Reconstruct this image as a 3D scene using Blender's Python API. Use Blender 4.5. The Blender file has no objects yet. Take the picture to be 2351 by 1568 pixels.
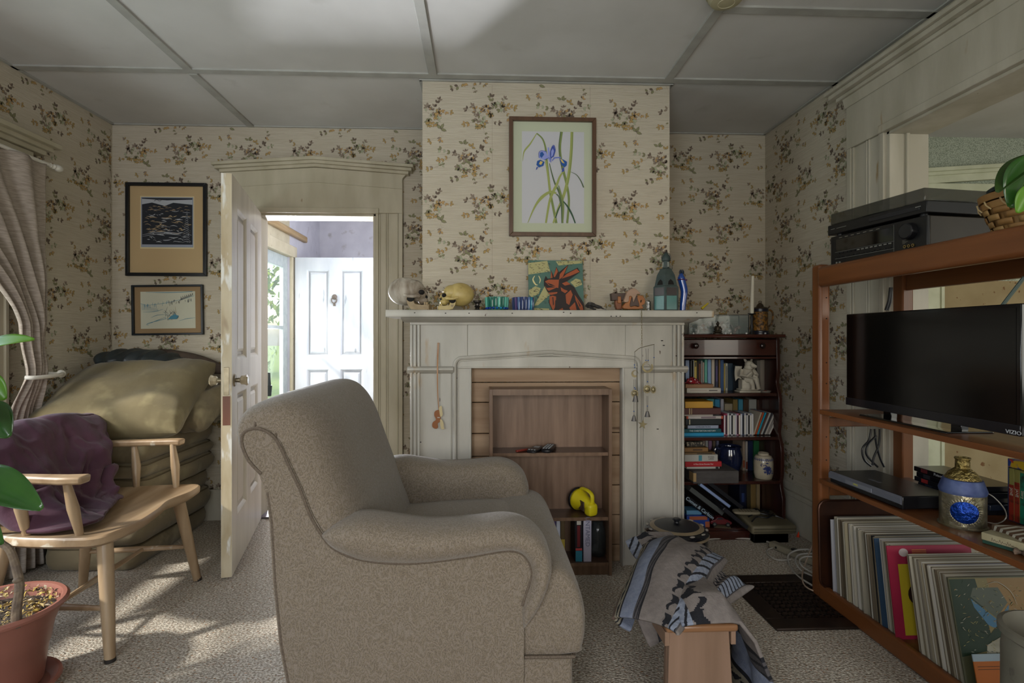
import bpy, math, random
from mathutils import Vector, Matrix, Euler
sc = bpy.context.scene
COL = sc.collection
R = math.radians
# ---------------------------------------------------------------- camera
FPX, CX, CY, CAMH, YAW = 1224.0, 1157.0, 774.0, 1.13, R(2.34)
cd = bpy.data.cameras.new('camera'); cam = bpy.data.objects.new('camera', cd); COL.objects.link(cam)
cd.sensor_width = 36; cd.lens = 36*FPX/2351
cd.shift_x = (1175.5-CX)/2351; cd.shift_y = -(784-CY)/2351
cam.location = (0, 0, CAMH); cam.rotation_euler = (R(90), 0, -YAW)
cd.clip_start = .02; cd.clip_end = 200
sc.camera = cam
# ---------------------------------------------------------------- world, light, exposure
w = bpy.data.worlds.new('world'); sc.world = w; w.use_nodes = True
nt = w.node_tree; bg = nt.nodes['Background']
sky = nt.nodes.new('ShaderNodeTexSky'); sky.sky_type = 'NISHITA'
sky.sun_disc = False; sky.sun_elevation = R(38); sky.sun_rotation = R(200); sky.air_density = 1.2; sky.dust_density = 2
nt.links.new(sky.outputs[0], bg.inputs[0]); bg.inputs[1].default_value = .35
sc.view_settings.view_transform = 'Standard'; sc.view_settings.look = 'None'
sc.view_settings.exposure = 0.08; sc.view_settings.gamma = 1; sc.view_settings.use_curve_mapping = False
sc.cycles.max_bounces = 7; sc.cycles.diffuse_bounces = 4; sc.cycles.glossy_bounces = 3
sc.cycles.transmission_bounces = 5; sc.cycles.transparent_max_bounces = 6
sc.cycles.caustics_reflective = False; sc.cycles.caustics_refractive = False
sc.cycles.sample_clamp_indirect = 4; sc.cycles.use_denoising = True
sc.cycles.use_adaptive_sampling = True; sc.cycles.adaptive_threshold = 0.02

def area(name, loc, target, sx, sy, power, col, spread=180):
    l = bpy.data.lights.new(name, 'AREA'); l.shape = 'RECTANGLE'; l.size = sx; l.size_y = sy
    l.energy = power; l.color = col; l.spread = R(spread)
    o = bpy.data.objects.new(name, l); COL.objects.link(o); o.location = loc
    d = Vector(target)-Vector(loc); o.rotation_euler = d.to_track_quat('-Z', 'Y').to_euler()
    return o
# daylight standing in the windows' planes: side window, two windows behind the camera, hall door, next room; three added fill lamps among them
area('daylight_side_window', (-2.40, 1.75, 1.25), (0, 1.75, 1.25), 1.45, 1.30, 21, (.78, .88, 1))
area('daylight_rear_window_left', (-1.15, -1.78, 1.25), (-.6, 2, 1.2), 1.1, 1.5, 42, (.84, .91, 1))
area('ceiling_fill_rear_left', (-1.15, -1.74, .85), (-.75, 1.25, 2.44), 1.0, .5, 3, (.95, .97, 1), 55)  # added fill lamp aimed up to brighten the ceiling
area('daylight_rear_window_right', (.75, -1.78, 1.25), (.4, 2, 1.6), 1.0, 1.5, 24, (1, .97, .92))
area('daylight_hall_door', (-2.32, 5.45, 1.2), (0, 5.2, 1.5), .8, 1.7, 18, (.86, .90, 1))
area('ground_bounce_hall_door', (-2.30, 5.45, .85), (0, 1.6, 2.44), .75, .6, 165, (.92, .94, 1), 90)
area('fill_next_room_east', (5.3, 1.2, 1.4), (0, 1.6, 1.2), 1.2, 1.2, 18, (1, .99, .94))  # added fill without a window behind it, brightens the open door leaf
area('fill_hall_side', (-.46, 5.0, 1.9), (-1.3, 6.9, 2.3), .5, .8, 34, (.90, .93, 1))  # added fill for the hall end wall; this side has no window
area('daylight_next_room', (3.6, -.85, 1.4), (3.2, 2.5, 1.4), 1.5, 1.3, 22, (1, 1, .93))
sun = bpy.data.lights.new('sun', 'SUN'); sun.energy = 5.0; sun.angle = R(4); sun.color = (1, .96, .88)
so = bpy.data.objects.new('sun', sun); COL.objects.link(so)
so.rotation_euler = Vector((.62, .35, -.55)).to_track_quat('-Z', 'Y').to_euler()

# ---------------------------------------------------------------- pixel -> room helpers (frame 2351 x 1568)
_s, _c = math.sin(YAW), math.cos(YAW)
def ray(px, py):
    k = (px-CX)/FPX
    return Vector((_s+k*_c, _c-k*_s, (CY-py)/FPX))
def P(px, py, Y): d = ray(px, py); return d*(Y/d.y)+Vector((0, 0, CAMH))
def PX(px, py, X): d = ray(px, py); return d*(X/d.x)+Vector((0, 0, CAMH))
def PZ(px, py, Z): d = ray(px, py); return d*((Z-CAMH)/d.z)+Vector((0, 0, CAMH))

# ---------------------------------------------------------------- materials
def lin(h):
    if isinstance(h, (tuple, list)): return (*h[:3], 1)
    h = h.lstrip('#'); o = []
    for i in (0, 2, 4):
        c = int(h[i:i+2], 16)/255; o.append(c/12.92 if c <= .04045 else ((c+.055)/1.055)**2.4)
    return (*o, 1)
MATS = {}
def pm(name, c1, c2=None, scale=20, st=(1, 1, 1), rough=.6, bump=0, bscale=None, metal=0, spots=None, spec=.5, alpha=1,
       trans=0, coat=0, detail=4, ramp=(.35, .65), sheen=0, ior=1.45, wave=None):
    """procedural surface: noise mixes c1-c2, optional second noise 'spots' = (hex, scale, lo, hi), bump"""
    if name in MATS: return MATS[name]
    m = bpy.data.materials.new(name); m.use_nodes = True; n = m.node_tree.nodes; L = m.node_tree.links
    b = n['Principled BSDF']; b.inputs['Roughness'].default_value = rough; b.inputs['Metallic'].default_value = metal
    b.inputs['Specular IOR Level'].default_value = spec; b.inputs['IOR'].default_value = ior
    b.inputs['Alpha'].default_value = alpha; b.inputs['Transmission Weight'].default_value = trans
    b.inputs['Coat Weight'].default_value = coat; b.inputs['Sheen Weight'].default_value = sheen
    b.inputs['Base Color'].default_value = lin(c1)
    tc = n.new('ShaderNodeTexCoord'); mp = n.new('ShaderNodeMapping'); L.new(tc.outputs['Object'], mp.inputs['Vector'])
    mp.inputs['Scale'].default_value = st
    def noise(s, d=detail, vec=mp):
        t = n.new('ShaderNodeTexNoise'); t.inputs['Scale'].default_value = s; t.inputs['Detail'].default_value = d
        L.new(vec.outputs['Vector'], t.inputs['Vector']); return t
    col = None
    def ramped(src, a, z, ca, cb):
        r = n.new('ShaderNodeValToRGB'); r.color_ramp.elements[0].position = a; r.color_ramp.elements[1].position = z
        r.color_ramp.elements[0].color = ca; r.color_ramp.elements[1].color = cb; L.new(src, r.inputs['Fac']); return r
    if c2:
        if wave:
            t = n.new('ShaderNodeTexWave'); t.inputs['Scale'].default_value = wave[0]; t.inputs['Distortion'].default_value = wave[1]
            t.inputs['Detail'].default_value = 3; t.inputs['Detail Scale'].default_value = wave[2]; t.bands_direction = wave[3]
            L.new(mp.outputs['Vector'], t.inputs['Vector'])
        else: t = noise(scale)
        r = ramped(t.outputs[0], ramp[0], ramp[1], lin(c1), lin(c2)); col = r.outputs['Color']
    if spots:
        for sp in (spots if isinstance(spots, list) else [spots]):
            t2 = noise(sp[1], 3); mk = ramped(t2.outputs[0], sp[2], sp[3], (0, 0, 0, 1), (1, 1, 1, 1))
            mx = n.new('ShaderNodeMix'); mx.data_type = 'RGBA'; L.new(mk.outputs['Color'], mx.inputs['Factor'])
            if col is not None: L.new(col, mx.inputs['A'])
            else: mx.inputs['A'].default_value = lin(c1)
            mx.inputs['B'].default_value = lin(sp[0]); col = mx.outputs['Result']
    if col is not None: L.new(col, b.inputs['Base Color'])
    if bump:
        t3 = noise(bscale or scale*2, 4); bp = n.new('ShaderNodeBump'); bp.inputs['Strength'].default_value = bump
        bp.inputs['Distance'].default_value = .01; L.new(t3.outputs[0], bp.inputs['Height']); L.new(bp.outputs['Normal'], b.inputs['Normal'])
    MATS[name] = m; return m
def flat(h, rough=.6, **k): return pm('paint_'+(h.lstrip('#') if isinstance(h, str) else str(h))+('_%d' % (rough*100))+''.join('%s%s' % i for i in k.items()), h, rough=rough, **k)
def wood(name, c1, c2, axis='Z', scale=14, rough=.45, bump=.05, spots=None, coat=0):
    st = {'X': (.08, 1, 1), 'Y': (1, .08, 1), 'Z': (1, 1, .08)}[axis]
    return pm(name, c1, c2, scale=scale*2.2, st=st, rough=rough, bump=bump, bscale=scale*5, spots=spots, coat=coat, detail=6, ramp=(.3, .7))

# ---------------------------------------------------------------- mesh builder
XF = {}   # world matrix of every thing
class G:
    def __init__(s): s.v = []; s.f = []; s.m = []; s.T = None
    def add(s, vs, fs, mi=0):
        o = len(s.v)
        s.v += [tuple(s.T @ Vector(p)) if s.T else tuple(p) for p in vs]
        for f in fs: s.f.append(tuple(o+i for i in f)); s.m.append(mi)
        return s
    def box(s, x0, x1, y0, y1, z0, z1, mi=0):
        v = [(x, y, z) for z in (z0, z1) for y in (y0, y1) for x in (x0, x1)]
        return s.add(v, [(0, 2, 3, 1), (4, 5, 7, 6), (0, 1, 5, 4), (2, 6, 7, 3), (0, 4, 6, 2), (1, 3, 7, 5)], mi)
    def obox(s, c, sz, rot=(0, 0, 0), mi=0):
        M = Matrix.Translation(c) @ Euler(rot).to_matrix().to_4x4(); a, b, d = (q/2 for q in sz)
        v = [M @ Vector((x, y, z)) for z in (-d, d) for y in (-b, b) for x in (-a, a)]
        return s.add(v, [(0, 2, 3, 1), (4, 5, 7, 6), (0, 1, 5, 4), (2, 6, 7, 3), (0, 4, 6, 2), (1, 3, 7, 5)], mi)
    def tube(s, pts, r, n=8, mi=0, cap=True, flat=1.0, closed=False):
        pts = [Vector(p) for p in pts]; N = len(pts); rr = r if isinstance(r, (list, tuple)) else [r]*N
        rings = []; up = None
        for i, p in enumerate(pts):
            t = (pts[(i+1) % N]-pts[i-1]) if closed else (pts[min(i+1, N-1)]-pts[max(i-1, 0)])
            t.normalize()
            if up is None: up = Vector((0, 0, 1)) if abs(t.z) < .9 else Vector((1, 0, 0))
            a = t.cross(up)
            if a.length < 1e-5: a = t.orthogonal()
            a.normalize(); b = a.cross(t).normalized(); up = b
            rings.append([p+a*math.cos(q*2*math.pi/n)*rr[i]+b*math.sin(q*2*math.pi/n)*rr[i]*flat for q in range(n)])
        v = [q for g in rings for q in g]; f = []
        for i in range(N if closed else N-1):
            for q in range(n):
                A, B = i*n, ((i+1) % N)*n
                f.append((A+q, A+(q+1) % n, B+(q+1) % n, B+q))
        if cap and not closed: f += [tuple(range(n-1, -1, -1)), tuple((N-1)*n+q for q in range(n))]
        return s.add(v, f, mi)
    def cyl(s, p0, p1, r0, r1=None, n=16, mi=0): return s.tube([p0, p1], [r0, r0 if r1 is None else r1], n, mi)
    def lathe(s, prof, c=(0, 0, 0), n=24, mi=0, sx=1, sy=1, a0=0, a1=None):
        full = a1 is None; a1 = 2*math.pi if full else a1; nn = n if full else n+1
        v = [(c[0]+r*math.cos(a0+(a1-a0)*q/n)*sx, c[1]+r*math.sin(a0+(a1-a0)*q/n)*sy, c[2]+z) for r, z in prof for q in range(nn)]
        f = []
        for i in range(len(prof)-1):
            for q in range(n):
                q2 = (q+1) % nn if full else q+1
                f.append((i*nn+q, i*nn+q2, (i+1)*nn+q2, (i+1)*nn+q))
        if full:
            if prof[0][0] > 1e-6: f.append(tuple(range(n-1, -1, -1)))
            if prof[-1][0] > 1e-6: f.append(tuple((len(prof)-1)*n+q for q in range(n)))
        return s.add(v, f, mi)
    def prism(s, poly, ax, a, b, mi=0):
        def mk(p, w): return {'X': (w, p[0], p[1]), 'Y': (p[0], w, p[1]), 'Z': (p[0], p[1], w)}[ax]
        n = len(poly); v = [mk(p, a) for p in poly]+[mk(p, b) for p in poly]
        f = [tuple(range(n-1, -1, -1)), tuple(range(n, 2*n))]+[(i, (i+1) % n, n+(i+1) % n, n+i) for i in range(n)]
        return s.add(v, f, mi)
    def grid(s, fn, nu, nv, cu=False, cv=False, mi=0):
        v = [fn(i/(nu if cu else nu-1), j/(nv if cv else nv-1)) for i in range(nu) for j in range(nv)]; f = []
        for i in range(nu if cu else nu-1):
            for j in range(nv if cv else nv-1):
                i2, j2 = (i+1) % nu, (j+1) % nv
                f.append((i*nv+j, i2*nv+j, i2*nv+j2, i*nv+j2))
        return s.add(v, f, mi)
    def ball(s, c, rx, ry=None, rz=None, n=16, m=10, mi=0, rot=None):
        ry = rx if ry is None else ry; rz = rx if rz is None else rz
        Mx = Euler(rot).to_matrix() if rot else None; c = Vector(c)
        v = []; f = []
        for i in range(1, m):
            th = math.pi*i/m
            for q in range(n):
                a = 2*math.pi*q/n; p = Vector((rx*math.sin(th)*math.cos(a), ry*math.sin(th)*math.sin(a), rz*math.cos(th)))
                v.append(c+(Mx @ p if Mx else p))
        for pz in (rz, -rz):
            p = Vector((0, 0, pz)); v.append(c+(Mx @ p if Mx else p))
        T, B = len(v)-2, len(v)-1
        for i in range(m-2):
            for q in range(n): f.append((i*n+q, (i+1)*n+q, (i+1)*n+(q+1) % n, i*n+(q+1) % n))
        for q in range(n): f.append((T, q, (q+1) % n)); f.append((B, (m-2)*n+(q+1) % n, (m-2)*n+q))
        return s.add(v, f, mi)
    def poly(s, pts, mi=0): return s.add(pts, [tuple(range(len(pts)))], mi)
    def build(s, name, mats, parent=None, bevel=0, sub=0, smooth=35, local=False, solid=0, fixn=False, seg=2):
        me = bpy.data.meshes.new(name); v = s.v
        if parent is not None and not local:
            Mi = XF[parent.name].inverted(); v = [tuple(Mi @ Vector(p)) for p in v]
        me.from_pydata(v, [], s.f)
        mats = mats if isinstance(mats, (list, tuple)) else [mats]
        for m in mats: me.materials.append(m)
        if len(mats) > 1: me.polygons.foreach_set('material_index', s.m)
        if fixn:
            import bmesh
            bm = bmesh.new(); bm.from_mesh(me); bmesh.ops.recalc_face_normals(bm, faces=bm.faces); bm.to_mesh(me); bm.free()
        if smooth:
            me.polygons.foreach_set('use_smooth', [True]*len(me.polygons)); me.set_sharp_from_angle(angle=R(smooth if not sub else 180))
        o = bpy.data.objects.new(name, me); COL.objects.link(o)
        if parent is not None: o.parent = parent; XF[o.name] = XF[parent.name]
        else: XF[o.name] = Matrix.Identity(4)
        if solid:
            d = o.modifiers.new('thickness', 'SOLIDIFY'); d.thickness = solid; d.offset = 0
        if bevel:
            d = o.modifiers.new('bevel', 'BEVEL'); d.width = bevel; d.segments = seg; d.limit_method = 'ANGLE'; d.angle_limit = R(40)
        if sub:
            d = o.modifiers.new('subdivision', 'SUBSURF'); d.levels = sub; d.render_levels = sub
        return o
def thing(name, label, cat, loc=(0, 0, 0), rot=(0, 0, 0), group=None):
    o = bpy.data.objects.new(name, None); COL.objects.link(o); o.empty_display_size = .05
    o.location = loc; o.rotation_euler = rot; o['label'] = label; o['category'] = cat
    if group: o['group'] = group
    XF[o.name] = Matrix.Translation(loc) @ Euler(rot).to_matrix().to_4x4(); return o
def tag(o, label, cat, group=None, kind=None):
    o['label'] = label; o['category'] = cat
    if group: o['group'] = group
    if kind: o['kind'] = kind
    return o
def recentre(o):
    """give a one-mesh thing its origin at its base"""
    me = o.data; xs = [v.co for v in me.vertices]
    c = Vector((sum(p.x for p in xs)/len(xs), sum(p.y for p in xs)/len(xs), min(p.z for p in xs)))
    me.transform(Matrix.Translation(-c)); o.location = o.location+c; return o
def struct(o): o['kind'] = 'structure'; return o
def text(body, size, mat, parent, M, name='lettering', ext=.0006, align='CENTER', sx=1, bold=0):
    """flat lettering turned into a mesh; M = world matrix (text lies in local XY)"""
    cu = bpy.data.curves.new('t', 'FONT'); cu.body = body; cu.size = size; cu.extrude = ext; cu.align_x = align; cu.align_y = 'CENTER'
    cu.offset = bold; cu.resolution_u = 2
    t = bpy.data.objects.new('t', cu); COL.objects.link(t); dg = bpy.context.evaluated_depsgraph_get(); dg.update()
    me = bpy.data.meshes.new_from_object(t.evaluated_get(dg)); bpy.data.objects.remove(t); bpy.data.curves.remove(cu)
    me.transform(Matrix.Diagonal((sx, 1, 1, 1))); me.materials.clear(); me.materials.append(mat)
    Mi = XF[parent.name].inverted() @ M if parent is not None else M
    me.transform(Mi); o = bpy.data.objects.new(name, me); COL.objects.link(o)
    if parent is not None: o.parent = parent; XF[o.name] = XF[parent.name]
    return o
def frame3(o, xdir, ydir):
    x = Vector(xdir).normalized(); y = Vector(ydir).normalized(); z = x.cross(y).normalized(); y = z.cross(x)
    return Matrix(((x.x, y.x, z.x, o[0]), (x.y, y.y, z.y, o[1]), (x.z, y.z, z.z, o[2]), (0, 0, 0, 1)))
def lerp(a, b, t): return a+(b-a)*t
def cr(pts, n=6, closed=False):
    """Catmull-Rom through points"""
    pts = [Vector(p) for p in pts]; out = []; N = len(pts)
    rng = range(N if closed else N-1)
    for i in rng:
        if closed: p0, p1, p2, p3 = pts[i-1], pts[i], pts[(i+1) % N], pts[(i+2) % N]
        else: p0, p1, p2, p3 = pts[max(i-1, 0)], pts[i], pts[i+1], pts[min(i+2, N-1)]
        for k in range(n):
            t = k/n
            out.append(.5*((2*p1)+(p2-p0)*t+(2*p0-5*p1+4*p2-p3)*t*t+(3*p1-p0-3*p2+p3)*t**3))
    if not closed: out.append(pts[-1])
    return out
# ================================================================ materials of the room
H = 2.44
XL, XR, YB, YF = -2.27, 1.825, 3.37, -1.65
BX0, BX1, BY = -.304, .972, 2.73
M_ceil = pm('ceiling_board', '#c6c5c2', '#bcbbb7', scale=3, rough=.85, bump=.04, bscale=40, spots=('#a3a199', 5, .66, .9))
M_batten = pm('ceiling_batten', '#a9a9a3', '#9b9a94', scale=10, rough=.7)
M_wallp = pm('wallpaper', '#c1b8a6', '#b7ad9a', scale=7, st=(1, 1, 22), rough=.8, bump=.55, bscale=16, detail=6, spots=('#aca08b', 14, .62, .74))
LEAFC = ['#64564a', '#83825f', '#ab9058', '#8f8070', '#9fa488', '#b3915f']
M_leaf = [pm('print_%d' % i, c, rough=.8) for i, c in enumerate(LEAFC)]
M_trim = pm('old_white_paint', '#bdb7a8', '#aba594', scale=9, st=(1, 1, .25), rough=.45, bump=.12, bscale=30, spots=[('#a18c6c', 16, .70, .76), ('#6f5a44', 45, .74, .77)])
M_trimc = pm('cream_paint', '#b5ad98', '#a39b84', scale=8, st=(1, 1, .3), rough=.45, bump=.08, bscale=30, spots=('#8d7a5c', 30, .74, .78))
M_mantel = pm('mantel_paint', '#b9b5ab', '#a5a197', scale=7, st=(1, 1, .3), rough=.42, bump=.15, bscale=28, spots=[('#a48f72', 13, .66, .74), ('#4b3a2c', 42, .74, .755)])
M_dark = flat('#15120f', .9)
M_carpet = pm('carpet', '#c6beb0', '#8a7e6e', scale=110, st=(1, 1.5, 1), rough=.95, bump=1.0, bscale=95, detail=2, ramp=(.42, .60), spots=[('#9a6f4a', 90, .62, .67), ('#e0dacd', 75, .61, .67)])

# ---- wallpaper print: one half-drop repeat of leaf sprays
rl = random.Random(7)
TU, TV = .504, .466
def leafset():
    L = []
    def z2t(x, y): return ((x-80)/1727, -y/1727)
    def floret(u, v, a, n, ln, c, spread=46):
        """n leaves fanned round direction a from one point, with a twig below"""
        L.append((u-math.cos(a)*ln*.7, v-math.sin(a)*ln*.7, a, ln*.9, 0, 0))
        for i in range(n):
            aa = a+R(spread)*(i-(n-1)/2)+rl.uniform(-.2, .2); l_ = ln*rl.uniform(.8, 1.15)
            L.append((u+math.cos(aa)*l_*.62, v+math.sin(aa)*l_*.62, aa, l_, l_*rl.uniform(.48, .64), rl.choice(c)))
    def bunch(x, y, rx, ry, k):
        u, v = z2t(x, y)
        for i in range(k):
            a = i*2.4+rl.uniform(-.4, .4); r = math.sqrt((i+.3)/k); du, dv = math.cos(a)*r*rx/1727, math.sin(a)*r*ry/1727
            c = ([3, 0, 3, 5] if dv > .012 else ([1, 4, 1, 3] if du < .012 else [2, 5, 2, 3]) if dv > -.03 else [2, 2, 1, 5])
            floret(u+du, v+dv, math.atan2(dv, du)+rl.uniform(-.7, .7), rl.choice([3, 4, 4, 5]), rl.uniform(.0145, .0195), c)
    def sp(x, y, x1, y1, n, c, ln=.0165):
        """a twig from x,y to x1,y1 with florets along it"""
        u0, v0 = z2t(x, y); u1, v1 = z2t(x1, y1); a = math.atan2(v1-v0, u1-u0); L.append((u0, v0, a, math.hypot(u1-u0, v1-v0), 0, 0))
        for i in range(n):
            t = (i+1)/n; floret(lerp_(u0, u1, t), lerp_(v0, v1, t), a+rl.uniform(-.8, .8)*(t < 1), 3 if t == 1 else 2, ln*rl.uniform(.85, 1.1), c, 60)
    def lerp_(a, b, t): return a+(b-a)*t
    bunch(100, 255, 100, 105, 19); sp(150, 190, 190, 130, 2, [0, 3]); sp(170, 215, 290, 240, 3, [5, 2]); sp(60, 300, -60, 330, 3, [2, 1]); sp(70, 180, -10, 120, 2, [3, 2]); sp(120, 320, 180, 300, 1, [4])
    for a in (60, 130, -20): u, v = z2t(205, 385); L.append((u+math.cos(R(a))*.016, v+math.sin(R(a))*.016, R(a), .030, .014, 1))
    L.append((*z2t(200, 440), R(75), .04, 0, 0)); sp(215, 440, 205, 480, 2, [3, 5]); sp(150, 470, 115, 490, 1, [2, 2], .019)
    bunch(565, 270, 80, 100, 17); sp(520, 210, 490, 180, 1, [3]); sp(600, 230, 650, 250, 2, [4, 1]); sp(500, 320, 420, 340, 2, [2, 5], .019); sp(640, 310, 715, 320, 2, [0, 3], .0135); sp(580, 380, 610, 450, 2, [1, 3], .0135); sp(500, 230, 440, 210, 1, [3, 0])
    sp(690, 200, 650, 100, 3, [1, 0], .018); bunch(720, 180, 50, 35, 6); sp(750, 170, 850, 190, 3, [2, 5], .019); sp(770, 200, 810, 280, 2, [2, 5]); sp(740, 150, 770, 110, 2, [4, 3])
    bunch(445, 700, 90, 105, 19); sp(440, 620, 430, 580, 1, [3, 0]); sp(400, 640, 330, 600, 3, [3, 0]); sp(330, 600, 210, 570, 3, [4, 1]); sp(300, 630, 200, 660, 3, [2, 5]); sp(490, 640, 590, 500, 3, [5, 0]); sp(500, 620, 560, 560, 1, [0])
    sp(560, 590, 640, 570, 2, [1, 4]); sp(580, 600, 605, 640, 1, [2, 5], .020); sp(530, 740, 590, 790, 2, [2, 3]); sp(410, 790, 310, 830, 2, [1, 0]); sp(480, 780, 510, 850, 2, [1, 3], .0135); sp(160, 720, 215, 700, 2, [4, 1]); sp(180, 720, 100, 740, 2, [2, 3])
    for a in (150, 60, 20): u, v = z2t(405, 515); L.append((u+math.cos(R(a))*.014, v+math.sin(R(a))*.014, R(a), .024, .012, 1))
    for a in (60, -20, 130): u, v = z2t(475, 540); L.append((u+math.cos(R(a))*.012, v+math.sin(R(a))*.012, R(a), .020, .011, 2))
    return L
LEAVES = leafset()
def wallpaper(g, o, ud, W, z0=0, z1=H, holes=(), phase=0, nrm=None):
    """flat wall of width W from point o along ud, with rectangular holes (u0,u1,z0,z1) and its leaf print standing .3 mm proud"""
    ud = Vector(ud); o = Vector(o); nr = Vector(nrm)
    us = sorted({0, W, *[a for h in holes for a in h[:2]]}); zs = sorted({z0, z1, *[a for h in holes for a in h[2:]]})
    flip = ud.cross(Vector((0, 0, 1))).dot(nr) < 0
    def pt(u, z, e=0): q = o+ud*u+nr*e; return (q.x, q.y, z)
    def quad(a, mi):
        g.poly(a[::-1] if flip else a, mi)
    for a, b in zip(us, us[1:]):
        for c, d in zip(zs, zs[1:]):
            if any(h[0] <= (a+b)/2 <= h[1] and h[2] <= (c+d)/2 <= h[3] for h in holes): continue
            quad([pt(a, c), pt(b, c), pt(b, d), pt(a, d)], 0)
    c0 = int(math.floor((0-phase)/TU))-1; c1 = int((W-phase)/TU)+1
    for ci in range(c0, c1+1):
        for ri in range(-1, int(H/TV)+3):
            bu = phase+ci*TU; bv = 2.415-ri*TV+(TV/2 if ci % 2 else 0)
            for (u, v, a, ln, wd, c) in LEAVES:
                u += bu; v += bv
                if u < .012 or u > W-.012 or v < z0+.01 or v > z1-.01: continue
                if any(h[0]-.012 < u < h[1]+.012 and h[2]-.012 < v < h[3]+.012 for h in holes): continue
                ca, sa = math.cos(a), math.sin(a)
                def loc(x, y, e): return pt(u+x*ca-y*sa, v+x*sa+y*ca, e)
                if wd == 0:
                    quad([loc(-.004, -.00045, .0003), loc(ln, -.0003, .0003), loc(ln, .0003, .0003), loc(-.004, .00045, .0003)], 4); continue
                h = wd/2
                quad([loc(-ln*.55, 0, .0003), loc(-ln*.2, -h*1.12, .0003), loc(ln*.2, -h, .0003), loc(ln*.58, 0, .0003), loc(ln*.2, h, .0003), loc(-ln*.2, h*1.12, .0003)], 1 if c != 4 else 4)
                quad([loc(-ln*.46, .0003, .0006), loc(-ln*.18, -h*.84, .0006), loc(ln*.18, -h*.72, .0006), loc(ln*.47, .0003, .0006), loc(ln*.18, h*.84, .0006), loc(-ln*.18, h*.92, .0006)], c+1)
                if c in (1, 2, 3): quad([loc(-ln*.5, -.0004, .0008), loc(ln*.36, -.0003, .0008), loc(ln*.36, .0003, .0008), loc(-ln*.5, .0004, .0008)], 1)
WM = [M_wallp]+M_leaf
DX0, DX1, DZ = -1.40, -.66, 1.90      # doorway in the back wall
g = G(); wallpaper(g, (XL, YB, 0), (1, 0, 0), BX0-XL, holes=[(DX0-XL, DX1-XL, 0, DZ)], phase=.13, nrm=(0, -1, 0))
g.box(XL-.1, DX0, YB+.004, YB+.12, 0, H, 0).box(DX1, BX0+.01, YB+.004, YB+.12, 0, H, 0).box(DX0, DX1, YB+.004, YB+.12, DZ, H, 0)
struct(g.build('wall_back', WM, smooth=0))
g = G(); wallpaper(g, (BX1, YB, 0), (1, 0, 0), XR-BX1, phase=.30, nrm=(0, -1, 0)); g.box(BX1-.01, XR+.12, YB+.004, YB+.12, 0, H, 0)
struct(g.build('wall_back_alcove', WM, smooth=0))
g = G(); wallpaper(g, (BX0, BY, 0), (1, 0, 0), BX1-BX0, phase=0.02, nrm=(0, -1, 0))
wallpaper(g, (BX0, YB, 0), (0, -1, 0), YB-BY, phase=.2, nrm=(-1, 0, 0)); wallpaper(g, (BX1, BY, 0), (0, 1, 0), YB-BY, phase=.1, nrm=(1, 0, 0))
for sx_ in (BX0+.355, BX0+.86): g.box(sx_-.0006, sx_+.0006, BY-.0005, BY-.0001, 1.26, H-.02, 4)
struct(g.build('wall_chimney_breast', WM, smooth=0))
WY0, WY1, WZ0, WZ1 = 1.05, 2.48, .62, 1.90   # side window
g = G(); wallpaper(g, (XL, YF, 0), (0, 1, 0), YB-YF, holes=[(WY0-YF, WY1-YF, WZ0, WZ1)], phase=.22, nrm=(1, 0, 0))
g.box(XL-.12, XL-.004, YF, WY0, 0, H, 0).box(XL-.12, XL-.004, WY1, YB+.12, 0, H, 0).box(XL-.12, XL-.004, WY0, WY1, 0, WZ0, 0).box(XL-.12, XL-.004, WY0, WY1, WZ1, H, 0)
rk = random.Random(8); zc = 2.40
while zc > .7:
    z2 = zc-rk.uniform(.02, .06); a_, b_ = rk.uniform(.006, .022), rk.uniform(.006, .022)
    if rk.random() < .8: g.add([(XL+.0008, YB-a_, zc), (XL+.0008, YB-a_-.003, zc), (XL+.0008, YB-b_-.0022, z2), (XL+.0008, YB-b_, z2)], [(0, 1, 2, 3)], 1)
    zc = z2
struct(g.build('wall_left', WM, smooth=0))
OY0, OY1, OZ = .30, 2.31, 2.05              # wide cased opening in the right wall
g = G(); wallpaper(g, (XR, YF, 0), (0, 1, 0), YB-YF, holes=[(OY0-YF, OY1-YF, 0, OZ)], phase=.05, nrm=(-1, 0, 0))
g.box(XR+.004, XR+.14, YF, OY0, 0, H, 0).box(XR+.004, XR+.14, OY1, YB+.12, 0, H, 0).box(XR+.004, XR+.14, OY0, OY1, OZ, H, 0)
struct(g.build('wall_right', WM, smooth=0))
# wall behind the camera with two windows standing open to the daylight
g = G(); wh = [(-1.7, -.6), (.25, 1.25)]
xs = [XL, -1.7, -.6, .25, 1.25, XR]
for a, b in zip(xs, xs[1:]):
    if (a, b) in wh: g.box(a, b, YF-.12, YF, 0, .6); g.box(a, b, YF-.12, YF, 2.1, H)
    else: g.box(a, b, YF-.12, YF, 0, H)
struct(g.build('wall_rear', M_wallp, smooth=0))
for i, (a, b) in enumerate(wh):
    g = G(); g.box(a-.1, a, YF, YF+.03, .5, 2.2).box(b, b+.1, YF, YF+.03, .5, 2.2).box(a-.1, b+.1, YF, YF+.03, 2.1, 2.26).box(a-.12, b+.12, YF, YF+.06, .56, .6)
    g.box(a, b, YF-.07, YF-.04, 1.33, 1.38).box((a+b)/2-.015, (a+b)/2+.015, YF-.07, YF-.04, .6, 2.1)
    struct(g.build('window_%d' % (i+2), M_trimc, bevel=.004))
# floor and ceiling
g = G(); g.box(XL-.12, XR+.12, YF-.12, YB, -.1, 0); struct(g.build('floor', M_carpet, smooth=0))
g = G(); g.box(XL-.12, XR+.14, YF-.12, YB+.12, H, H+.1); struct(g.build('ceiling', M_ceil, smooth=0))
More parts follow.
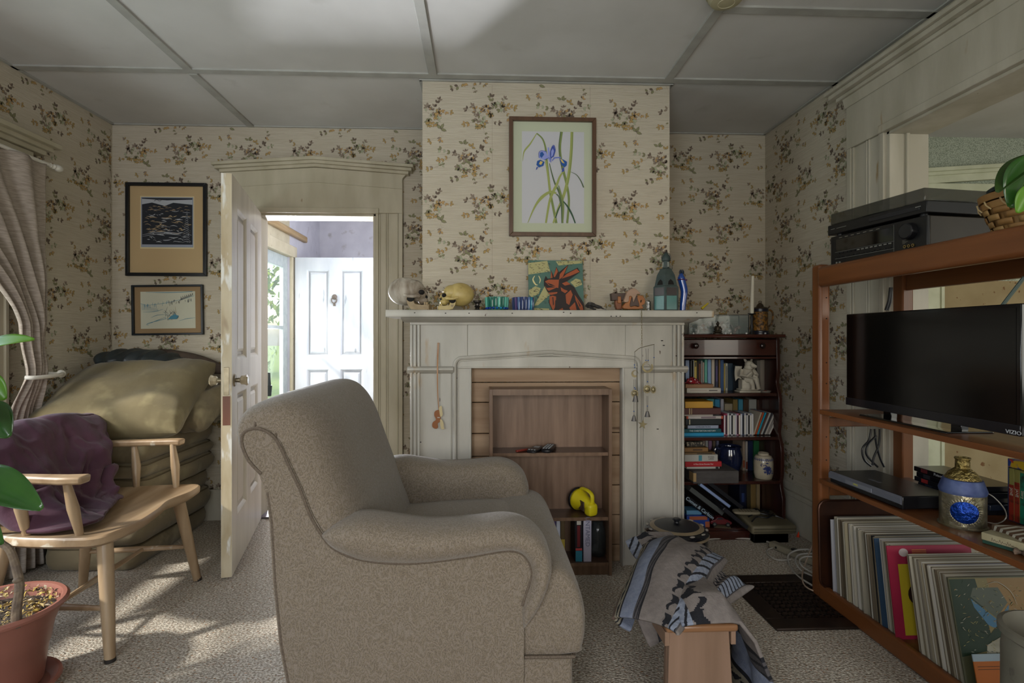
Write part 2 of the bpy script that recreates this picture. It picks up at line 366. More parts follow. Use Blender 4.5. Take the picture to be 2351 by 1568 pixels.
# battens of the ceiling boards
bz = H-.008
def batten_x(y, x0, x1, w=.045): g.box(x0, x1, y-w/2, y+w/2, bz, H+.002)
def batten_y(x, y0, y1, w=.042): g.box(x-w/2, x+w/2, y0, y1, bz-.0015, H+.002)
g = G(); batten_x(2.675, XL, XR); batten_x(2.085, .95, XR)
batten_x(-.1, XL, XR)
bl = P(440, 175, 2.69).x; bm_ = P(995, 183, 2.69).x; br = P(1530, 187, 2.69).x
for x in (bl, bm_, br): batten_y(x, YF, 2.66)
batten_y(bl, 2.70, YB); 
g.box(XL, XL+.018, YF, YB, bz, H).box(XR-.018, XR, YF, YB, bz, H).box(XL, BX0, YB-.015, YB, bz, H).box(BX1, XR, YB-.015, YB, bz, H)
g.box(BX0-.016, BX0, BY-.014, YB, bz, H).box(BX1, BX1+.016, BY-.014, YB, bz, H).box(BX0-.016, BX1+.016, BY-.016, BY, bz, H)
struct(g.build('trim_ceiling_battens', M_batten, bevel=.002))
# baseboards
g = G(); g.box(XL, DX0-.17, YB-.02, YB, 0, .19).box(DX1+.17, BX0, YB-.02, YB, 0, .19); struct(g.build('baseboard_back', M_trim, bevel=.004))
g = G(); g.box(BX1, XR-.02, YB-.02, YB, 0, .20); struct(g.build('baseboard_alcove', M_trim, bevel=.004))
g = G(); g.box(XL, XL+.02, YF, YB-.02, 0, .19); struct(g.build('baseboard_left', M_trim, bevel=.004))
g = G(); g.box(XR-.02, XR, 2.50, YB, 0, .20); g.box(XR-.026, XR, 2.50, YB, .20, .225); g.box(XR-.008, XR, 2.56, YB, .225, .275)
struct(g.build('baseboard_right', M_trim, bevel=.004))

# ---- pointed door casing of the back wall
def fluted(g, x0, x1, y0, y1, z0, z1, ax='X'):
    """casing board with raised edge strips and two grooves; ax = direction of its width, second axis = thickness (towards y0)"""
    w = x1-x0; th = y1-y0
    def b(a, c, t0):
        if ax == 'X': g.box(x0+a*w, x0+c*w, y1-th*t0, y1, z0, z1)
        else: g.box(y1-th*t0, y1, x0+a*w, x0+c*w, z0, z1)
    b(0, 1, .62); b(0, .10, 1); b(.14, .17, .8); b(.36, .39, .85); b(.43, .46, .85); b(.80, .83, .8); b(.86, 1, 1)
g = G(); fluted(g, DX1, DX1+.165, YB-.032, YB-.001, 0, DZ+.005); fluted(g, DX0-.165, DX0, YB-.032, YB-.001, 0, DZ+.005)
xm = (DX0+DX1)/2; x0, x1 = DX0-.175, DX1+.175
g.prism([(x0+.02, DZ), (x1-.01, DZ), (x1-.01, 2.115), (x1+.012, 2.14), (xm, 2.178), (x0-.012, 2.14), (x0+.02, 2.10)], 'Y', YB-.034, YB-.001)
for (e, zo, y0) in ((.03, 0, .05), (.05, .016, .07), (.062, .034, .085)):
    g.prism([(x0-e, 2.138+zo), (xm, 2.180+zo), (x1+e, 2.138+zo), (x1+e, 2.156+zo), (xm, 2.199+zo), (x0-e, 2.156+zo)], 'Y', YB-y0, YB-.001)
g.box(DX0-.02, DX1+.02, YB-.045, YB-.001, DZ-.005, DZ+.028)
g.prism([(x0+.03, 2.048), (xm, 2.085), (x1-.01, 2.048), (x1-.01, 2.052), (xm, 2.089), (x0+.03, 2.052)], 'Y', YB-.037, YB-.03)
# jamb lining and stops
g.box(DX0-.001, DX0+.018, YB-.02, YB+.13, 0, DZ).box(DX1-.018, DX1+.001, YB-.02, YB+.13, 0, DZ).box(DX0, DX1, YB-.02, YB+.13, DZ-.018, DZ+.001)
struct(g.build('trim_1', M_trimc, bevel=.0025))
g = G(); g.box(DX0, DX1, YB, YB+.14, 0, .012); struct(g.build('trim_threshold', pm('worn_metal', '#8f8790', rough=.4, metal=.7), bevel=.003))

# ---- side window
g = G(); c0, c1 = WY0, WY1
fluted(g, c1, c1+.15, XL+.001-.0, XL+.031, .55, WZ1, 'Y') if False else None
for a, b in ((c1, c1+.14), (c0-.14, c0)):
    g.box(XL, XL+.022, a, b, .50, WZ1); g.box(XL, XL+.032, a, a+.014, .50, WZ1); g.box(XL, XL+.032, b-.02, b, .50, WZ1); g.box(XL, XL+.028, (a+b)/2-.004, (a+b)/2+.004, .5, WZ1)
g.box(XL, XL+.03, c0-.16, c1+.28, WZ1, 2.055)
for e, z, x in ((.0, 2.055, .045), (.02, 2.078, .065), (.045, 2.10, .09)): g.box(XL, XL+x, c0-.2-e, c1+.34+e, z, z+.026)
g.box(XL-.05, XL+.06, c0-.16, c1+.16, .565, .60)
g.box(XL-.1, XL, c0, c0+.02, .6, WZ1).box(XL-.1, XL, c1-.02, c1, .6, WZ1).box(XL-.1, XL, c0, c1, WZ1-.02, WZ1)
o = struct(g.build('window_1', M_trimc, bevel=.003))
g = G()
for (za, zb, xx) in ((.62, 1.27, -.04), (1.24, 1.88, -.07)):
    x = XL+xx; g.box(x-.03, x, c0+.02, c0+.07, za, zb).box(x-.03, x, c1-.07, c1-.02, za, zb).box(x-.03, x, c0+.07, c1-.07, za, za+.045).box(x-.03, x, c0+.07, c1-.07, zb-.045, zb)
g.build('sash', M_trimc, o, bevel=.003)

# ---- wide opening in the right wall
g = G(); X = XR
def casing_x(g, y0, y1, z0, z1):     # fluted casing lying on the right wall, facing -X
    w = y1-y0; g.box(X-.022, X, y0, y1, z0, z1)
    for a, b, t in ((0, .09, .036), (.12, .16, .03), (.40, .43, .028), (.47, .50, .028), (.83, .87, .03), (.88, 1, .036)): g.box(X-t, X, y0+a*w, y0+b*w, z0, z1)
casing_x(g, OY1, OY1+.24, 0, OZ)
casing_x(g, OY0-.24, OY0, 0, OZ)
ya, yb = OY0-.26, OY1+.245
g.box(X-.034, X, ya, yb, OZ, 2.255)                                   # frieze board
g.prism([(X-.034, 2.255), (X, 2.255), (X, 2.315), (X-.05, 2.315)], 'Y', ya-.005, yb+.012)
for e, z, x, h in ((.04, 2.30, .06, .018), (.06, 2.318, .085, .022), (.075, 2.34, .10, .018)): g.box(X-x, X, ya-e, yb+e, z, z+h)
g.box(X-.045, X, OY0-.02, OY1+.02, OZ-.006, OZ+.03)
# jamb lining
g.box(X-.02, X+.16, OY1-.018, OY1+.002, 0, OZ).box(X-.02, X+.16, OY0-.002, OY0+.018, 0, OZ).box(X-.02, X+.16, OY0, OY1, OZ-.018, OZ+.002)
g.box(X+.05, X+.065, OY1-.03, OY1-.018, 0, OZ)
struct(g.build('trim_2', M_trim, bevel=.0025))

# ---- room beyond the opening
M_speck = pm('speckled_wallpaper', '#a9b0a0', '#7f8878', scale=160, rough=.85, ramp=(.45, .6), detail=1)
M_plain2 = pm('aged_yellow_paper', '#9a8a68', '#8d7c5a', scale=6, rough=.8, spots=('#6f4f2e', 22, .66, .70))
g = G(); NX0, NX1 = XR+.14, 5.4
g.box(NX0-.02, NX1, YB, YB+.12, 1.5, H, 0).box(NX0-.02, NX1, YB, YB+.12, 0, 1.5, 1)
struct(g.build('wall_next_room_back', [M_speck, M_plain2], smooth=0))
g = G(); g.box(NX1, NX1+.1, -1.2, YB, 0, H).box(NX0-.02, 2.7, -1.3, -1.2, 0, H).box(4.5, NX1, -1.3, -1.2, 0, H).box(2.7, 4.5, -1.3, -1.2, 0, .7).box(2.7, 4.5, -1.3, -1.2, 2.1, H)
struct(g.build('wall_next_room', M_speck, smooth=0))
g = G(); g.box(NX0-.14, NX1, -1.3, YB+.1, -.1, -.001); struct(g.build('floor_next_room', M_carpet, smooth=0))
g = G(); g.box(NX0-.14, NX1, -1.3, YB+.1, H, H+.1); g.box(NX0, NX1, 2.6, 2.65, H-.01, H+.001); struct(g.build('ceiling_next_room', M_ceil, smooth=0))
ex0 = P(2100, 400, YB-.05).x; exm = P(2335, 400, YB-.05).x; ex1 = 2*exm-ex0
g = G(); z0 = 1.80
g.box(ex0+.05, ex1-.05, YB-.03, YB-.001, z0, 2.13)
g.prism([(ex0+.05, 2.12), (exm, 2.17), (ex1-.05, 2.12), (ex1-.05, 2.17), (exm, 2.22), (ex0+.05, 2.17)], 'Y', YB-.035, YB-.001)
for e, zo, y0 in ((.02, 0, .05), (0, .02, .07)): g.prism([(ex0+e, 2.165+zo), (exm, 2.215+zo), (ex1-e, 2.165+zo), (ex1-e, 2.19+zo), (exm, 2.24+zo), (ex0+e, 2.19+zo)], 'Y', YB-y0, YB-.001)
g.box(ex0+.06, ex0+.22, YB-.03, YB-.001, 0, z0).box(ex1-.22, ex1-.06, YB-.03, YB-.001, 0, z0)
g.box(ex0+.075, ex0+.09, YB-.038, YB-.001, 0, z0).box(ex0+.19, ex0+.2, YB-.038, YB-.001, 0, z0)
struct(g.build('trim_3', pm('white_paint_green_lit', '#c3c6ad', '#b4b79c', scale=8, rough=.5, spots=('#6f6a50', 40, .74, .78)), bevel=.003))  # white trim; green cast of the room light mixed into its colour

# ---- hall behind the door
M_plaster = pm('hall_plaster', '#c9c8cf', '#bdbcc4', scale=5, rough=.85, bump=.05, bscale=30, spots=('#a8a4a4', 9, .66, .8))
M_hallcream = pm('hall_cream', '#c8bfa4', '#b8ae92', scale=6, rough=.6, spots=('#8a7a5c', 24, .70, .76))
HX0, HX1, HY1, HH = -2.09, -.40, 6.95, 2.62
g = G(); g.box(HX0, HX1, HY1, HY1+.1, 0, HH); struct(g.build('wall_hall_end', M_plaster, smooth=0))
g = G(); g.box(HX1, HX1+.1, YB+.12, HY1, 0, HH); struct(g.build('wall_hall_right', M_plaster, smooth=0))
EY0, EY1, EZ = 5.05, 5.88, 2.0
g = G(); g.box(HX0-.1, HX0, YB+.12, EY0, 0, HH).box(HX0-.1, HX0, EY1, HY1, 0, HH, 0).box(HX0-.1, HX0, EY0, EY1, EZ, HH); g.m = [1 if i < 6 or i >= 12 else 0 for i in range(len(g.f))]
struct(g.build('wall_hall_left', [M_plaster, M_hallcream], smooth=0))
g = G(); g.box(HX0-.1, HX1+.1, YB+.12, HY1+.1, -.1, -.002); struct(g.build('floor_hall', wood('hall_boards', '#8a6f52', '#6f563e', 'Y'), smooth=0))
g = G(); g.box(HX0-.1, HX1+.1, YB+.12, HY1+.1, HH, HH+.1); struct(g.build('ceiling_hall', M_plaster, smooth=0))
g = G(); g.box(HX0, HX0+.03, EY0-.12, EY0, 0, EZ+.1).box(HX0, HX0+.03, EY1, EY1+.10, 0, EZ+.1).box(HX0, HX0+.04, EY0-.9, EY1+.12, EZ, EZ+.12)
struct(g.build('trim_hall_door', M_hallcream, bevel=.004))
g = G(); g.box(HX0+.002, HX0+.05, YB+.6, EY1+.45, 2.23, 2.30)
struct(g.build('trim_hall_rail', wood('bare_rail', '#b39a72', '#94794f', 'Y'), bevel=.012))
# ================================================================ generic shape tools
def loft(g, A, B, y0, y1, ends=((0, 0), (.005, .35), (.035, .72), (.08, .93), (.14, 1)), mid=3, n=5, mi=0, swap=None, closed=True):
    """closed XZ profile: B in the middle, A at both ends, lofted from y0 to y1 (swap maps (x,y,z) elsewhere)"""
    A = cr([(p[0], 0, p[1]) for p in A], n, True); B = cr([(p[0], 0, p[1]) for p in B], n, True); N = len(A)
    st = [(y0+d, t) for d, t in ends]; a, b = st[-1][0], y1-ends[-1][0]
    st += [(lerp(a, b, k/(mid+1)), 1) for k in range(1, mid+1)]; st += [(y1-d, t) for d, t in reversed(ends)]
    v = []
    for y, t in st:
        for p, q in zip(A, B):
            r = p.lerp(q, t); r.y = y; v.append(tuple(swap(r)) if swap else tuple(r))
    f = [(i*N+q, i*N+(q+1) % N, (i+1)*N+(q+1) % N, (i+1)*N+q) for i in range(len(st)-1) for q in range(N)]
    f += [tuple(range(N-1, -1, -1)), tuple((len(st)-1)*N+q for q in range(N))]
    return g.add(v, f, mi)
def rbox(g, c, sz, r=.02, rot=(0, 0, 0), n=6, mi=0, puff=0):
    """rounded block (superellipsoid-like cushion)"""
    M = Matrix.Translation(c) @ Euler(rot).to_matrix().to_4x4(); a, b, d = (q/2 for q in sz); e = 4 if not puff else puff
    K = 2*n
    def fn(face, i, j):
        s, t = -1+2*i/K, -1+2*j/K
        s, t = math.sin(s*math.pi/2), math.sin(t*math.pi/2)
        p = {0: (1, s, t), 1: (-1, -s, t), 2: (-s, 1, t), 3: (s, -1, t), 4: (s, t, 1)[0:3], 5: (s, -t, -1)}[face]
        L = (abs(p[0])**e+abs(p[1])**e+abs(p[2])**e)**(1/e)
        return M @ Vector((p[0]/L*a, p[1]/L*b, p[2]/L*d))
    for face in range(6):
        v = [fn(face, i, j) for i in range(K+1) for j in range(K+1)]
        g.add(v, [(i*(K+1)+j, (i+1)*(K+1)+j, (i+1)*(K+1)+j+1, i*(K+1)+j+1) for i in range(K) for j in range(K)], mi)
    return g
class Plane:
    """a flat picture: local coords in units of width/height laid on a rectangle (origin lower left)"""
    def __init__(s, g, o, ud, vd, nr, W, Hh): s.g, s.o, s.u, s.v, s.n, s.W, s.H = g, Vector(o), Vector(ud).normalized(), Vector(vd).normalized(), Vector(nr).normalized(), W, Hh; s.e = 0
    def pt(s, x, y, e=None): return s.o+s.u*(x*s.W)+s.v*(y*s.H)+s.n*(s.e if e is None else e)
    def poly(s, pts, mi, de=.00012):
        s.e += de; p = [s.pt(*q) for q in pts]
        nn = sum(((p[i]-p[0]).cross(p[i+1]-p[0]) for i in range(1, len(p)-1)), Vector())
        s.g.poly(p if nn.dot(s.n) > 0 else p[::-1], mi)
    def rib(s, pts, w, mi, n=5, de=.00012):
        """brush stroke: w = width or (start, mid, end) in units of W"""
        s.e += de; c = cr([(p[0]*s.W, p[1]*s.H, 0) for p in pts], n); N = len(c); L = []; Rr = []
        ws = w if isinstance(w, (tuple, list)) else (w, w, w)
        for i, p in enumerate(c):
            t = (c[min(i+1, N-1)]-c[max(i-1, 0)]).normalized(); nn = Vector((-t.y, t.x, 0)); q = i/(N-1)
            hw = (lerp(ws[0], ws[1], q*2) if q < .5 else lerp(ws[1], ws[2], q*2-1))*s.W/2
            L.append(p+nn*hw); Rr.append(p-nn*hw)
        def w3(p): return s.o+s.u*p.x+s.v*p.y+s.n*s.e
        v = [w3(p) for p in L]+[w3(p) for p in Rr]; f = []
        flip = s.u.cross(s.v).dot(s.n) < 0
        for i in range(N-1):
            q = (N+i, N+i+1, i+1, i); f.append(q[::-1] if flip else q)
        s.g.add(v, f, mi)

# ================================================================ fireplace mantel
MY = 2.61
def mx(px, Y=MY): return P(px, 800, Y).x
m = thing('fireplace_mantel', 'chipped white painted wooden fireplace mantel against the papered chimney breast', 'fireplace mantel', (.33, 2.66, 0))
a0, a1, o0, o1, oz = mx(942), mx(1572), mx(1083, 2.63), mx(1426, 2.63), P(1250, 845, 2.63).z
g = G(); g.box(a0, o0-.02, MY+.012, BY-.001, 0, 1.22).box(o1+.02, a1, MY+.012, BY-.001, 0, 1.22).box(o0-.02, o1+.02, MY+.012, BY-.001, oz+.01, 1.22)
g.box(a0, a1, MY-.002, MY+.012, 1.19, 1.221)
g.build('surround', M_mantel, m, bevel=.003)
capz = P(1000, 848, MY).z
for (b0, b1, e0, e1, nm) in ((mx(942), mx(966), mx(966), mx(1036), 0), (mx(1545), mx(1572), mx(1478), mx(1545), 1)):
    g = G(); lo, hi = min(b0, e0), max(b1, e1)
    g.box(lo, hi, MY+.004, MY+.012, 0, capz+.010)
    w_ = b1-b0
    for k in (0, .36, .72): g.box(b0+w_*k, b0+w_*(k+.2), MY-.006, MY+.006, 0, 1.19)
    g.prism([(MY+.006, capz-.022), (MY-.008, capz-.014), (MY-.022, capz-.002), (MY-.022, capz+.006), (MY-.010, capz+.014), (MY+.006, capz+.014)], 'X', lo-.012, hi+.012)
    g.build('pilaster', M_mantel, m, bevel=.002)
# arched moulding round the opening
def arch_path(dx, dz):
    L, Rg = mx(1044)-dx, mx(1468)+dx; zt = P(1070, 822, MY).z+dz; zp = P(1255, 808, MY).z+dz; r = .035+dx
    p = [(L, 0), (L, zt-r)]+[(L+r-r*math.cos(R(a)), zt-r+r*math.sin(R(a))) for a in (20, 45, 70)]+[(L+r, zt)]
    p += [(lerp(L+r, .33, k), zt+(zp-zt)*k**1.15) for k in (.25, .5, .75, .95)]+[(.33+.02, zp)]
    q = [(lerp(Rg-r, .33, k), zt+(zp-zt)*k**1.15) for k in (.95, .75, .5, .25)]+[(Rg-r, zt)]+[(Rg-r+r*math.cos(R(a)), zt-r+r*math.sin(R(a))) for a in (70, 45, 20)]+[(Rg, zt-r), (Rg, 0)]
    return p+q
g = G()
for dx, dz, rr, yy in ((0, 0, .010, .004), (-.017, -.014, .006, .006), (-.028, -.026, .004, .008)):
    g.tube([(x, MY+yy, z) for x, z in arch_path(dx, dz)], rr, 8)
g.build('arch_moulding', M_mantel, m)
g = G()   # flat casing round the opening with thin worn bead
zt = P(1255, 845, MY).z
for s_, (e0, e1) in ((-1, (mx(1053), o0)), (1, (o1, mx(1462)))):
    g.box(e0, e1, MY+.002, MY+.05, 0, zt)
    g.box(o0-.010 if s_ < 0 else o1+.002, o0-.002 if s_ < 0 else o1+.010, MY-.008, MY+.06, 0, zt)
g.box(mx(1053), mx(1462), MY+.002, MY+.05, zt, zt+.055); g.box(mx(1053)-.004, mx(1462)+.004, MY-.004, MY+.05, zt, zt+.008)
g.build('opening_frame', M_mantel, m, bevel=.002)
g = G(); z = oz+.01; rp = random.Random(3)
for h in (.085, .10, .155, .115, .15, .15, .15, .15):
    g.box(o0-.02, o1+.02, 2.665, 2.69, max(z-h+.004, 0), z); z -= h
    if z < 0: break
M_pine = wood('raw_pine_boards', '#a98f74', '#86694e', 'X', scale=9, rough=.6, spots=('#5c4128', 13, .70, .76))
g.build('board_infill', M_pine, m, bevel=.002)
g = G(); s0, s1 = P(885, 720, 2.48).x, P(1640, 720, 2.48).x
g.prism([(2.482, 1.223), (2.48, 1.228), (2.48, 1.250), (2.484, 1.257), (2.735, 1.257), (2.735, 1.223)], 'X', s0, s1)
g.build('shelf', M_mantel, m, bevel=.003)
g = G(); g.prism([(2.50, 1.2225), (2.52, 1.212), (MY+.01, 1.200), (MY+.01, 1.2225)], 'X', a0-.03, a1+.03); g.build('bed_moulding', M_mantel, m)
# nail heads and chips
for px, py in ((952, 718), (1023, 719), (1077, 719), (1176, 719), (1294, 717), (1310, 719), (1403, 726), (1415, 726), (1424, 726), (1600, 718)):
    p = P(px, py, 2.4795); g = G(); g.box(p.x-.003, p.x+.003, 2.4785, 2.4805, p.z-.0018, p.z+.0018); g.build('nail_hole', M_dark, m, smooth=0)
for px, py in ((1520, 782), (1524, 793), (1553, 817), (1050, 868), (965, 1015), (1510, 985)):
    p = P(px, py, MY+.004); g = G(); g.box(p.x-.005, p.x+.005, MY+.0025, MY+.0045, p.z-.002, p.z+.002); g.build('nail_hole', M_dark, m, smooth=0)
# walls of the alcoves touching the mantel
SHZ = 1.2572   # top of the mantel shelf

# ================================================================ low brown bookcase standing in the fireplace
M_lam = wood('brown_laminate', '#7a604c', '#5f4837', 'Z', scale=20, rough=.35, bump=.02)
M_lamh = wood('brown_laminate_shelf', '#5c4538', '#4a372c', 'X', scale=14, rough=.28, bump=.02)
bc = thing('laminate_bookcase', 'low brown wood-grain bookcase standing in the boarded fireplace opening', 'bookcase', (.325, 2.6, 0))
b0, b1, t_ = .034, .615, .016
g = G(); g.box(b0, b0+t_, 2.50, 2.655, 0, .885); g.build('side_panel', M_lam, bc, bevel=.0015)
g = G(); g.box(b1-t_, b1, 2.50, 2.655, 0, .885); g.build('side_panel', M_lam, bc, bevel=.0015)
g = G(); g.box(b0+t_, b1-t_, 2.645, 2.652, .05, .87); g.build('back_panel', wood('laminate_back', '#846a58', '#644c3b', 'Z', scale=16, rough=.4, bump=.02), bc, smooth=0)
def shelf_lam(z, th, y0, y1, nm='shelf'):
    g = G(); g.box(b0+t_, b1-t_, y0, y1, z-th, z, 0).box(b0+t_, b1-t_, y0-.001, y0, z-th, z, 1); g.build(nm, [M_lamh, M_lam], bc, smooth=0)
shelf_lam(.885, .028, 2.50, 2.645, 'top'); shelf_lam(.582, .016, 2.515, 2.645); shelf_lam(.274, .016, 2.515, 2.645); shelf_lam(.062, .016, 2.505, 2.645)
g = G(); g.box(b0+t_, b1-t_, 2.515, 2.53, 0, .046); g.build('kick_board', M_lam, bc, smooth=0)
# things in it
M_blk = pm('black_plastic', '#15161a', rough=.35); M_btn = pm('silver_button', '#9aa0a4', rough=.4, metal=.3)
def remote(x, y, z, rz, L, W, Hh, label, rows, tip):
    t = thing('remote_control', label, 'remote control', (x, y, z), (0, 0, rz), 'remotes on the middle shelf')
    g = G(); rbox(g, (0, 0, Hh/2), (W, L, Hh), n=4); g.build('body', M_blk, t, local=True)
    g = G()
    for i in range(rows):
        for j in (-1, 0, 1):
            if tip or i < 1: g.obox((j*W*.24, -L*.36+i*L*.72/rows, Hh), (W*.15, L*.06 if not tip else L*.09, .003))
    if not tip: g.obox((0, L*.22, Hh), (W*.5, L*.22, .002))
    g.build('buttons', M_btn, t, local=True, bevel=.0008)
remote(.255, 2.555, .582, R(-25), .13, .055, .016, 'flat black remote beside the red folding knife on the middle shelf', 3, False)
remote(.322, 2.56, .582, R(-20), .15, .052, .024, 'chunky black remote with rows of silver buttons on the middle shelf', 5, True)
t = thing('folding_knife', 'red handled folding knife lying at the left of the two remotes', 'knife', (.19, 2.55, .582), (0, 0, R(35)))
g = G(); g.obox((0, 0, .006), (.07, .014, .010)); g.build('handle', flat('#7a2f26', .4), t, local=True, bevel=.003)
g = G(); g.prism([(.03, .002), (.085, .004), (.09, .006), (.03, .009)], 'Y', -.001, .001); g.build('blade', pm('steel', '#8f9093', rough=.3, metal=1), t, local=True, smooth=0)
# yellow lantern torch
M_yel = pm('yellow_plastic', '#d8c81e', '#cfbf1c', rough=.35)
t = thing('hand_lamp', 'bright yellow hand lamp with black lens rim on the lower bookcase shelf', 'torch', (.50, 2.58, .274), (0, 0, R(28)))
g = G(); g.tube([(0, y, .055+dz) for y, dz in ((.05, 0), (.04, 0), (.0, -.005), (-.05, -.012))], [.052, .054, .036, .026], 20); g.build('reflector_housing', M_yel, t, local=True)
g = G(); g.tube([(0, .048, .055), (0, .062, .055)], [.057, .057], 24); g.build('lens_rim', M_blk, t, local=True, bevel=.002)
g = G(); rbox(g, (0, -.045, .030), (.055, .05, .060), n=5); g.build('battery_case', M_yel, t, local=True)
g = G(); g.tube(cr([(0, .035, .10), (0, .02, .115), (0, -.03, .112), (0, -.055, .095), (0, -.055, .05)], 5), .0105, 10, flat=.7); g.build('handle', M_yel, t, local=True)
g = G(); g.obox((-.030, -.005, .045), (.006, .07, .045), (0, 0, R(-12))); g.build('label_plate', pm('dark_label', '#3a3030', '#5a4636', scale=60, rough=.3), t, local=True, bevel=.002)
# books and jar on the bottom shelf
def book(x0, x1, y0, y1, z0, z1, col, label, name='book', group=None, spine_face='Y', marks=(), cat='book', pages=True, rot=None, txt=None):
    """upright or lying book; cover wraps three sides, page block inset; spine towards -Y ('Y') or -X ('X')"""
    cx, cy = (x0+x1)/2, (y0+y1)/2
    t = thing(name, label, cat, (cx, cy, z0), rot or (0, 0, 0), group)
    X0, X1, Y0, Y1, Z1 = x0-cx, x1-cx, y0-cy, y1-cy, z1-z0
    lying = (z1-z0) < min(x1-x0, y1-y0)
    g = G(); c = .0022
    if lying:
        g.box(X0, X1, Y0, Y1, 0, c).box(X0, X1, Y0, Y1, Z1-c, Z1); g.box(X0, X1, Y0, Y0+c, c, Z1-c)
        pg = (X0+c, X1-c, Y0+c, Y1-2*c, c, Z1-c)
    else:
        g.box(X0, X0+c, Y0, Y1, 0, Z1).box(X1-c, X1, Y0, Y1, 0, Z1).box(X0+c, X1-c, Y0, Y0+c, 0, Z1)
        pg = (X0+c, X1-c, Y0+c, Y1-c, c, Z1-2*c)
    g.build('cover', flat(col, .45), t, local=True, bevel=.0008, seg=1)
    g = G(); g.box(*pg); g.build('pages', flat('#b5a88c', .9), t, local=True, smooth=0)
    if marks:
        g = G(); cols = []
        for (u0, u1, v0, v1, h) in marks:
            if h not in cols: cols.append(h)
            g.box(lerp(X0, X1, u0), lerp(X0, X1, u1), Y0-.0006, Y0+.0001, Z1*v0, Z1*v1, cols.index(h))
        g.build('spine_print', [flat(h, .5) for h in cols], t, local=True, smooth=0)
    if txt:
        body, size, tc, vert = txt[:4]
        Mx = XF[t.name] @ frame3((0 if len(txt) < 5 else txt[4]*(X1-X0), Y0-.0009, Z1*(.5 if len(txt) < 6 else txt[5])), (0, 0, -1) if vert else (1, 0, 0), (1, 0, 0) if vert else (0, 0, 1))
        text(body, size, flat(tc, .5), t, Mx, ext=.0003)
    return t
bx = .30
for w_, h_, c_, lb, mk in ((.022, .205, '#1f4d52', 'teal spined paperback at the left of the low row by the armchair', ()), (.012, .20, '#8f8a92', 'thin grey paperback second in the low row', ()), (.014, .20, '#4b3f6b', 'thin violet booklet in the low row of the brown bookcase', ()),
    (.018, .205, '#b9bdc9', 'pale grey-blue paperback in the low row of the brown bookcase', ()), (.020, .205, '#5a4a30', 'brown paperback with yellow patch in the low row', ((0, 1, .2, .5, '#b09a3a'), (0, 1, 0, .15, '#2c6f7a')))):
    book(bx, bx+w_, 2.53, 2.64, .0625, .0625+h_, c_, lb, marks=mk, group='books on the bottom shelf of the brown bookcase'); bx += w_+.002
x = P(1320, 1250, 2.52).x
bx = x; book(bx, bx+.036, 2.52, 2.64, .0625, .0625+.203, '#1c1a20', 'thick black paperback with red vertical title beside the white one', marks=((.25, .8, .86, .95, '#c9c4ba'), (.1, .95, .26, .31, '#c24a4a'), (.1, .95, 0, .25, '#2f7f96'), (.3, .7, .34, .84, '#6d1f24')), group='books on the bottom shelf of the brown bookcase')
book(bx+.040, bx+.078, 2.515, 2.64, .0625, .0625+.205, '#b7b4c6', 'thick pale lilac paperback with grey title left of the glass jar', txt=('UNTAMED', .03, '#6d6f88', True, 0, .7), group='books on the bottom shelf of the brown bookcase')
M_glass = pm('clear_glass', '#aab4b8', rough=.04, trans=.9, alpha=.55)
jx = P(1375, 1200, 2.59).x
t = thing('glass_jar', 'round clear glass jar right of the lilac paperback', 'jar', (jx-.006, 2.592, .0625))
g = G(); g.lathe([(.0, .002), (.03, .002), (.043, .02), (.046, .06), (.044, .10), (.034, .14), (.026, .155), (.028, .17), (.026, .17), (.024, .155), (.032, .138), (.042, .10), (.044, .06), (.041, .022), (0, .006)], n=28); g.build('bowl', M_glass, t, local=True)
g = G(); g.obox((-.012, -.010, .045), (.03, .002, .035), (R(20), 0, R(20))); g.build('paper_slip', flat('#9c9a9a'), t, local=True, smooth=0)
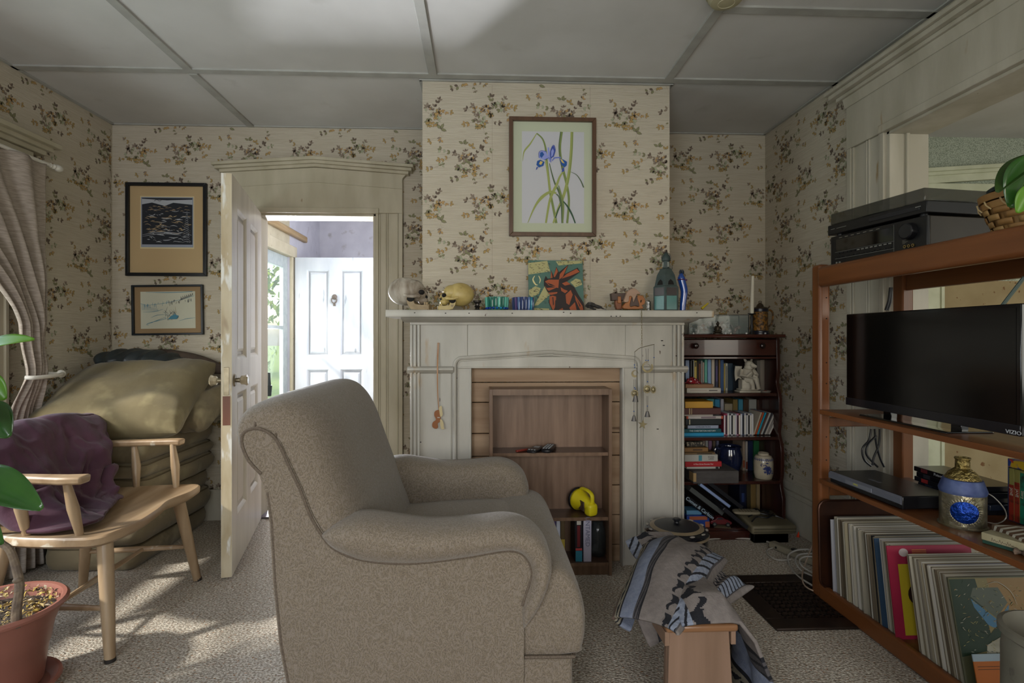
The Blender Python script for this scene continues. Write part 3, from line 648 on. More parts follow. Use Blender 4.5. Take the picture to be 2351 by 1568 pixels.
# ================================================================ panelled doors
M_dpaint = pm('door_white_paint', '#d2cbbb', '#bdb5a5', scale=8, st=(1, 1, .2), rough=.33, bump=.10, bscale=24, spots=[('#94806a', 20, .72, .78)])
M_dedge = pm('worn_door_edge', '#c3b79c', '#a99878', scale=12, st=(1, 1, .3), rough=.5, spots=[('#6b4a32', 9, .60, .70), ('#d6d4cc', 20, .6, .66)])
M_dhall = pm('hall_door_paint', '#d5dade', '#c2c9cf', scale=6, st=(1, 1, .2), rough=.35, bump=.08, bscale=20, spots=('#8f979d', 18, .70, .78))
def panel_door(name, W, Hd, T, mats, zmid=(.80, 1.0), loc=(0, 0, 0), rz=0, zb=.24):
    """leaf lies along local +X from the hinge, thickness along Y, centred"""
    o = bpy.data.objects.new(name, None); COL.objects.link(o); o.location = loc; o.rotation_euler = (0, 0, rz); o['kind'] = 'structure'
    XF[o.name] = Matrix.Translation(loc) @ Euler((0, 0, rz)).to_matrix().to_4x4()
    st = .115*W/.8; mu = .11*W/.8; top = .13; h = T/2
    g = G(); g.box(0, st, -h, h, .012, Hd).box(W-st, W, -h, h, .012, Hd).box(st, W-st, -h, h, .012, zb).box(st, W-st, -h, h, zmid[0], zmid[1]).box(st, W-st, -h, h, Hd-top, Hd)
    g.box(W/2-mu/2, W/2+mu/2, -h, h, zb, zmid[0]).box(W/2-mu/2, W/2+mu/2, -h, h, zmid[1], Hd-top)
    g.box(W-.0004, W+.0008, -h+.001, h-.001, .013, Hd-.001, 1)
    g.build('leaf', mats, o, local=True, smooth=0)
    for (xa, xb) in ((st, W/2-mu/2), (W/2+mu/2, W-st)):
        for (za, zb_) in ((zb, zmid[0]), (zmid[1], Hd-top)):
            g = G(); g.box(xa, xb, -h+.014, h-.014, za, zb_)
            for sg in (-1, 1):
                y1 = sg*(h-.014); 
                def fr(i, yy): return [(xa+i, yy, za+i), (xb-i, yy, za+i), (xb-i, yy, zb_-i), (xa+i, yy, zb_-i)]
                rings = [fr(0, sg*h*.98), fr(.004, sg*(h-.001)), fr(.012, sg*(h-.006)), fr(.020, y1), fr(.038, y1), fr(.052, y1+sg*.007)]
                v = [p for r_ in rings for p in r_]; f = [(i*4+q, i*4+(q+1) % 4, (i+1)*4+(q+1) % 4, (i+1)*4+q) for i in range(5) for q in range(4)]+[(20, 21, 22, 23)]
                g.add(v, f)
            g.build('panel', mats[0], o, local=True, smooth=0, fixn=True)
    return o
M_brass = pm('worn_brass', '#948a74', '#7d725c', scale=30, rough=.36, metal=.8)
M_knobg = pm('glass_knob', '#c9b99a', rough=.08, trans=.5, metal=.2, spec=.8)
DH = Vector((-1.385, 3.345, 0)); DE = Vector((-1.188, 2.53, 0)); dv = DE-DH
door1 = panel_door('door_1', dv.length, 1.893, .046, [M_dpaint, M_dedge], (.86, 1.02), DH, math.atan2(dv.y, dv.x), .26)
Wd = dv.length
g = G(); g.box(Wd-.001, Wd+.002, -.012, .012, .86, .99); g.build('latch_plate', M_brass, door1, local=True, bevel=.002)
g = G(); g.box(Wd-.001, Wd+.0015, -.016, .016, .72, .855); g.build('worn_patch', wood('bare_door_wood', '#7a4c36', '#5f3826', 'Z'), door1, local=True, smooth=0)
for sg in (-1, 1):
    g = G(); g.tube([(Wd-.055, sg*.023, .925), (Wd-.055, sg*.029, .925)], [.031, .027], 24); g.tube([(Wd-.055, sg*.028, .925), (Wd-.055, sg*.05, .925)], [.010, .012], 16)
    k = g.build('rosette', M_brass, door1, local=True)
    g = G(); g.tube([(Wd-.055, sg*y, .925) for y in (.048, .053, .065, .078, .083)], [.014, .021, .022, .027, .020], 8); g.build('knob', M_knobg, k, local=True, smooth=0)
g = G(); g.box(Wd-.03, Wd+.0012, -.013, .013, 1.72, 1.84).box(Wd-.02, Wd+.0012, -.010, .010, .10, .30); g.build('mortise_inlay', M_dedge, door1, local=True, bevel=.001)

hd = panel_door('door_2', .86, 2.0, .042, [M_dhall, M_dhall], (.78, .92), (-2.04, 5.93, 0), R(-1), .22)
kp = P(768, 688, 5.90)
g = G(); g.lathe([(.0, 0), (.03, 0), (.024, .012), (.018, .016), (0, .018)], n=14)
v = [(hd_x, hd_z, hd_y) for hd_x, hd_y, hd_z in g.v]; g.v = [(x-.0+kp.x+2.04, -.021-y, z+kp.z+.03) for x, y, z in v]
g.tube([(kp.x+2.04+.028*math.cos(a), -.035, kp.z-.005+.034*math.sin(a)) for a in [i*math.pi/7 for i in range(14)]], .007, 6, closed=True)
g.box(kp.x+2.04-.012, kp.x+2.04+.012, -.03, -.021, kp.z-.07, kp.z-.045)
g.build('door_knocker', flat('#6f665c', .5), hd, local=True, fixn=True)
# glazed storm door in the hall's outer wall
sd = bpy.data.objects.new('door_3', None); COL.objects.link(sd); sd.location = (HX0-.04, EY0, 0); sd['kind'] = 'structure'; XF['door_3'] = Matrix.Translation(sd.location)
We = EY1-EY0; g = G()
g.box(-.02, .02, 0, .10, .01, EZ).box(-.02, .02, We-.13, We, .01, EZ).box(-.02, .02, .10, We-.13, .01, .50).box(-.02, .02, .10, We-.13, EZ-.13, EZ).box(-.02, .02, .10, We-.13, 1.215, 1.25)
g.build('leaf', pm('storm_door_paint', '#b9c2c0', '#a9b4b4', rough=.4), sd, local=True, bevel=.004)
g = G(); g.box(-.003, .003, .10, We-.13, .50, 1.215).box(-.003, .003, .10, We-.13, 1.25, EZ-.13); g.build('glass_pane', pm('door_glass', '#dfe8ea', rough=.02, alpha=.12, spec=.8), sd, local=True, smooth=0)
g = G(); g.tube(cr([(.02, .13, .98), (.05, .13, 1.0), (.055, .13, 1.06), (.04, .13, 1.1), (.02, .13, 1.12)], 4), .008, 8); g.build('handle', flat('#1d1d1f', .4), sd, local=True)
hp = P(610, 880, 5.12)
g = G(); g.tube([(hp.x+.03, hp.y, hp.z+.10), (hp.x+.03, hp.y, hp.z-.02)], [.012, .02], 8).tube([(hp.x+.03, hp.y, hp.z-.02), (hp.x+.03, hp.y, hp.z-.12)], [.03, .022], 8); g.build('iron_latch_guard', flat('#2b3434', .6), sd)
# outside: grass, shrubs and a tree seen through the glass
g = G(); g.box(-90, HX0-.45, -60, 90, -.35, -.3); tag(g.build('lawn', pm('grass', '#6f8a3c', '#8a9a50', scale=6, rough=.9, bump=.3), smooth=0), 'sunny green lawn outside the hall door', 'lawn', kind='structure')
ro = random.Random(11)
M_fol = [pm('foliage_a', '#6d8a34', '#95a84e', scale=9, rough=.7), pm('foliage_b', '#4d6b2a', '#7c9443', scale=9, rough=.7), pm('bark', '#6a5644', '#4c3c30', scale=20, rough=.9)]
def shrub(name, label, cat, c, rx, ry, rz_, nleaf, sz, trunk=0):
    t = thing(name, label, cat, c, group='garden plants outside the hall door')
    g = G()
    for i in range(nleaf):
        a, b = ro.uniform(0, 2*math.pi), math.acos(ro.uniform(-1, 1)); r = ro.uniform(.55, 1)
        p = Vector((c[0]+rx*r*math.sin(b)*math.cos(a), c[1]+ry*r*math.sin(b)*math.sin(a), c[2]+trunk+rz_+rz_*r*math.cos(b)))
        e = Euler((ro.uniform(0, 3), ro.uniform(0, 3), ro.uniform(0, 3))).to_matrix(); s_ = sz*ro.uniform(.6, 1.2)
        g.poly([p+e @ Vector(q)*s_ for q in ((-.9, 0, 0), (0, -.45, .08), (1, 0, 0), (0, .45, .08))], i % 2)
    g.build('foliage', M_fol[:2], t, smooth=0)
    g = G()
    for k in range(5):
        a = k*1.3; g.tube([(c[0], c[1], c[2]), (c[0]+rx*.2*math.cos(a), c[1]+ry*.2*math.sin(a), c[2]+trunk+rz_*.6), (c[0]+rx*.6*math.cos(a), c[1]+ry*.6*math.sin(a), c[2]+trunk+rz_*1.4)], [.05+trunk*.05, .03, .012], 6)
    g.build('stems', M_fol[2], t)
shrub('garden_shrub', 'low leafy green shrub beyond the glass door', 'shrub', (-4.6, 9.4, -.3), .8, .9, .55, 900, .07)
shrub('garden_shrub', 'pale twiggy shrub farther left beyond the glass door', 'shrub', (-6.4, 13.0, -.3), 1.4, 1.4, .9, 900, .09)
shrub('garden_tree', 'loose sunlit tree behind the shrubs outside', 'tree', (-9.5, 19, -.3), 3.0, 3.0, 1.9, 1400, .16, 1.2)

# ================================================================ framed pictures
def frame(name, label, px0, py0, px1, py1, Yw, fw, fcol, matc, dep=.022, tilt=0, lip=None):
    A, B = P(px0, py1, Yw-dep), P(px1, py0, Yw-dep); W_, H_ = B.x-A.x, B.z-A.z
    cx, cz = (A.x+B.x)/2, (A.z+B.z)/2
    t = thing(name, label, 'picture', (cx, Yw-.001, A.z), (0, R(tilt), 0))
    g = G(); y0, y1 = -dep, 0; w2, h = W_/2, H_
    for poly in (((-w2, 0), (w2, 0), (w2-fw, fw), (-w2+fw, fw)), ((w2, 0), (w2, h), (w2-fw, h-fw), (w2-fw, fw)), ((w2, h), (-w2, h), (-w2+fw, h-fw), (w2-fw, h-fw)), ((-w2, h), (-w2, 0), (-w2+fw, fw), (-w2+fw, h-fw))):
        g.prism([(a, b) for a, b in poly], 'Y', y0, y1)
    g.build('frame', flat(fcol, .35) if fcol[0] == '#' else MATS[fcol], t, local=True, bevel=.002)
    g = G(); g.box(-w2+fw, w2-fw, -.006, -.001, fw, h-fw); g.build('mat_board', pm('mat_'+matc, matc, rough=.85, bump=.02, bscale=60), t, local=True, smooth=0)
    return t, W_, H_
# iris watercolour
wood('walnut_frame', '#5e4432', '#4b3526', 'Z', rough=.35)
t, W_, H_ = frame('framed_iris_painting', 'framed watercolour of blue irises hanging over the mantel', 1169, 270, 1369, 541, BY, .020, 'walnut_frame', '#b3b8a0')
g = G(); u0, u1, v0, v1 = -W_/2+W_*.148, W_/2-W_*.135, H_*.112, H_*.885
pl = Plane(g, (u0, -.0062, v0), (1, 0, 0), (0, 0, 1), (0, -1, 0), u1-u0, v1-v0)
pl.poly([(0, 0), (1, 0), (1, 1), (0, 1)], 0)
GR = [flat('#b9b9bd', .8), flat('#74834a', .7), flat('#949c58', .7), flat('#536446', .7), flat('#3a4f9c', .7), flat('#8a93cf', .7), flat('#1f4f94', .7), flat('#c9b264', .7), flat('#33503a', .7)]
def q(x, y): return ((x-245)/715, 1-(y-258)/1042)
S = [([(415, 280), (340, 400), (270, 490), (255, 600)], (.012, .03, .004), 2), ([(415, 280), (480, 340), (515, 440), (525, 560), (550, 780), (570, 950), (600, 1100), (640, 1298)], (.02, .036, .04), 1),
     ([(520, 590), (545, 760), (570, 940)], (.03, .03, .03), 2), ([(700, 258), (680, 420), (690, 560), (720, 700), (760, 860), (785, 1040), (765, 1298)], (.045, .04, .035), 1), ([(690, 260), (672, 420), (686, 560), (705, 690)], (.012, .016, .012), 3),
     ([(820, 258), (812, 480), (790, 700), (760, 860), (715, 1010), (660, 1140), (605, 1298)], (.045, .05, .03), 2), ([(828, 258), (820, 480), (798, 700), (768, 860)], (.01, .012, .01), 1),
     ([(560, 620), (590, 740), (625, 850), (670, 940), (700, 1060), (710, 1298)], (.012, .03, .034), 3), ([(728, 700), (680, 770), (645, 860), (600, 950), (560, 1060), (520, 1298)], (.02, .045, .03), 2),
     ([(640, 960), (570, 945), (470, 1010), (390, 1120), (312, 1298)], (.03, .05, .008), 2), ([(640, 968), (670, 1000), (690, 1080), (715, 1150)], (.02, .02, .01), 3), ([(665, 870), (690, 960), (720, 1100), (712, 1298)], (.014, .035, .02), 1),
     ([(720, 1050), (770, 1110), (820, 1200), (858, 1298)], (.018, .03, .02), 8), ([(805, 715), (870, 745), (920, 810), (955, 890)], (.004, .014, .02), 3), ([(690, 1090), (660, 1150), (630, 1240)], (.01, .02, .02), 8)]
for pts, w_, c_ in S: pl.rib([q(*p) for p in pts], tuple(i for i in w_), c_)
B = [([(575, 570), (568, 500), (590, 430), (612, 415), (628, 470), (610, 540)], 4), ([(580, 550), (580, 480), (600, 450), (612, 480), (600, 530)], 5), ([(440, 560), (440, 500), (470, 478), (520, 485), (550, 560), (500, 585)], 5), ([(450, 540), (455, 500), (480, 490), (500, 520), (470, 560)], 6),
     ([(410, 640), (420, 595), (455, 580), (505, 605), (490, 650), (440, 668)], 6), ([(440, 630), (455, 595), (485, 605), (465, 640)], 7), ([(430, 660), (418, 690), (404, 698), (412, 665)], 4), ([(672, 560), (720, 575), (762, 600), (760, 640), (735, 665), (700, 640)], 6), ([(680, 565), (710, 580), (735, 620), (705, 610)], 7),
     ([(565, 610), (545, 560), (520, 545), (560, 540), (590, 575)], 5), ([(575, 615), (600, 580), (610, 548), (690, 545), (690, 560), (625, 565)], 5), ([(545, 560), (540, 440), (555, 440), (570, 565)], 5), ([(700, 720), (712, 670), (730, 665), (728, 710)], 4)]
for pts, c_ in B: pl.poly([q(*p) for p in pts], c_)
for pts in ([(440, 560), (440, 500), (470, 478), (530, 490)], [(575, 570), (568, 500), (590, 430), (612, 415), (628, 470), (605, 550)], [(500, 585), (560, 560), (575, 610)], [(590, 590), (620, 560), (690, 552)]): pl.rib([q(*p) for p in pts], .007, 4)
g.build('iris_painting', GR, t, local=True, smooth=0)
# black and white landscape print
t, W_, H_ = frame('framed_landscape_print', 'black framed woodcut of hills, the upper of two pictures left of the door', 287, 420, 473, 633, YB, .020, '#14161a', '#b59c74')
g = G(); u0, u1, v0, v1 = -W_/2+W_*.19, W_/2-W_*.185, H_*.34, H_*.84
pl = Plane(g, (u0, -.0062, v0), (1, 0, 0), (0, 0, 1), (0, -1, 0), u1-u0, v1-v0)
INK = [flat('#8d93a0', .8), flat('#22252c', .8), flat('#b09a78', .8), flat('#a9adb3', .8), flat('#cfbf94', .8)]
pl.poly([(-.035, -.09), (1.035, -.09), (1.035, 1.04), (-.035, 1.04)], 4); pl.poly([(-.02, -.06), (1.02, -.06), (1.02, 1.02), (-.02, 1.02)], 0); pl.poly([(0, 0), (1, 0), (1, 1), (0, 1)], 1)
pl.poly([(0, .86), (.2, .90), (.45, .83), (.62, .9), (1, .86), (1, .97), (.5, .95), (0, .98)], 3)
rw = random.Random(5)
for i in range(130):
    y = rw.uniform(.03, .80); x = rw.uniform(.02, .85); L = rw.uniform(.05, .22)
    if .45 < y and abs(x-.4) < .1 and rw.random() < .5: continue
    c_ = 2 if (.25 < y < .62 and rw.random() < .6) else (3 if rw.random() < .6 else 1)
    pl.rib([(x, y), (x+L*.5, y+rw.uniform(-.02, .025)), (min(x+L, .98), y+rw.uniform(-.03, .03))], (.002, rw.uniform(.006, .02), .003), c_, n=3, de=.00002)
pl.poly([(.05, .86), (.3, .70), (.45, .80), (.6, .88), (.8, .82), (.98, .84), (.98, .74), (.6, .72), (.3, .64), (.02, .72)], 1)
for i in range(26): x = rw.uniform(.1, .9); y = .70+rw.random()*.12; pl.rib([(x, y), (x+.03, y+.01), (x+.07, y)], (.002, .008, .002), 2, n=2, de=.00002)
for i in range(15):
    y = .02+i*.045; w_ = .13*(1-i/17)
    pl.rib([(.9-w_, y), (.9, y+.05), (.9+w_*.7, y)], (.003, .03, .003), 1, n=3, de=.00004)
    pl.rib([(.9-w_*.8, y+.02), (.9, y+.055), (.9+w_*.5, y+.015)], (.002, .008, .002), 3, n=3, de=.00004)
for y in (.20, .235): pl.rib([(.02, y-.03), (.4, y+.03), (.78, y)], (.004, .012, .004), 3, de=.00004)
pl.rib([(.25, .93), (.3, .96), (.36, .93), (.40, .96)], .008, 1)
g.build('woodcut_print', INK, t, local=True, smooth=0)
# blue ink snow scene
t, W_, H_ = frame('framed_snow_sketch', 'small framed blue ink sketch of snowy slope under the woodcut', 302, 654, 466, 769, YB, .012, '#1a2026', '#8f7656', tilt=-.8)
g = G(); u0, u1, v0, v1 = -W_/2+W_*.11, W_/2-W_*.12, H_*.13, H_*.87
pl = Plane(g, (u0, -.0062, v0), (1, 0, 0), (0, 0, 1), (0, -1, 0), u1-u0, v1-v0)
SN = [flat('#bdbca9', .8), flat('#4a7f93', .8), flat('#23303c', .8), flat('#7f9aa0', .8), flat('#8a7a60', .8)]
pl.poly([(0, 0), (1, 0), (1, 1), (0, 1)], 0)
pl.rib([(.1, .99), (.5, .97), (.95, .99)], (.004, .012, .01), 1); pl.rib([(0, .68), (.12, .64), (.3, .66), (.5, .7), (.8, .8), (.98, .88)], .006, 1)
for i in range(46):
    x = rw.uniform(.02, .95); y = .64+.2*x+rw.uniform(-.05, .02); pl.rib([(x, y), (x+rw.uniform(-.01, .01), y-rw.uniform(.04, .10))], .005, 2 if x > .5 else 1, n=2, de=.00003)
for i in range(14): x = .03+i*.022; pl.rib([(x, .66-.01*i), (x+.004, .50-.003*i)], .004, 1, n=2, de=.00003)
for i in range(26):
    x = .55+rw.uniform(-.1, .14); y = .32+rw.uniform(-.1, .12); a = rw.uniform(.4, 2.7); L = rw.uniform(.06, .2)
    pl.rib([(x, y), (x+math.cos(a)*L*.6, y+math.sin(a)*L)], (.007, .004, .002), rw.choice([1, 2, 2, 4]), n=2, de=.00003)
pl.poly([(.5, .25), (.66, .25), (.70, .34), (.62, .38), (.56, .34)], 1)
for a in ([(.1, .1), (.3, .22), (.45, .3)], [(.7, .2), (.85, .26), (1, .28)], [(.2, .3), (.3, .36), (.45, .38)], [(.05, .45), (.25, .46), (.42, .52)], [(.15, .08), (.13, .14), (.4, .24), (.5, .27)]): pl.rib(a, (.003, .008, .003), 1)
for i in range(7): x = .72+i*.035; pl.rib([(x, .74+.02*i), (x+.03, .80+.02*i), (x+.02, .86+.015*i)], (.004, .012, .004), 2, n=2)
g.build('ink_sketch', SN, t, local=True, smooth=0)
from mathutils import noise as mn
# ================================================================ armchair
def fabric(name, c1, c2, c3, c4, sc=90):
    m = pm(name, c1, c2, scale=sc*1.6, rough=.75, bump=.25, bscale=sc*2, detail=2, ramp=(.42, .58), sheen=.25)
    n = m.node_tree.nodes; L = m.node_tree.links; b = n['Principled BSDF']; src = b.inputs['Base Color'].links[0].from_socket
    tc = n['Texture Coordinate']; mp = n.new('ShaderNodeMapping'); mp.inputs['Scale'].default_value = (2.2, 2.2, 1.0); L.new(tc.outputs['Object'], mp.inputs['Vector'])
    t = n.new('ShaderNodeTexWave'); t.bands_direction = 'Z'; t.inputs['Scale'].default_value = 15; t.inputs['Distortion'].default_value = 22; t.inputs['Detail'].default_value = 1.5; t.inputs['Detail Scale'].default_value = 1.5; L.new(mp.outputs[0], t.inputs['Vector'])
    r = n.new('ShaderNodeValToRGB'); e = r.color_ramp.elements; e[0].position = .50; e[1].position = .80; e[0].color = (0, 0, 0, 1); e[1].color = (1, 1, 1, 1); L.new(t.outputs[1], r.inputs[0])
    mu = n.new('ShaderNodeMath'); mu.operation = 'MULTIPLY'; mu.inputs[1].default_value = .24; L.new(r.outputs[0], mu.inputs[0])
    mx_ = n.new('ShaderNodeMix'); mx_.data_type = 'RGBA'; L.new(mu.outputs[0], mx_.inputs['Factor']); L.new(src, mx_.inputs['A']); mx_.inputs['B'].default_value = lin(c3); L.new(mx_.outputs['Result'], b.inputs['Base Color'])
    return m
M_arm = fabric('taupe_chenille', '#807463', '#675c4e', '#9c938b', '#5c5248', 260)
ch = thing('armchair', 'taupe patterned rolled-back armchair with its back to the open door', 'armchair', (-.15, 1.92, 0))
YN, YFR = 1.50, 2.35
def xz(px, py, Y=YN): p = P(px, py, Y); return (p.x, p.z)
# shell: outer side panels with the swept wing of the back
side = [xz(*p) for p in ((668, 1600), (646, 1480), (632, 1340), (624, 1200), (614, 1130), (600, 1088), (572, 1058), (557, 1025), (556, 1000), (568, 988), (590, 984), (615, 992), (638, 1015), (663, 1068), (690, 1125), (712, 1182), (735, 1222), (760, 1254), (800, 1276), (850, 1288), (905, 1293), (960, 1292), (1040, 1283), (1110, 1272), (1160, 1264), (1192, 1268), (1212, 1285), (1222, 1318), (1212, 1352), (1199, 1390), (1198, 1480), (1198, 1600))]
side = [(side[0][0]+.01, .03)]+side+[(side[-1][0], .03)]
def insetpoly(pl_, d):
    c = Vector((sum(p[0] for p in pl_)/len(pl_), sum(p[1] for p in pl_)/len(pl_))); out = []; n = len(pl_)
    for i, p in enumerate(pl_):
        a, b = Vector(pl_[i-1]), Vector(pl_[(i+1) % n]); t = (b-a).normalized(); nn = Vector((-t.y, t.x)); out.append((p[0]-nn.x*d, p[1]-nn.y*d))
    return out
for y0, y1, sg in ((YN, YN+.07, 1), (YFR-.07, YFR, -1)):
    g = G(); ins = insetpoly(side, -.006)
    a = [(p[0], p[1]) for p in side]; ys = [y0+.006, y0] if sg > 0 else [y1-.006, y1]
    other = y1 if sg > 0 else y0
    v = [(p[0], other, p[1]) for p in a]+[(p[0], ys[0], p[1]) for p in a]+[(p[0], ys[1], p[1]) for p in ins]; n = len(a)
    f = [(i, (i+1) % n, n+(i+1) % n, n+i) for i in range(n)]+[(n+i, n+(i+1) % n, 2*n+(i+1) % n, 2*n+i) for i in range(n)]+[tuple(range(2*n, 3*n)), tuple(range(n-1, -1, -1))]
    g.add(v, f); g.build('side_panel', M_arm, ch, fixn=True, smooth=50)
# welt cords along the seams
M_welt = pm('welt_cord', '#6b5f52', '#564b40', scale=200, rough=.8)
for yy in (YN-.001, YFR+.001):
    g = G(); g.tube([(x, yy, z) for x, z in cr([(p[0], 0, p[1]) for p in side[6:31]], 3) for x, z in [((x), z)]] if False else [(q_.x, yy, q_.z) for q_ in cr([(p[0], 0, p[1]) for p in side[6:31]], 3)], .0045, 6); g.build('welt', M_welt, ch)
g = G(); g.tube([(x, YN+.002, z) for x, z in side[0:6]], .004, 6); g.build('welt', M_welt, ch)
# rear panel
g = G(); g.grid(lambda u, v: (lerp(side[5][0]+.01, side[1][0]+.012, v**.8)-.012*math.sin(math.pi*u), lerp(YN+.004, YFR-.004, u), lerp(side[5][1], .03, v)), 12, 10)
g.build('rear_panel', M_arm, ch, solid=.01)
# back cushion with rolled top
Bk = [(-.600, .72), (-.645, .765), (-.690, .82), (-.702, .885), (-.678, .930), (-.62, .955), (-.555, .962), (-.495, .935), (-.440, .86), (-.385, .71), (-.330, .555), (-.285, .42), (-.30, .32), (-.50, .32), (-.545, .55)]
Ak = [(-.593, .73), (-.622, .765), (-.655, .815), (-.668, .862), (-.655, .895), (-.625, .905), (-.590, .898), (-.572, .868), (-.545, .80), (-.503, .706), (-.455, .60), (-.42, .50), (-.42, .36), (-.5, .36), (-.54, .55)]
g = G(); loft(g, Ak, Bk, YN+.004, YFR-.004, ends=((0, 0), (.003, .25), (.02, .55), (.05, .76), (.10, .9), (.18, 1)), mid=4, n=6)
g.build('back_cushion', M_arm, ch, smooth=80)
# pleats at the roll end
for pts in (((584, 985), (592, 955), (612, 930), (622, 922)), ((632, 1003), (640, 985), (665, 960), (693, 938))):
    g = G(); L_ = []
    for i, (a, b) in enumerate(pts):
        y = YN+(.0, .015, .05, .12)[i]; p = P(a, b, y); L_.append(p)
    g.tube(cr(L_, 4), [.0035]*(3*4+1), 5); g.build('pleat_seam', M_welt, ch)
# arm pads
top = [(742, 1224), (775, 1202), (830, 1193), (900, 1201), (980, 1211), (1080, 1207), (1160, 1200), (1212, 1212), (1250, 1242), (1268, 1290), (1262, 1335), (1238, 1395), (1202, 1447)]
bot = [(738, 1228), (762, 1256), (800, 1275), (850, 1289), (960, 1292), (1070, 1279), (1150, 1265), (1188, 1266), (1211, 1285), (1221, 1312), (1215, 1345), (1206, 1372), (1199, 1405)]
T3 = cr([(xz(*p)[0], 0, xz(*p)[1]) for p in top], 4); B3 = cr([(xz(*p)[0], 0, xz(*p)[1]) for p in bot], 4)
for s_ in (0, 1):
    def fy(d): return YN+d if not s_ else YFR-d
    g = G(); rows = []
    N = len(T3)
    for i in range(N):
        t, b = T3[i], B3[i]; dn = (t-b); k = i/(N-1); e = min(1, 6*k, 6*(1-k))**.5
        row = []
        for fr, dy in ((-.05, .004), (.02, -.004), (.22, -.030*e), (.5, -.042*e), (.76, -.036*e), (.93, -.012*e), (1.0, .03), (1.0, .075), (.93, .115), (.72, .140), (.4, .150), (0, .150)):
            p = b+dn*fr; row.append((p.x, fy(dy), p.z))
        p = b; row.append((min(p.x, .13), fy(.150), max(.36, min(p.z, .9)-.20) if k < .75 else p.z)); rows.append(row)
    M_ = len(rows[0]); v = [p for r_ in rows for p in r_]
    f = [(i*M_+j, (i+1)*M_+j, (i+1)*M_+j+1, i*M_+j+1) for i in range(N-1) for j in range(M_-1)]+[tuple(range(M_)), tuple((N-1)*M_+j for j in range(M_-1, -1, -1))]
    g.add(v, f); g.build('arm_pad', M_arm, ch, smooth=80, fixn=True)
# seat cushion with ears in front of the arms
g = G(); C0 = [(-.42, .34), (-.42, .44), (-.2, .468), (.0, .478), (.10, .47), (.16, .44), (.16, .36)]; D0 = [(p[0], p[1]-.02) for p in C0]
loft(g, D0, C0, YN+.148, YFR-.148, mid=3, n=5)
Ef = [(.06, .225), (.06, .44), (.10, .468), (.17, .474), (.235, .462), (.275, .42), (.298, .35), (.302, .29), (.292, .24), (.27, .222)]
Ee = [(.08, .235), (.08, .42), (.11, .445), (.17, .45), (.22, .44), (.255, .40), (.272, .35), (.276, .29), (.27, .25), (.255, .232)]
loft(g, Ee, Ef, YN+.012, YFR-.012, ends=((0, 0), (.003, .4), (.015, .75), (.04, .95), (.08, 1)), mid=4, n=5)
g.build('seat_cushion', M_arm, ch, smooth=80)
g = G(); g.box(-.50, .258, YN+.008, YFR-.008, .03, .222); g.build('base', M_arm, ch, bevel=.012)
g = G(); g.tube([(.262, YN+.006, .223), (.262, YFR-.006, .223)], .005, 6).tube([(.12, YN+.004, .225), (.262, YN+.004, .223)], .005, 6); g.build('welt', M_welt, ch)

# ================================================================ wooden windsor chair with the purple fleece
M_ash = wood('pale_worn_wood', '#ab9376', '#8a6f52', 'Y', scale=9, rough=.38, spots=[('#c9c0ae', 14, .64, .70), ('#7a5f45', 7, .60, .75)])
M_ashv = wood('pale_worn_wood_upright', '#ac9577', '#8b7256', 'Z', scale=10, rough=.35, spots=('#c2b59c', 14, .68, .76))
wc = thing('windsor_chair', 'low-backed pale wooden armchair in front of the folded foam stack', 'chair', (-1.56, 2.22, 0))
SZ = .425
outl = [(-1.30, 2.20), (-1.285, 2.04), (-1.32, 1.905), (-1.42, 1.885), (-1.60, 1.90), (-1.76, 1.96), (-1.83, 2.10), (-1.84, 2.24), (-1.82, 2.40), (-1.74, 2.50), (-1.58, 2.545), (-1.42, 2.565), (-1.325, 2.56), (-1.30, 2.45), (-1.325, 2.32)]
oc = [(p.x, p.y) for p in cr([(a, b, 0) for a, b in outl], 4, True)]; cx_, cy_ = -1.56, 2.22
def seat_pt(i, k):
    x, y = oc[i % len(oc)]; X_, Y_ = lerp(cx_, x, k), lerp(cy_, y, k)
    dish = .020*(1-k**4)*(1 if X_ < -1.45 else max(0, .5+.5*math.cos((X_+1.45)*9)))-.012*(abs(Y_-cy_) < .1 and k < .98)*(X_ > -1.45)*0
    return (X_, Y_, SZ+.016-dish)
g = G(); n = len(oc); ks = [.0001, .25, .5, .7, .85, .94, .98]
v = [seat_pt(i, k) for k in ks for i in range(n)]
v += [(lerp(cx_, oc[i][0], 1.0), lerp(cy_, oc[i][1], 1.0), SZ+.008) for i in range(n)]+[(lerp(cx_, oc[i][0], .995), lerp(cy_, oc[i][1], .995), SZ-.014) for i in range(n)]+[(lerp(cx_, oc[i][0], .93), lerp(cy_, oc[i][1], .93), SZ-.028) for i in range(n)]
rws = len(ks)+3; f = [(a*n+i, a*n+(i+1) % n, (a+1)*n+(i+1) % n, (a+1)*n+i) for a in range(rws-1) for i in range(n)]+[tuple((rws-1)*n+i for i in range(n))]
g.add(v, f); g.build('seat', M_ash, wc, fixn=True, smooth=50)
def legp(x0, y0, x1, y1, z1=SZ-.02): return [(x0, y0, 0), (lerp(x0, x1, .5), lerp(y0, y1, .5), z1/2), (x1, y1, z1)]
LG = [((-1.296, 1.913), (-1.36, 1.98)), ((-1.322, 2.535), (-1.37, 2.46)), ((-1.80, 1.965), (-1.73, 2.02)), ((-1.80, 2.48), (-1.73, 2.42))]
for (a, b) in LG:
    g = G(); g.tube(legp(*a, *b), [.017, .023, .026], 14); l_ = g.build('leg', M_ashv, wc)
    g = G(); g.tube([(a[0], a[1], 0), (a[0], a[1], .012)], .018, 12); g.build('foot_cap', flat('#2b2622', .6), l_)
def on(i, k): a, b = LG[i]; return Vector((lerp(a[0], b[0], k), lerp(a[1], b[1], k), k*(SZ-.02)))
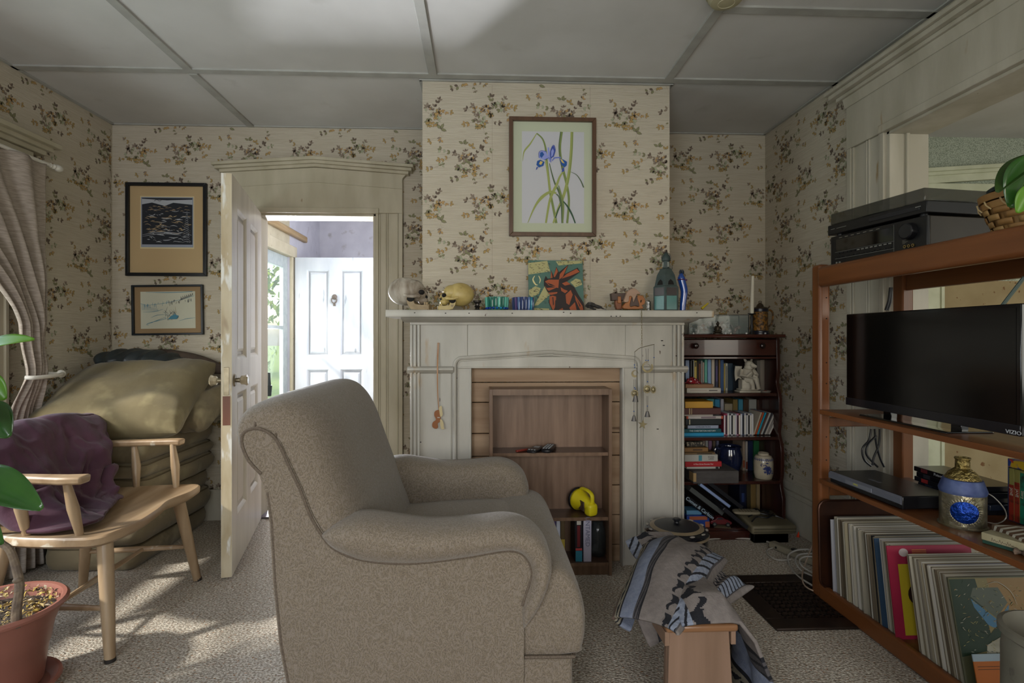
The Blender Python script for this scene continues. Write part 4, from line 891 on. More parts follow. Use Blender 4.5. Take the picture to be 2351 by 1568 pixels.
for i, j, k in ((0, 2, .42), (1, 3, .42), (0, 1, .30)):
    p, q2 = on(i, k), on(j, k if i != 0 or j != 1 else .30)
    if (i, j) == (0, 1): p, q2 = on(0, .42).lerp(on(2, .42), .45), on(1, .42).lerp(on(3, .42), .45)
    g = G(); g.tube([p, p.lerp(q2, .5), q2], [.008, .013, .008], 10); g.build('stretcher', M_ash, wc)
# arm bow and spindles
for yy, s_ in ((1.915, -1), (2.565, 1)):
    g = G(); A_ = [(-1.375-.035*(s_ > 0), yy+.005*s_), (-1.45, yy+.01*s_), (-1.56, yy-.005*s_), (-1.70, yy-.02*s_), (-1.84, yy-.07*s_)]
    top_, ws_ = [], [.030, .030, .024, .022, .022]
    v = []
    for (x, y), w__ in zip(A_, ws_):
        v += [(x, y-w__, .650), (x, y+w__, .650), (x, y+w__*.8, .622), (x, y-w__*.8, .622)]
    f = [(i*4+q, i*4+(q+1) % 4, (i+1)*4+(q+1) % 4, (i+1)*4+q) for i in range(4) for q in range(4)]+[(3, 2, 1, 0), (16, 17, 18, 19)]
    g.add(v, f); g.build('arm', M_ash, wc, bevel=.008, fixn=True)
    for x0, x1 in ((-1.42, -1.445), (-1.60, -1.62), (-1.72, -1.78)):
        yb_ = yy-.028*s_; g = G(); g.tube([(x0, yb_, SZ+.005), (lerp(x0, x1, .5), lerp(yb_, yy, .5), .53), (x1-.005, yy-.005*s_, .63)], [.0125, .019, .0115], 12); g.build('spindle', M_ashv, wc)
bow = cr([(-1.84, 1.985, .66), (-1.885, 2.08, .70), (-1.905, 2.24, .71), (-1.885, 2.40, .70), (-1.84, 2.495, .66)], 5)
g = G(); v = []
for p in bow: v += [(p.x-.012, p.y, p.z+.035), (p.x+.012, p.y, p.z+.04), (p.x+.012, p.y, p.z-.045), (p.x-.012, p.y, p.z-.045)]
nb = len(bow); f = [(i*4+q, i*4+(q+1) % 4, (i+1)*4+(q+1) % 4, (i+1)*4+q) for i in range(nb-1) for q in range(4)]+[(3, 2, 1, 0), tuple((nb-1)*4+q for q in range(4))]
g.add(v, f); g.build('crest_rail', M_ash, wc, bevel=.008, fixn=True)
for k in range(5):
    y = 2.06+k*.09; g = G(); g.tube([(-1.80, y, SZ), (-1.85, y, .57), (-1.895, y, .68)], [.010, .015, .010], 10); g.build('spindle', M_ashv, wc)
# fleece
M_flc = pm('purple_fleece', '#4b2838', '#3e2030', scale=5, rough=.85, bump=.12, bscale=90, sheen=.12)
path = cr([(-1.945, 0, .47), (-1.955, 0, .62), (-1.945, 0, .725), (-1.895, 0, .775), (-1.83, 0, .765), (-1.775, 0, .70), (-1.73, 0, .62), (-1.69, 0, .54), (-1.64, 0, .475), (-1.58, 0, .450), (-1.50, 0, .447)], 6)
def fleece(u, v):
    k = v*(len(path)-1); i = min(int(k), len(path)-2); p = path[i].lerp(path[i+1], k-i)
    w_ = max(0, v-.28)
    yr = 2.69-.06*v if v < .45 else 2.663-.60*(v-.45)
    y = lerp(1.93, yr, u)
    bul = math.sin(math.pi*min(1, max(0, u)))**.3
    f1 = math.sin(u*25+5*v+4*mn.noise((u*3, v*4, 1)))*.5+math.sin(u*47-8*v+5*mn.noise((u*4, v*5, 3)))*.25
    rid = max(0, 1-abs(mn.noise((u*3+v*2, v*4.5-u*3, 2.5)))*3)+.45*max(0, 1-abs(mn.noise((u*9-v*2, v*11+u*3, 7.5)))*3.5)
    blob = mn.noise((u*3, v*3.5, 5))
    gather = max(0, (u-.72)/.28)
    amp = (.25+min(1, w_*2.4))*(1-.8*max(0, (v-.86)/.14))
    d = (.010*f1+.017*rid+.045*blob+.008*gather*math.sin(v*46+3*mn.noise((u*5, v*5, 8))))*amp+.035*bul*min(1, w_*3)*(1-max(0, (v-.8)/.2)); d *= .25+.75*bul
    nx, nz = (1, .45) if v > .45 else ((.3, 1) if v > .2 else (-1, 0))
    edge = 1-bul; hem = (.16*(u*(1-u)*4)**.5*(1-u)+.05*math.sin(u*6))*max(0, v-.75)*4*.5
    x = p.x+nx*d+hem-edge*.04*(v > .4); z = p.z+max(nz*d, -.002 if v > .8 else nz*d)-edge*.05*(v < .7)
    x = max(x, -1.96) if v > .3 else x
    return (x, y+.004*gather*math.sin(v*46), max(z, SZ+.023+.003*math.sin(u*30)) if v > .72 else z)
g = G(); g.grid(fleece, 150, 130)
o = g.build('fleece_blanket', M_flc, None, solid=.012, smooth=180)
tag(recentre(o), 'crumpled dark purple fleece draped over the back of the wooden chair', 'fleece')

# ================================================================ folded foam stack, cushions
M_fut = pm('beige_microsuede', '#83765c', '#70644c', scale=4, rough=.9, bump=.18, bscale=22, sheen=.15, spots=('#9a9072', 7, .55, .75))
M_fut2 = pm('olive_microsuede', '#75694a', '#62573b', scale=5, rough=.9, bump=.3, bscale=14, sheen=.15, spots=('#857a58', 8, .55, .75))
fs = thing('folded_foam_bed', 'beige suede foam bed folded into a tall stack in the corner', 'foam bed', (-1.93, 2.99, 0))
layers = [(0, .115), (.115, .235), (.235, .34), (.34, .44), (.44, .515), (.515, .635)]; rf_ = random.Random(4)
for k, (z0, z1) in enumerate(layers):
    dx = rf_.uniform(-.015, .02); dy = rf_.uniform(-.015, .015)
    x0, x1, y0, y1 = -2.11, -1.66+dx+(.0 if k else -.02), 2.66+dy, 3.325
    g = G(); n_ = 44; out_ = []
    def ring(inset, z, wob):
        pts = []; rr = .05
        for (cxx, cyy, a0) in ((x1-inset-rr, y0+inset+rr, -90), (x1-inset-rr, y1-inset-rr, 0), (x0+inset+rr, y1-inset-rr, 90), (x0+inset+rr, y0+inset+rr, 180)):
            for j in range(9):
                a = R(a0+j*90/8); pts.append((cxx+rr*math.cos(a), cyy+rr*math.sin(a)))
        L_ = []
        m_ = len(pts)
        for i in range(m_):
            a, b = Vector((*pts[i], 0)), Vector((*pts[(i+1) % m_], 0)); seg_ = max(1, int((b-a).length/.03))
            for s2 in range(seg_):
                p = a.lerp(b, s2/seg_); d = mn.noise((p.x*6, p.y*6, z*9+k))*wob
                c_ = Vector((-1.95, 3.0, 0)); dr = (p-c_).normalized(); L_.append((p.x+dr.x*d, p.y+dr.y*d, z+mn.noise((p.x*4, p.y*4, z*3+k*5))*.006))
        return L_
    rings = [ring(.012, z0, 0), ring(.0, z0+.006, .012), ring(-.012, lerp(z0, z1, .3), .028), ring(-.016, lerp(z0, z1, .6), .028), ring(-.004, z1-.012, .014), ring(.012, z1, .004), ring(.12, z1+.006, .0)]
    mlen = min(len(r_) for r_ in rings); 
    def resamp(r_, m2):
        return [tuple(Vector(r_[int(i*len(r_)/m2) % len(r_)]).lerp(Vector(r_[(int(i*len(r_)/m2)+1) % len(r_)]), (i*len(r_)/m2) % 1)) for i in range(m2)]
    rings = [resamp(r_, 96) for r_ in rings]; v = [p for r_ in rings for p in r_]
    f = [(a*96+i, a*96+(i+1) % 96, (a+1)*96+(i+1) % 96, (a+1)*96+i) for a in range(len(rings)-1) for i in range(96)]+[tuple(range(95, -1, -1)), tuple((len(rings)-1)*96+i for i in range(96))]
    g.add(v, f); l_ = g.build('foam_layer', M_fut, fs, smooth=70)
    g = G(); g.tube([(p[0], p[1], p[2]+.002) for p in rings[4]], .004, 5, closed=True); g.build('welt', pm('futon_welt', '#5f543f', rough=.9), l_)
def cushion(g, c, W_, D_, Hh, rot, seed, ex=3.2, wr=.012, corner=.0):
    M = Matrix.Translation(c) @ Euler(rot).to_matrix().to_4x4(); nu = 40
    for sg in (1, -1):
        def fn(u, v):
            s, t = 2*u-1, 2*v-1; s, t = math.sin(s*math.pi/2), math.sin(t*math.pi/2)
            prof = max(0, (1-abs(s)**ex)*(1-abs(t)**ex))**.42
            pin = 1-.06*(abs(s*t))**.0*0
            x = s*W_/2*(1-.05*(1-abs(t)**2)*0-.06*(1-abs(s)))*1; y = t*D_/2
            edge = abs(t)**3; x += wr*.5*mn.noise((s*9, t*3, seed)); 
            z = sg*prof*Hh/2+sg*prof**.3*mn.noise((s*2.2, t*2.2, seed))*wr*1.6+sg*prof**.5*math.sin(s*26+mn.noise((s*3, t*3, seed))*4)*wr*.35*edge
            x *= 1+.05*abs(t)**2; y *= 1+.05*abs(s)**2
            return tuple(M @ Vector((x, y, z)))
        g.grid(fn, nu, nu)
        if sg < 0:
            k = nu*nu; 
            for i in range(len(g.f)-(nu-1)**2, len(g.f)): g.f[i] = g.f[i][::-1]
    return g
g = G(); cushion(g, (-1.895, 2.93, .80), .68, .66, .25, (R(26), R(-2), R(8)), 2.2)
t = thing('large_cushion', 'large olive beige suede cushion lying slanted on top of the foam stack', 'cushion', (-1.895, 2.93, .66)); g.build('cover', M_fut2, t, smooth=180)
g = G(); cushion(g, (-1.66, 3.13, .735), .36, .40, .20, (R(18), R(4), R(-10)), 7.7, wr=.022)
t = thing('small_cushion', 'smaller crumpled beige cushion tucked behind the large one, near the door edge', 'cushion', (-1.66, 3.13, .64)); g.build('cover', M_fut, t, smooth=180)
# dark rain jacket and brown blanket on the pile
M_jac = pm('dark_nylon', '#2c3336', '#232829', scale=8, rough=.38, bump=.3, bscale=14)
g = G()
def jac(u, v):
    p0 = Vector((-2.20, 3.14, 1.0)); p1 = Vector((-1.62, 3.24, .93))
    c_ = p0.lerp(p1, u); r_ = (.020+.048*math.sin(math.pi*min(1, u*1.15))**.6)*(1+.35*math.sin(u*40)*(.5+.5*mn.noise((u*5, 0, 1)))*.4); a = v*2*math.pi
    return (c_.x+.01*mn.noise((u*9, v*3, 2)), c_.y+math.cos(a)*r_*1.7, c_.z+.02*math.sin(u*3.1)+math.sin(a)*r_+.006*math.sin(u*55+a*2))
g.grid(jac, 90, 24, cv=True); o = g.build('rain_jacket', M_jac, None, smooth=180)
tag(recentre(o), 'rolled shiny dark grey rain jacket on top of the large cushion', 'jacket')
g = G()
def blk(u, v):
    p0, p1 = Vector((-2.08, 3.29, 1.02)), Vector((-1.50, 3.30, .90)); c_ = p0.lerp(p1, u); r_ = .055*math.sin(math.pi*min(1, .05+u*.95))**.5*(1+.2*mn.noise((u*4, 1, 3))); a = v*2*math.pi
    return (c_.x, c_.y-.02+math.cos(a)*r_*.9, c_.z+.03*math.sin(u*2.6)+math.sin(a)*r_)
g.grid(blk, 50, 20, cv=True); o = g.build('brown_blanket', pm('brown_cloth', '#4f4238', '#40352d', scale=9, rough=.9, bump=.2), None, smooth=180)
tag(recentre(o), 'rolled dark brown blanket behind the grey jacket against the wallpaper', 'blanket')

# ================================================================ curtain with rod and tie-back
M_cur = pm('slub_curtain', '#aa9e92', '#8f8479', scale=26, st=(1, 1, 9), rough=.9, bump=.25, bscale=60, detail=3)
b_ = M_cur.node_tree.nodes['Principled BSDF']; b_.inputs['Subsurface Weight'].default_value = 0
ct = thing('curtain', 'taupe slub curtain gathered by a white hook at the side window', 'curtain', (-2.16, 2.2, 0))
def curt(u, v):
    z = lerp(1.995, .02, v); zt_ = .944
    if z > zt_:
        k = (z-zt_)/(1.995-zt_); ya = 2.585-.13*k**1.2-1.25*max(0, k-.22)**1.6; yb = 2.70+.055*k**.5
    else:
        k = (zt_-z)/zt_; ya = 2.585-.16*k**.7; yb = 2.70+.05*k
    w_ = yb-ya; y = ya+w_*u; amp = .022*min(1, .35+abs(z-zt_)*1.1); ph = u*2*math.pi*6
    x = -2.175+amp*math.sin(ph+1.2*mn.noise((u*4, z*1.5, 2)))+.018*mn.noise((u*6, z*4, 1))+.035*math.exp(-((z-zt_)/.12)**2)+.03*max(0, 1-abs(z-zt_-.25)/.4)
    return (x, y, z)
g = G(); g.grid(curt, 180, 120); g.build('drape', M_cur, ct, smooth=180, solid=.002)
M_rod = flat('#cfccc2', .4)
g = G(); g.tube([(-2.185, .6, 2.0), (-2.185, 2.80, 2.0)], .009, 10); g.build('rod', M_rod, ct)
g = G(); g.ball((-2.185, 2.84, 2.0), .018, .028, .018); g.tube([(-2.185, 2.79, 2.0), (-2.185, 2.80, 2.0), (-2.185, 2.81, 2.0), (-2.185, 2.82, 2.0)], [.012, .008, .014, .009], 12); g.build('finial', M_rod, ct)
g = G(); h0 = P(140, 863, 2.76)
g.tube(cr([(-2.262, 2.80, .945), (-2.16, 2.79, .945), (-2.115, 2.775, .945), (-2.095, 2.72, .942), (-2.09, 2.64, .94), (-2.10, 2.585, .94), (-2.125, 2.57, .942)], 5), .0095, 10); g.ball((-2.13, 2.79, .945), .02); g.build('tie_back_hook', M_rod, ct)

# ================================================================ potted plant
M_pot = pm('terracotta_plastic', '#925f51', '#855548', scale=3, rough=.42)
pp = thing('potted_plant', 'leafy plant in a big terracotta plastic pot beside the wooden chair', 'potted plant', (-1.53, 1.74, 0))
pc = (-1.53, 1.74)
g = G(); g.lathe([(.0, .012), (.10, .012), (.118, .03), (.132, .14), (.136, .145), (.146, .205), (.150, .215), (.165, .255), (.168, .262), (.182, .268), (.184, .276), (.176, .284), (.166, .282), (.158, .262), (.150, .235), (0, .235)], (pc[0], pc[1], 0), 48); g.build('pot', M_pot, pp)
g = G(); g.lathe([(0, 0), (.125, 0), (.15, .03), (.156, .032), (.158, .028), (.155, .036), (.146, .036), (.125, .010), (0, .008)], (pc[0]+.01, pc[1], 0), 40); g.build('saucer', M_pot, pp)
g = G(); g.lathe([(0, .247), (.08, .250), (.155, .244)], (pc[0], pc[1], 0), 30); g.build('soil', pm('dry_soil', '#2b2622', '#54483c', scale=60, rough=1, bump=.8), pp)
g = G(); rs = random.Random(9); 
for i in range(420):
    a, r_ = rs.uniform(0, 2*math.pi), .152*math.sqrt(rs.random()); p = Vector((pc[0]+r_*math.cos(a), pc[1]+r_*math.sin(a), .252+rs.uniform(0, .018)+.012*(r_ > .11)))
    e = Euler((rs.uniform(-.5, .5), rs.uniform(-.5, .5), rs.uniform(0, 6))).to_matrix(); L_ = rs.uniform(.008, .034); w_ = L_*rs.uniform(.15, .5)
    g.poly([p+e @ Vector(q_) for q_ in ((-L_/2, 0, 0), (0, -w_/2, .004), (L_/2, 0, 0), (0, w_/2, .005))], rs.choice([0, 0, 1, 2, 3, 4]))
o = g.build('dry_leaf_litter', [flat('#a58f5c', .8), flat('#8a6f3f', .8), flat('#b5a58c', .8), flat('#b8a048', .8), flat('#4a3d30', .9)], pp, smooth=0); o['kind'] = 'stuff'
M_stem = pm('pale_bark', '#7f6f5c', '#64564a', scale=40, rough=.8, bump=.4)
s_pts = [(-1.495, 1.70, .245), (-1.49, 1.695, .32), (-1.485, 1.70, .40), (-1.50, 1.70, .455), (-1.545, 1.70, .50), (-1.60, 1.69, .54), (-1.62, 1.68, .66), (-1.60, 1.67, .80), (-1.57, 1.66, .98)]
s_pts = [P(38, 1440, 1.66), P(38, 1400, 1.66), P(45, 1345, 1.66), P(36, 1300, 1.67), P(22, 1262, 1.67), P(-5, 1235, 1.67), P(-30, 1150, 1.66), P(-40, 1040, 1.64), P(-35, 900, 1.62), P(-30, 800, 1.60)]
g = G(); g.tube(cr(s_pts, 4), [lerp(.014, .006, i/36) for i in range(37)], 10); g.ball(P(40, 1332, 1.655), .012, .012, .008); g.build('stem', M_stem, pp)
M_lf = pm('glossy_leaf', '#2f5a1f', '#234a18', scale=7, rough=.25, coat=.3)
M_lf2 = pm('young_leaf', '#5f8f22', '#4a7a1c', scale=7, rough=.35)
M_rib = flat('#8fa04a', .5)
def leaf3(par, base, tip, wd, nrm, mat, curl=.15, rib=True, nm='leaf'):
    base, tip = Vector(base), Vector(tip); ax = tip-base; L_ = ax.length; ax.normalize(); nr = Vector(nrm); nr = (nr-ax*nr.dot(ax)).normalized(); sd_ = ax.cross(nr)
    def fn(u, v):
        t = v*2-1; wv = math.sin(math.pi*min(1, u*.94+.03))**.75*(1-.25*u)
        return tuple(base+ax*(u*L_)+sd_*(t*wd/2*wv*1.1)+nr*(-curl*L_*(u-.15)**2+abs(t)**1.5*wd*.22*wv))
    g = G(); g.grid(fn, 18, 9); l_ = g.build(nm, mat, par, smooth=180, solid=.0012)
    if rib:
        g = G(); g.tube([tuple(Vector(fn(i/12, .5))-nr*.0015) for i in range(13)], [.0022]*12+[.0008], 5); g.build('midrib', M_rib, l_)
cn = (.5, -.8, .45)
leaf3(pp, P(-60, 1080, 1.50), P(84, 1160, 1.44), .095, (.45, -.85, .5), M_lf)
leaf3(pp, P(-60, 810, 1.52), P(66, 768, 1.50), .065, (.2, -.6, .9), M_lf2)
leaf3(pp, P(-45, 930, 1.52), P(16, 1000, 1.50), .10, (.5, -.85, .2), M_lf)
leaf3(pp, P(-50, 860, 1.55), P(9, 915, 1.55), .07, (.5, -.85, .2), M_lf2)
leaf3(pp, P(-60, 960, 1.45), P(-30, 900, 1.35), .10, (.5, -.85, .2), M_lf)
leaf3(pp, P(-70, 1150, 1.5), P(2, 1250, 1.5), .05, (.5, -.85, .2), M_lf)
# ================================================================ things on the mantel shelf
MZ = SHZ
def on_mantel(px, Y): p = P(px, 710, Y); return (p.x, Y, MZ)
def skull(label, px, Y, rz, s, m1, m2, ry=0):
    t = thing('skull_model', label, 'skull', on_mantel(px, Y), (0, 0, rz), 'model skulls on the mantel')
    def T(p): return (p[0]*s, p[1]*s, p[2]*s)
    g = G()
    for c_, r_ in (((-.025, 0, .090), (.079, .062, .066)), ((.020, 0, .098), (.050, .052, .046)), ((.046, 0, .070), (.034, .037, .032)), ((.064, 0, .046), (.024, .026, .019)), ((.048, .036, .065), (.018, .012, .012)), ((.048, -.036, .065), (.018, .012, .012)), ((.058, 0, .104), (.016, .038, .009))):
        g.ball(T(c_), *T(r_), n=28, m=18)
    g.tube([T(p) for p in ((.066, 0, .094), (.078, 0, .082), (.086, 0, .070))], [.008*s, .007*s, .004*s], 8); g.build('cranium', m1, t, local=True, smooth=180)
    for sg in (-1, 1):
        g = G(); g.ball(T((.064, sg*.024, .083)), .016*s, .0145*s, .0125*s, rot=(0, 0, sg*R(35))); g.build('eye_socket', M_dark, t, local=True)
        g = G(); g.tube([T(p) for p in ((.056, sg*.042, .066), (.035, sg*.058, .062), (.015, sg*.062, .063), (-.008, sg*.058, .070))], .0048*s, 8, flat=1.5); g.build('cheek_arch', m1, t, local=True)
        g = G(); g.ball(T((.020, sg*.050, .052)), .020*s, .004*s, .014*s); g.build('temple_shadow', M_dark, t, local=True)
    g = G(); g.ball(T((.079, 0, .062)), .008*s, .009*s, .010*s); g.build('nose_opening', M_dark, t, local=True)
    g = G()
    for sg in (-1, 1):
        pr = [(.000, .058), (.012, .064), (.030, .054), (.040, .028), (.070, .024), (.094, .026), (.100, .010), (.092, .000), (.050, .0), (.020, .006), (.006, .028)]
        ya, yb = (sg*.052, sg*.044)
        v = [T((x, lerp(ya, sg*.022, max(0, (x-.03)/.07)), z)) for x, z in pr]+[T((x, lerp(yb, sg*.012, max(0, (x-.03)/.07)), z)) for x, z in pr]; k = len(pr)
        g.add(v, [tuple(range(k)), tuple(range(2*k-1, k-1, -1))]+[(i, k+i, k+(i+1) % k, (i+1) % k) for i in range(k)])
    g.box(.088*s, .100*s, -.022*s, .022*s, 0, .026*s); g.build('lower_jaw', m2, t, local=True, fixn=True, bevel=.0015, smooth=60)
    for i in range(7):
        y = (i-3)*.0062; g = G(); g.box((.084-abs(i-3)**2*.001)*s, (.0905-abs(i-3)**2*.001)*s, (y-.0028)*s, (y+.0028)*s, .024*s, .038*s); g.build('tooth', m2, t, local=True, bevel=.0008, seg=1)
    return t
M_sk1 = pm('weathered_bone', '#b8b0a2', '#7a6d5d', scale=22, st=(1, 1, .3), rough=.55, bump=.5, bscale=30)
M_sk1b = pm('tan_bone', '#a89574', '#8f7c5e', scale=30, rough=.6, bump=.2)
M_sk2 = pm('yellow_bone', '#b9a468', '#9c874a', scale=16, rough=.4, spots=('#6b5530', 20, .66, .74))
skull('grey veined model skull looking right at the left end of the mantel', 941, 2.57, R(-12), 1.02, M_sk1, M_sk1b)
sk = skull('yellowed plastic model skull looking left beside the grey skull', 1046, 2.57, R(188), .86, M_sk2, M_sk2)
g = G(); g.tube([(.052*math.cos(a)*1.36-.012-.012*math.sin(a), -.0585*.86*abs(math.sin(a))**.3-.0015, .078+.035*math.cos(a)) for a in [math.pi*i/14+.1 for i in range(14)]], .0010, 4); g.build('cut_line', M_dark, sk, local=True)
# candlestick, glass bowls
c = on_mantel(1096, 2.58); t = thing('candle_holder', 'small dark pewter candle holder right of the yellow skull', 'candle holder', c)
M_pew = pm('pewter', '#4f4b47', '#3a3734', scale=30, rough=.35, metal=.8)
g = G(); g.lathe([(0, 0), (.030, 0), (.031, .004), (.012, .008), (.009, .014), (.016, .020), (.010, .026), (.010, .034), (.019, .041), (.021, .050), (.018, .050), (.014, .038), (0, .036)], n=24); g.build('stem', M_pew, t, local=True)
g = G(); g.tube(cr([(.028, 0, .006), (.045, -.004, .012), (.062, -.006, .008), (.075, -.004, .003)], 4), .004, 8); g.build('handle', M_pew, t, local=True)
def mosaic(px, Y, r, h, label, name, cols, drops, base):
    t = thing(name, label, 'glass bowl', on_mantel(px, Y)); rr = random.Random(px)
    g = G(); g.lathe([(0, .002), (r*.82, .002), (r*.86, .008), (r*.97, h), (r*.90, h), (r*.78, .012), (0, .010)], n=30); g.build('glass_wall', pm('glass_'+base, base, rough=.08, trans=.5, alpha=.8), t, local=True)
    for k in range(18):
        a = k*2*math.pi/18; c_ = rr.choice(cols); g = G(); z0 = .016 if drops else .004
        g.tube([(r*(.90+.06*z/h)*math.cos(a), r*(.90+.06*z/h)*math.sin(a), z) for z in (z0, h*.5, h*.98)], [.0055, .0068, .006], 8)
        g.build('glass_strip', pm('glassbit_'+c_, c_, rough=.06, trans=.25, spec=.8), t, local=True)
        if drops: g = G(); g.ball((r*.93*math.cos(a+.17), r*.93*math.sin(a+.17), .012), .007, .007, .006, 8, 6); c_ = rr.choice(['#0a5fa8', '#1a8fb8', '#123f9a']); g.build('glass_drop', pm('glassbit_'+c_, c_, rough=.06, trans=.2, spec=.8), t, local=True)
mosaic(1141, 2.58, .055, .066, 'green glass bowl with a ring of blue drops on the mantel', 'mosaic_glass_bowl', ['#1f8f7a', '#3aa58a', '#6fc2ae', '#20705f', '#4fb09a'], True, '#5f9a8c')
mosaic(1201, 2.62, .052, .068, 'blue and violet striped glass votive left of the rooster panel', 'striped_glass_votive', ['#4a5f9c', '#5f7fb5', '#3a4a7a', '#6a5a8f', '#2a8fb0'], False, '#4a5a8a')
# rooster panel
A, B = P(1214, 709, 2.66), P(1337, 597, 2.70); W_, H_ = B.x-A.x, B.z-MZ
t = thing('rooster_panel', 'square painted panel of an orange rooster head leaning on the wallpaper', 'painting', (A.x+W_/2, 2.655, MZ), (R(-9), 0, 0))
g = G(); g.box(-W_/2, W_/2, 0, .008, 0, H_); g.build('board', flat('#3c5f55', .6), t, local=True, bevel=.001)
RO = [flat(c_, .6) for c_ in ('#4a6b60', '#a8a372', '#9a4d2a', '#251a18', '#8f3d20', '#d0c690', '#355a50')]
g = G(); pl = Plane(g, (-W_/2, -.0005, 0), (1, 0, 0), (0, 0, 1), (0, -1, 0), W_, H_)
def q(x, y): return ((x-118)/578, 1-(y-270)/548)
pl.poly([(0, 0), (1, 0), (1, 1), (0, 1)], 0)
for ps in ([(118, 300), (320, 275), (350, 390), (118, 425)], [(410, 280), (690, 272), (690, 300), (440, 325)], [(122, 590), (190, 548), (245, 570), (225, 630), (150, 665), (122, 640)], [(175, 755), (290, 545), (340, 640), (215, 750)], [(560, 505), (620, 465), (670, 480), (685, 530), (610, 560)], [(172, 780), (330, 785), (330, 818), (172, 818)]):
    pl.poly([q(*p) for p in ps], 1)
rr = random.Random(2)
for (x0, x1, y0, y1, n_) in ((125, 340, 290, 415, 34), (430, 680, 282, 315, 14), (128, 238, 560, 650, 20), (190, 320, 580, 740, 18), (570, 675, 480, 550, 14), (178, 325, 788, 812, 10)):
    for i in range(n_): x, y = rr.uniform(x0, x1), rr.uniform(y0, y1); pl.rib([q(x, y), q(x+rr.uniform(8, 24), y+rr.uniform(-8, 8))], .006, 3, n=2, de=.00003)
pl.rib([q(185, 440), q(165, 480), q(190, 530), q(215, 538)], (.01, .03, .01), 5); pl.rib([q(225, 440), q(242, 480), q(232, 520)], (.01, .02, .01), 5)
body = [(365, 818), (325, 720), (345, 640), (315, 610), (280, 540), (280, 490), (300, 440), (320, 470), (355, 465), (355, 375), (385, 440), (415, 340), (440, 400), (545, 315), (500, 420), (640, 350), (665, 395), (560, 470), (520, 500), (600, 560), (640, 640), (695, 730), (698, 818)]
pl.poly([q(*p) for p in body], 3)
for ps in ([(290, 500), (330, 540), (430, 570), (440, 480), (330, 480)], [(360, 385), (372, 460), (350, 465)], [(415, 350), (430, 395), (395, 455), (382, 445)], [(535, 328), (450, 420), (440, 480), (480, 450)], [(630, 362), (520, 420), (465, 470), (560, 440), (660, 395)], [(290, 545), (300, 570), (425, 560), (330, 600), (310, 585)], [(320, 620), (420, 612), (415, 628), (350, 645)],
    [(335, 660), (370, 650), (405, 660), (400, 760), (370, 810), (335, 730)], [(455, 560), (490, 585), (530, 600), (500, 625), (460, 600)], [(505, 640), (560, 590), (580, 640), (540, 750), (510, 730)], [(600, 640), (680, 760), (690, 818), (660, 818), (610, 700)], [(430, 800), (470, 780), (480, 818), (440, 818)], [(540, 780), (600, 720), (620, 818), (560, 818)], [(470, 520), (520, 500), (560, 530), (500, 545)]): pl.poly([q(*p) for p in ps], 2)
for ps in ([(365, 670), (375, 665), (380, 740), (370, 760)], [(310, 515), (360, 530), (400, 550), (350, 545)], [(620, 680), (660, 760), (650, 770)], [(395, 700), (405, 700), (398, 815), (388, 800)]): pl.poly([q(*p) for p in ps], 3)
g.build('rooster_painting', RO, t, local=True, smooth=0)
# driftwood bird, wooden block toy, elephant puzzle, shaker, lantern, blue bottle
M_drift = pm('dark_driftwood', '#3d3a37', '#1f1d1c', scale=40, rough=.7, bump=.6, spots=('#7a7a74', 30, .6, .64))
t = thing('feathered_driftwood', 'dark twisted stick and feather piece right of the rooster panel', 'ornament', on_mantel(1368, 2.60))
g = G(); g.tube(cr([(-.045, 0, .020), (-.035, -.005, .034), (-.01, 0, .028), (.02, 0, .018), (.045, -.005, .006), (.065, 0, .003)], 5), [.010]*5+[.012]*6+[.009]*6+[.005]*5+[.003]*4, 7); g.build('stick', M_drift, t, local=True)
g = G(); g.tube(cr([(-.042, -.008, .030), (-.030, -.012, .018), (-.012, -.012, .010), (.01, -.01, .006)], 4), [.008, .01, .011, .012, .012, .011, .01, .009, .008, .007, .006, .005, .004], 7, flat=.5); g.build('feather', M_drift, t, local=True)
g = G(); g.tube([(-.010, -.012, .005), (.022, -.012, .006), (.046, -.010, .003)], [.005, .007, .002], 8); g.build('white_tip', flat('#a8a094', .7), t, local=True)
M_tk = wood('toy_brown_wood', '#7c4526', '#643519', 'X', rough=.4); M_tk2 = wood('toy_orange_wood', '#9c6030', '#835028', 'X', rough=.4); M_tk3 = wood('toy_pale_wood', '#a58670', '#917560', 'X', rough=.45); M_tkd = wood('toy_dark_wood', '#4f3c33', '#3d2e27', 'X', rough=.5)
def q3(x, y, o=(1380, 640), k=2351/130): return (o[0]+x/k, o[1]+y/k)
def pxprism(pts, Y0, Y1, par, nm, mat, bev=.002, smooth_=3):
    g = G(); L_ = [P(*q3(*p), Y0) for p in pts]; c_ = cr([(p.x, 0, max(p.z, MZ+.0005)) for p in L_], smooth_, True); g.prism([(p.x, max(p.z, MZ+.0003)) for p in c_], 'Y', Y0, Y1); return g.build(nm, mat, par, bevel=bev, fixn=True)
t = thing('wooden_block_stand', 'stacked brown wooden blocks left of the elephant puzzle', 'ornament', on_mantel(1420, 2.60))
pxprism([(430, 600), (1040, 590), (1100, 600), (1100, 890), (460, 900)], 2.585, 2.625, t, 'log', M_tkd, smooth_=1)
pxprism([(600, 890), (860, 890), (860, 1270), (650, 1270), (600, 1050)], 2.59, 2.62, t, 'base_block', M_tk, smooth_=1)
pxprism([(700, 730), (830, 730), (840, 1010), (705, 1010)], 2.578, 2.60, t, 'peg', M_tk2, smooth_=1)
t = thing('elephant_puzzle', 'interlocking wooden elephant puzzle in brown and orange woods', 'wooden puzzle', on_mantel(1465, 2.57))
pxprism([(960, 950), (1020, 730), (1120, 520), (1330, 390), (1480, 450), (1640, 620), (1500, 640), (1440, 760), (1390, 870), (1360, 970), (1320, 830), (1260, 720), (1170, 740), (1140, 950)], 2.558, 2.582, t, 'pale_elephant', M_tk3)
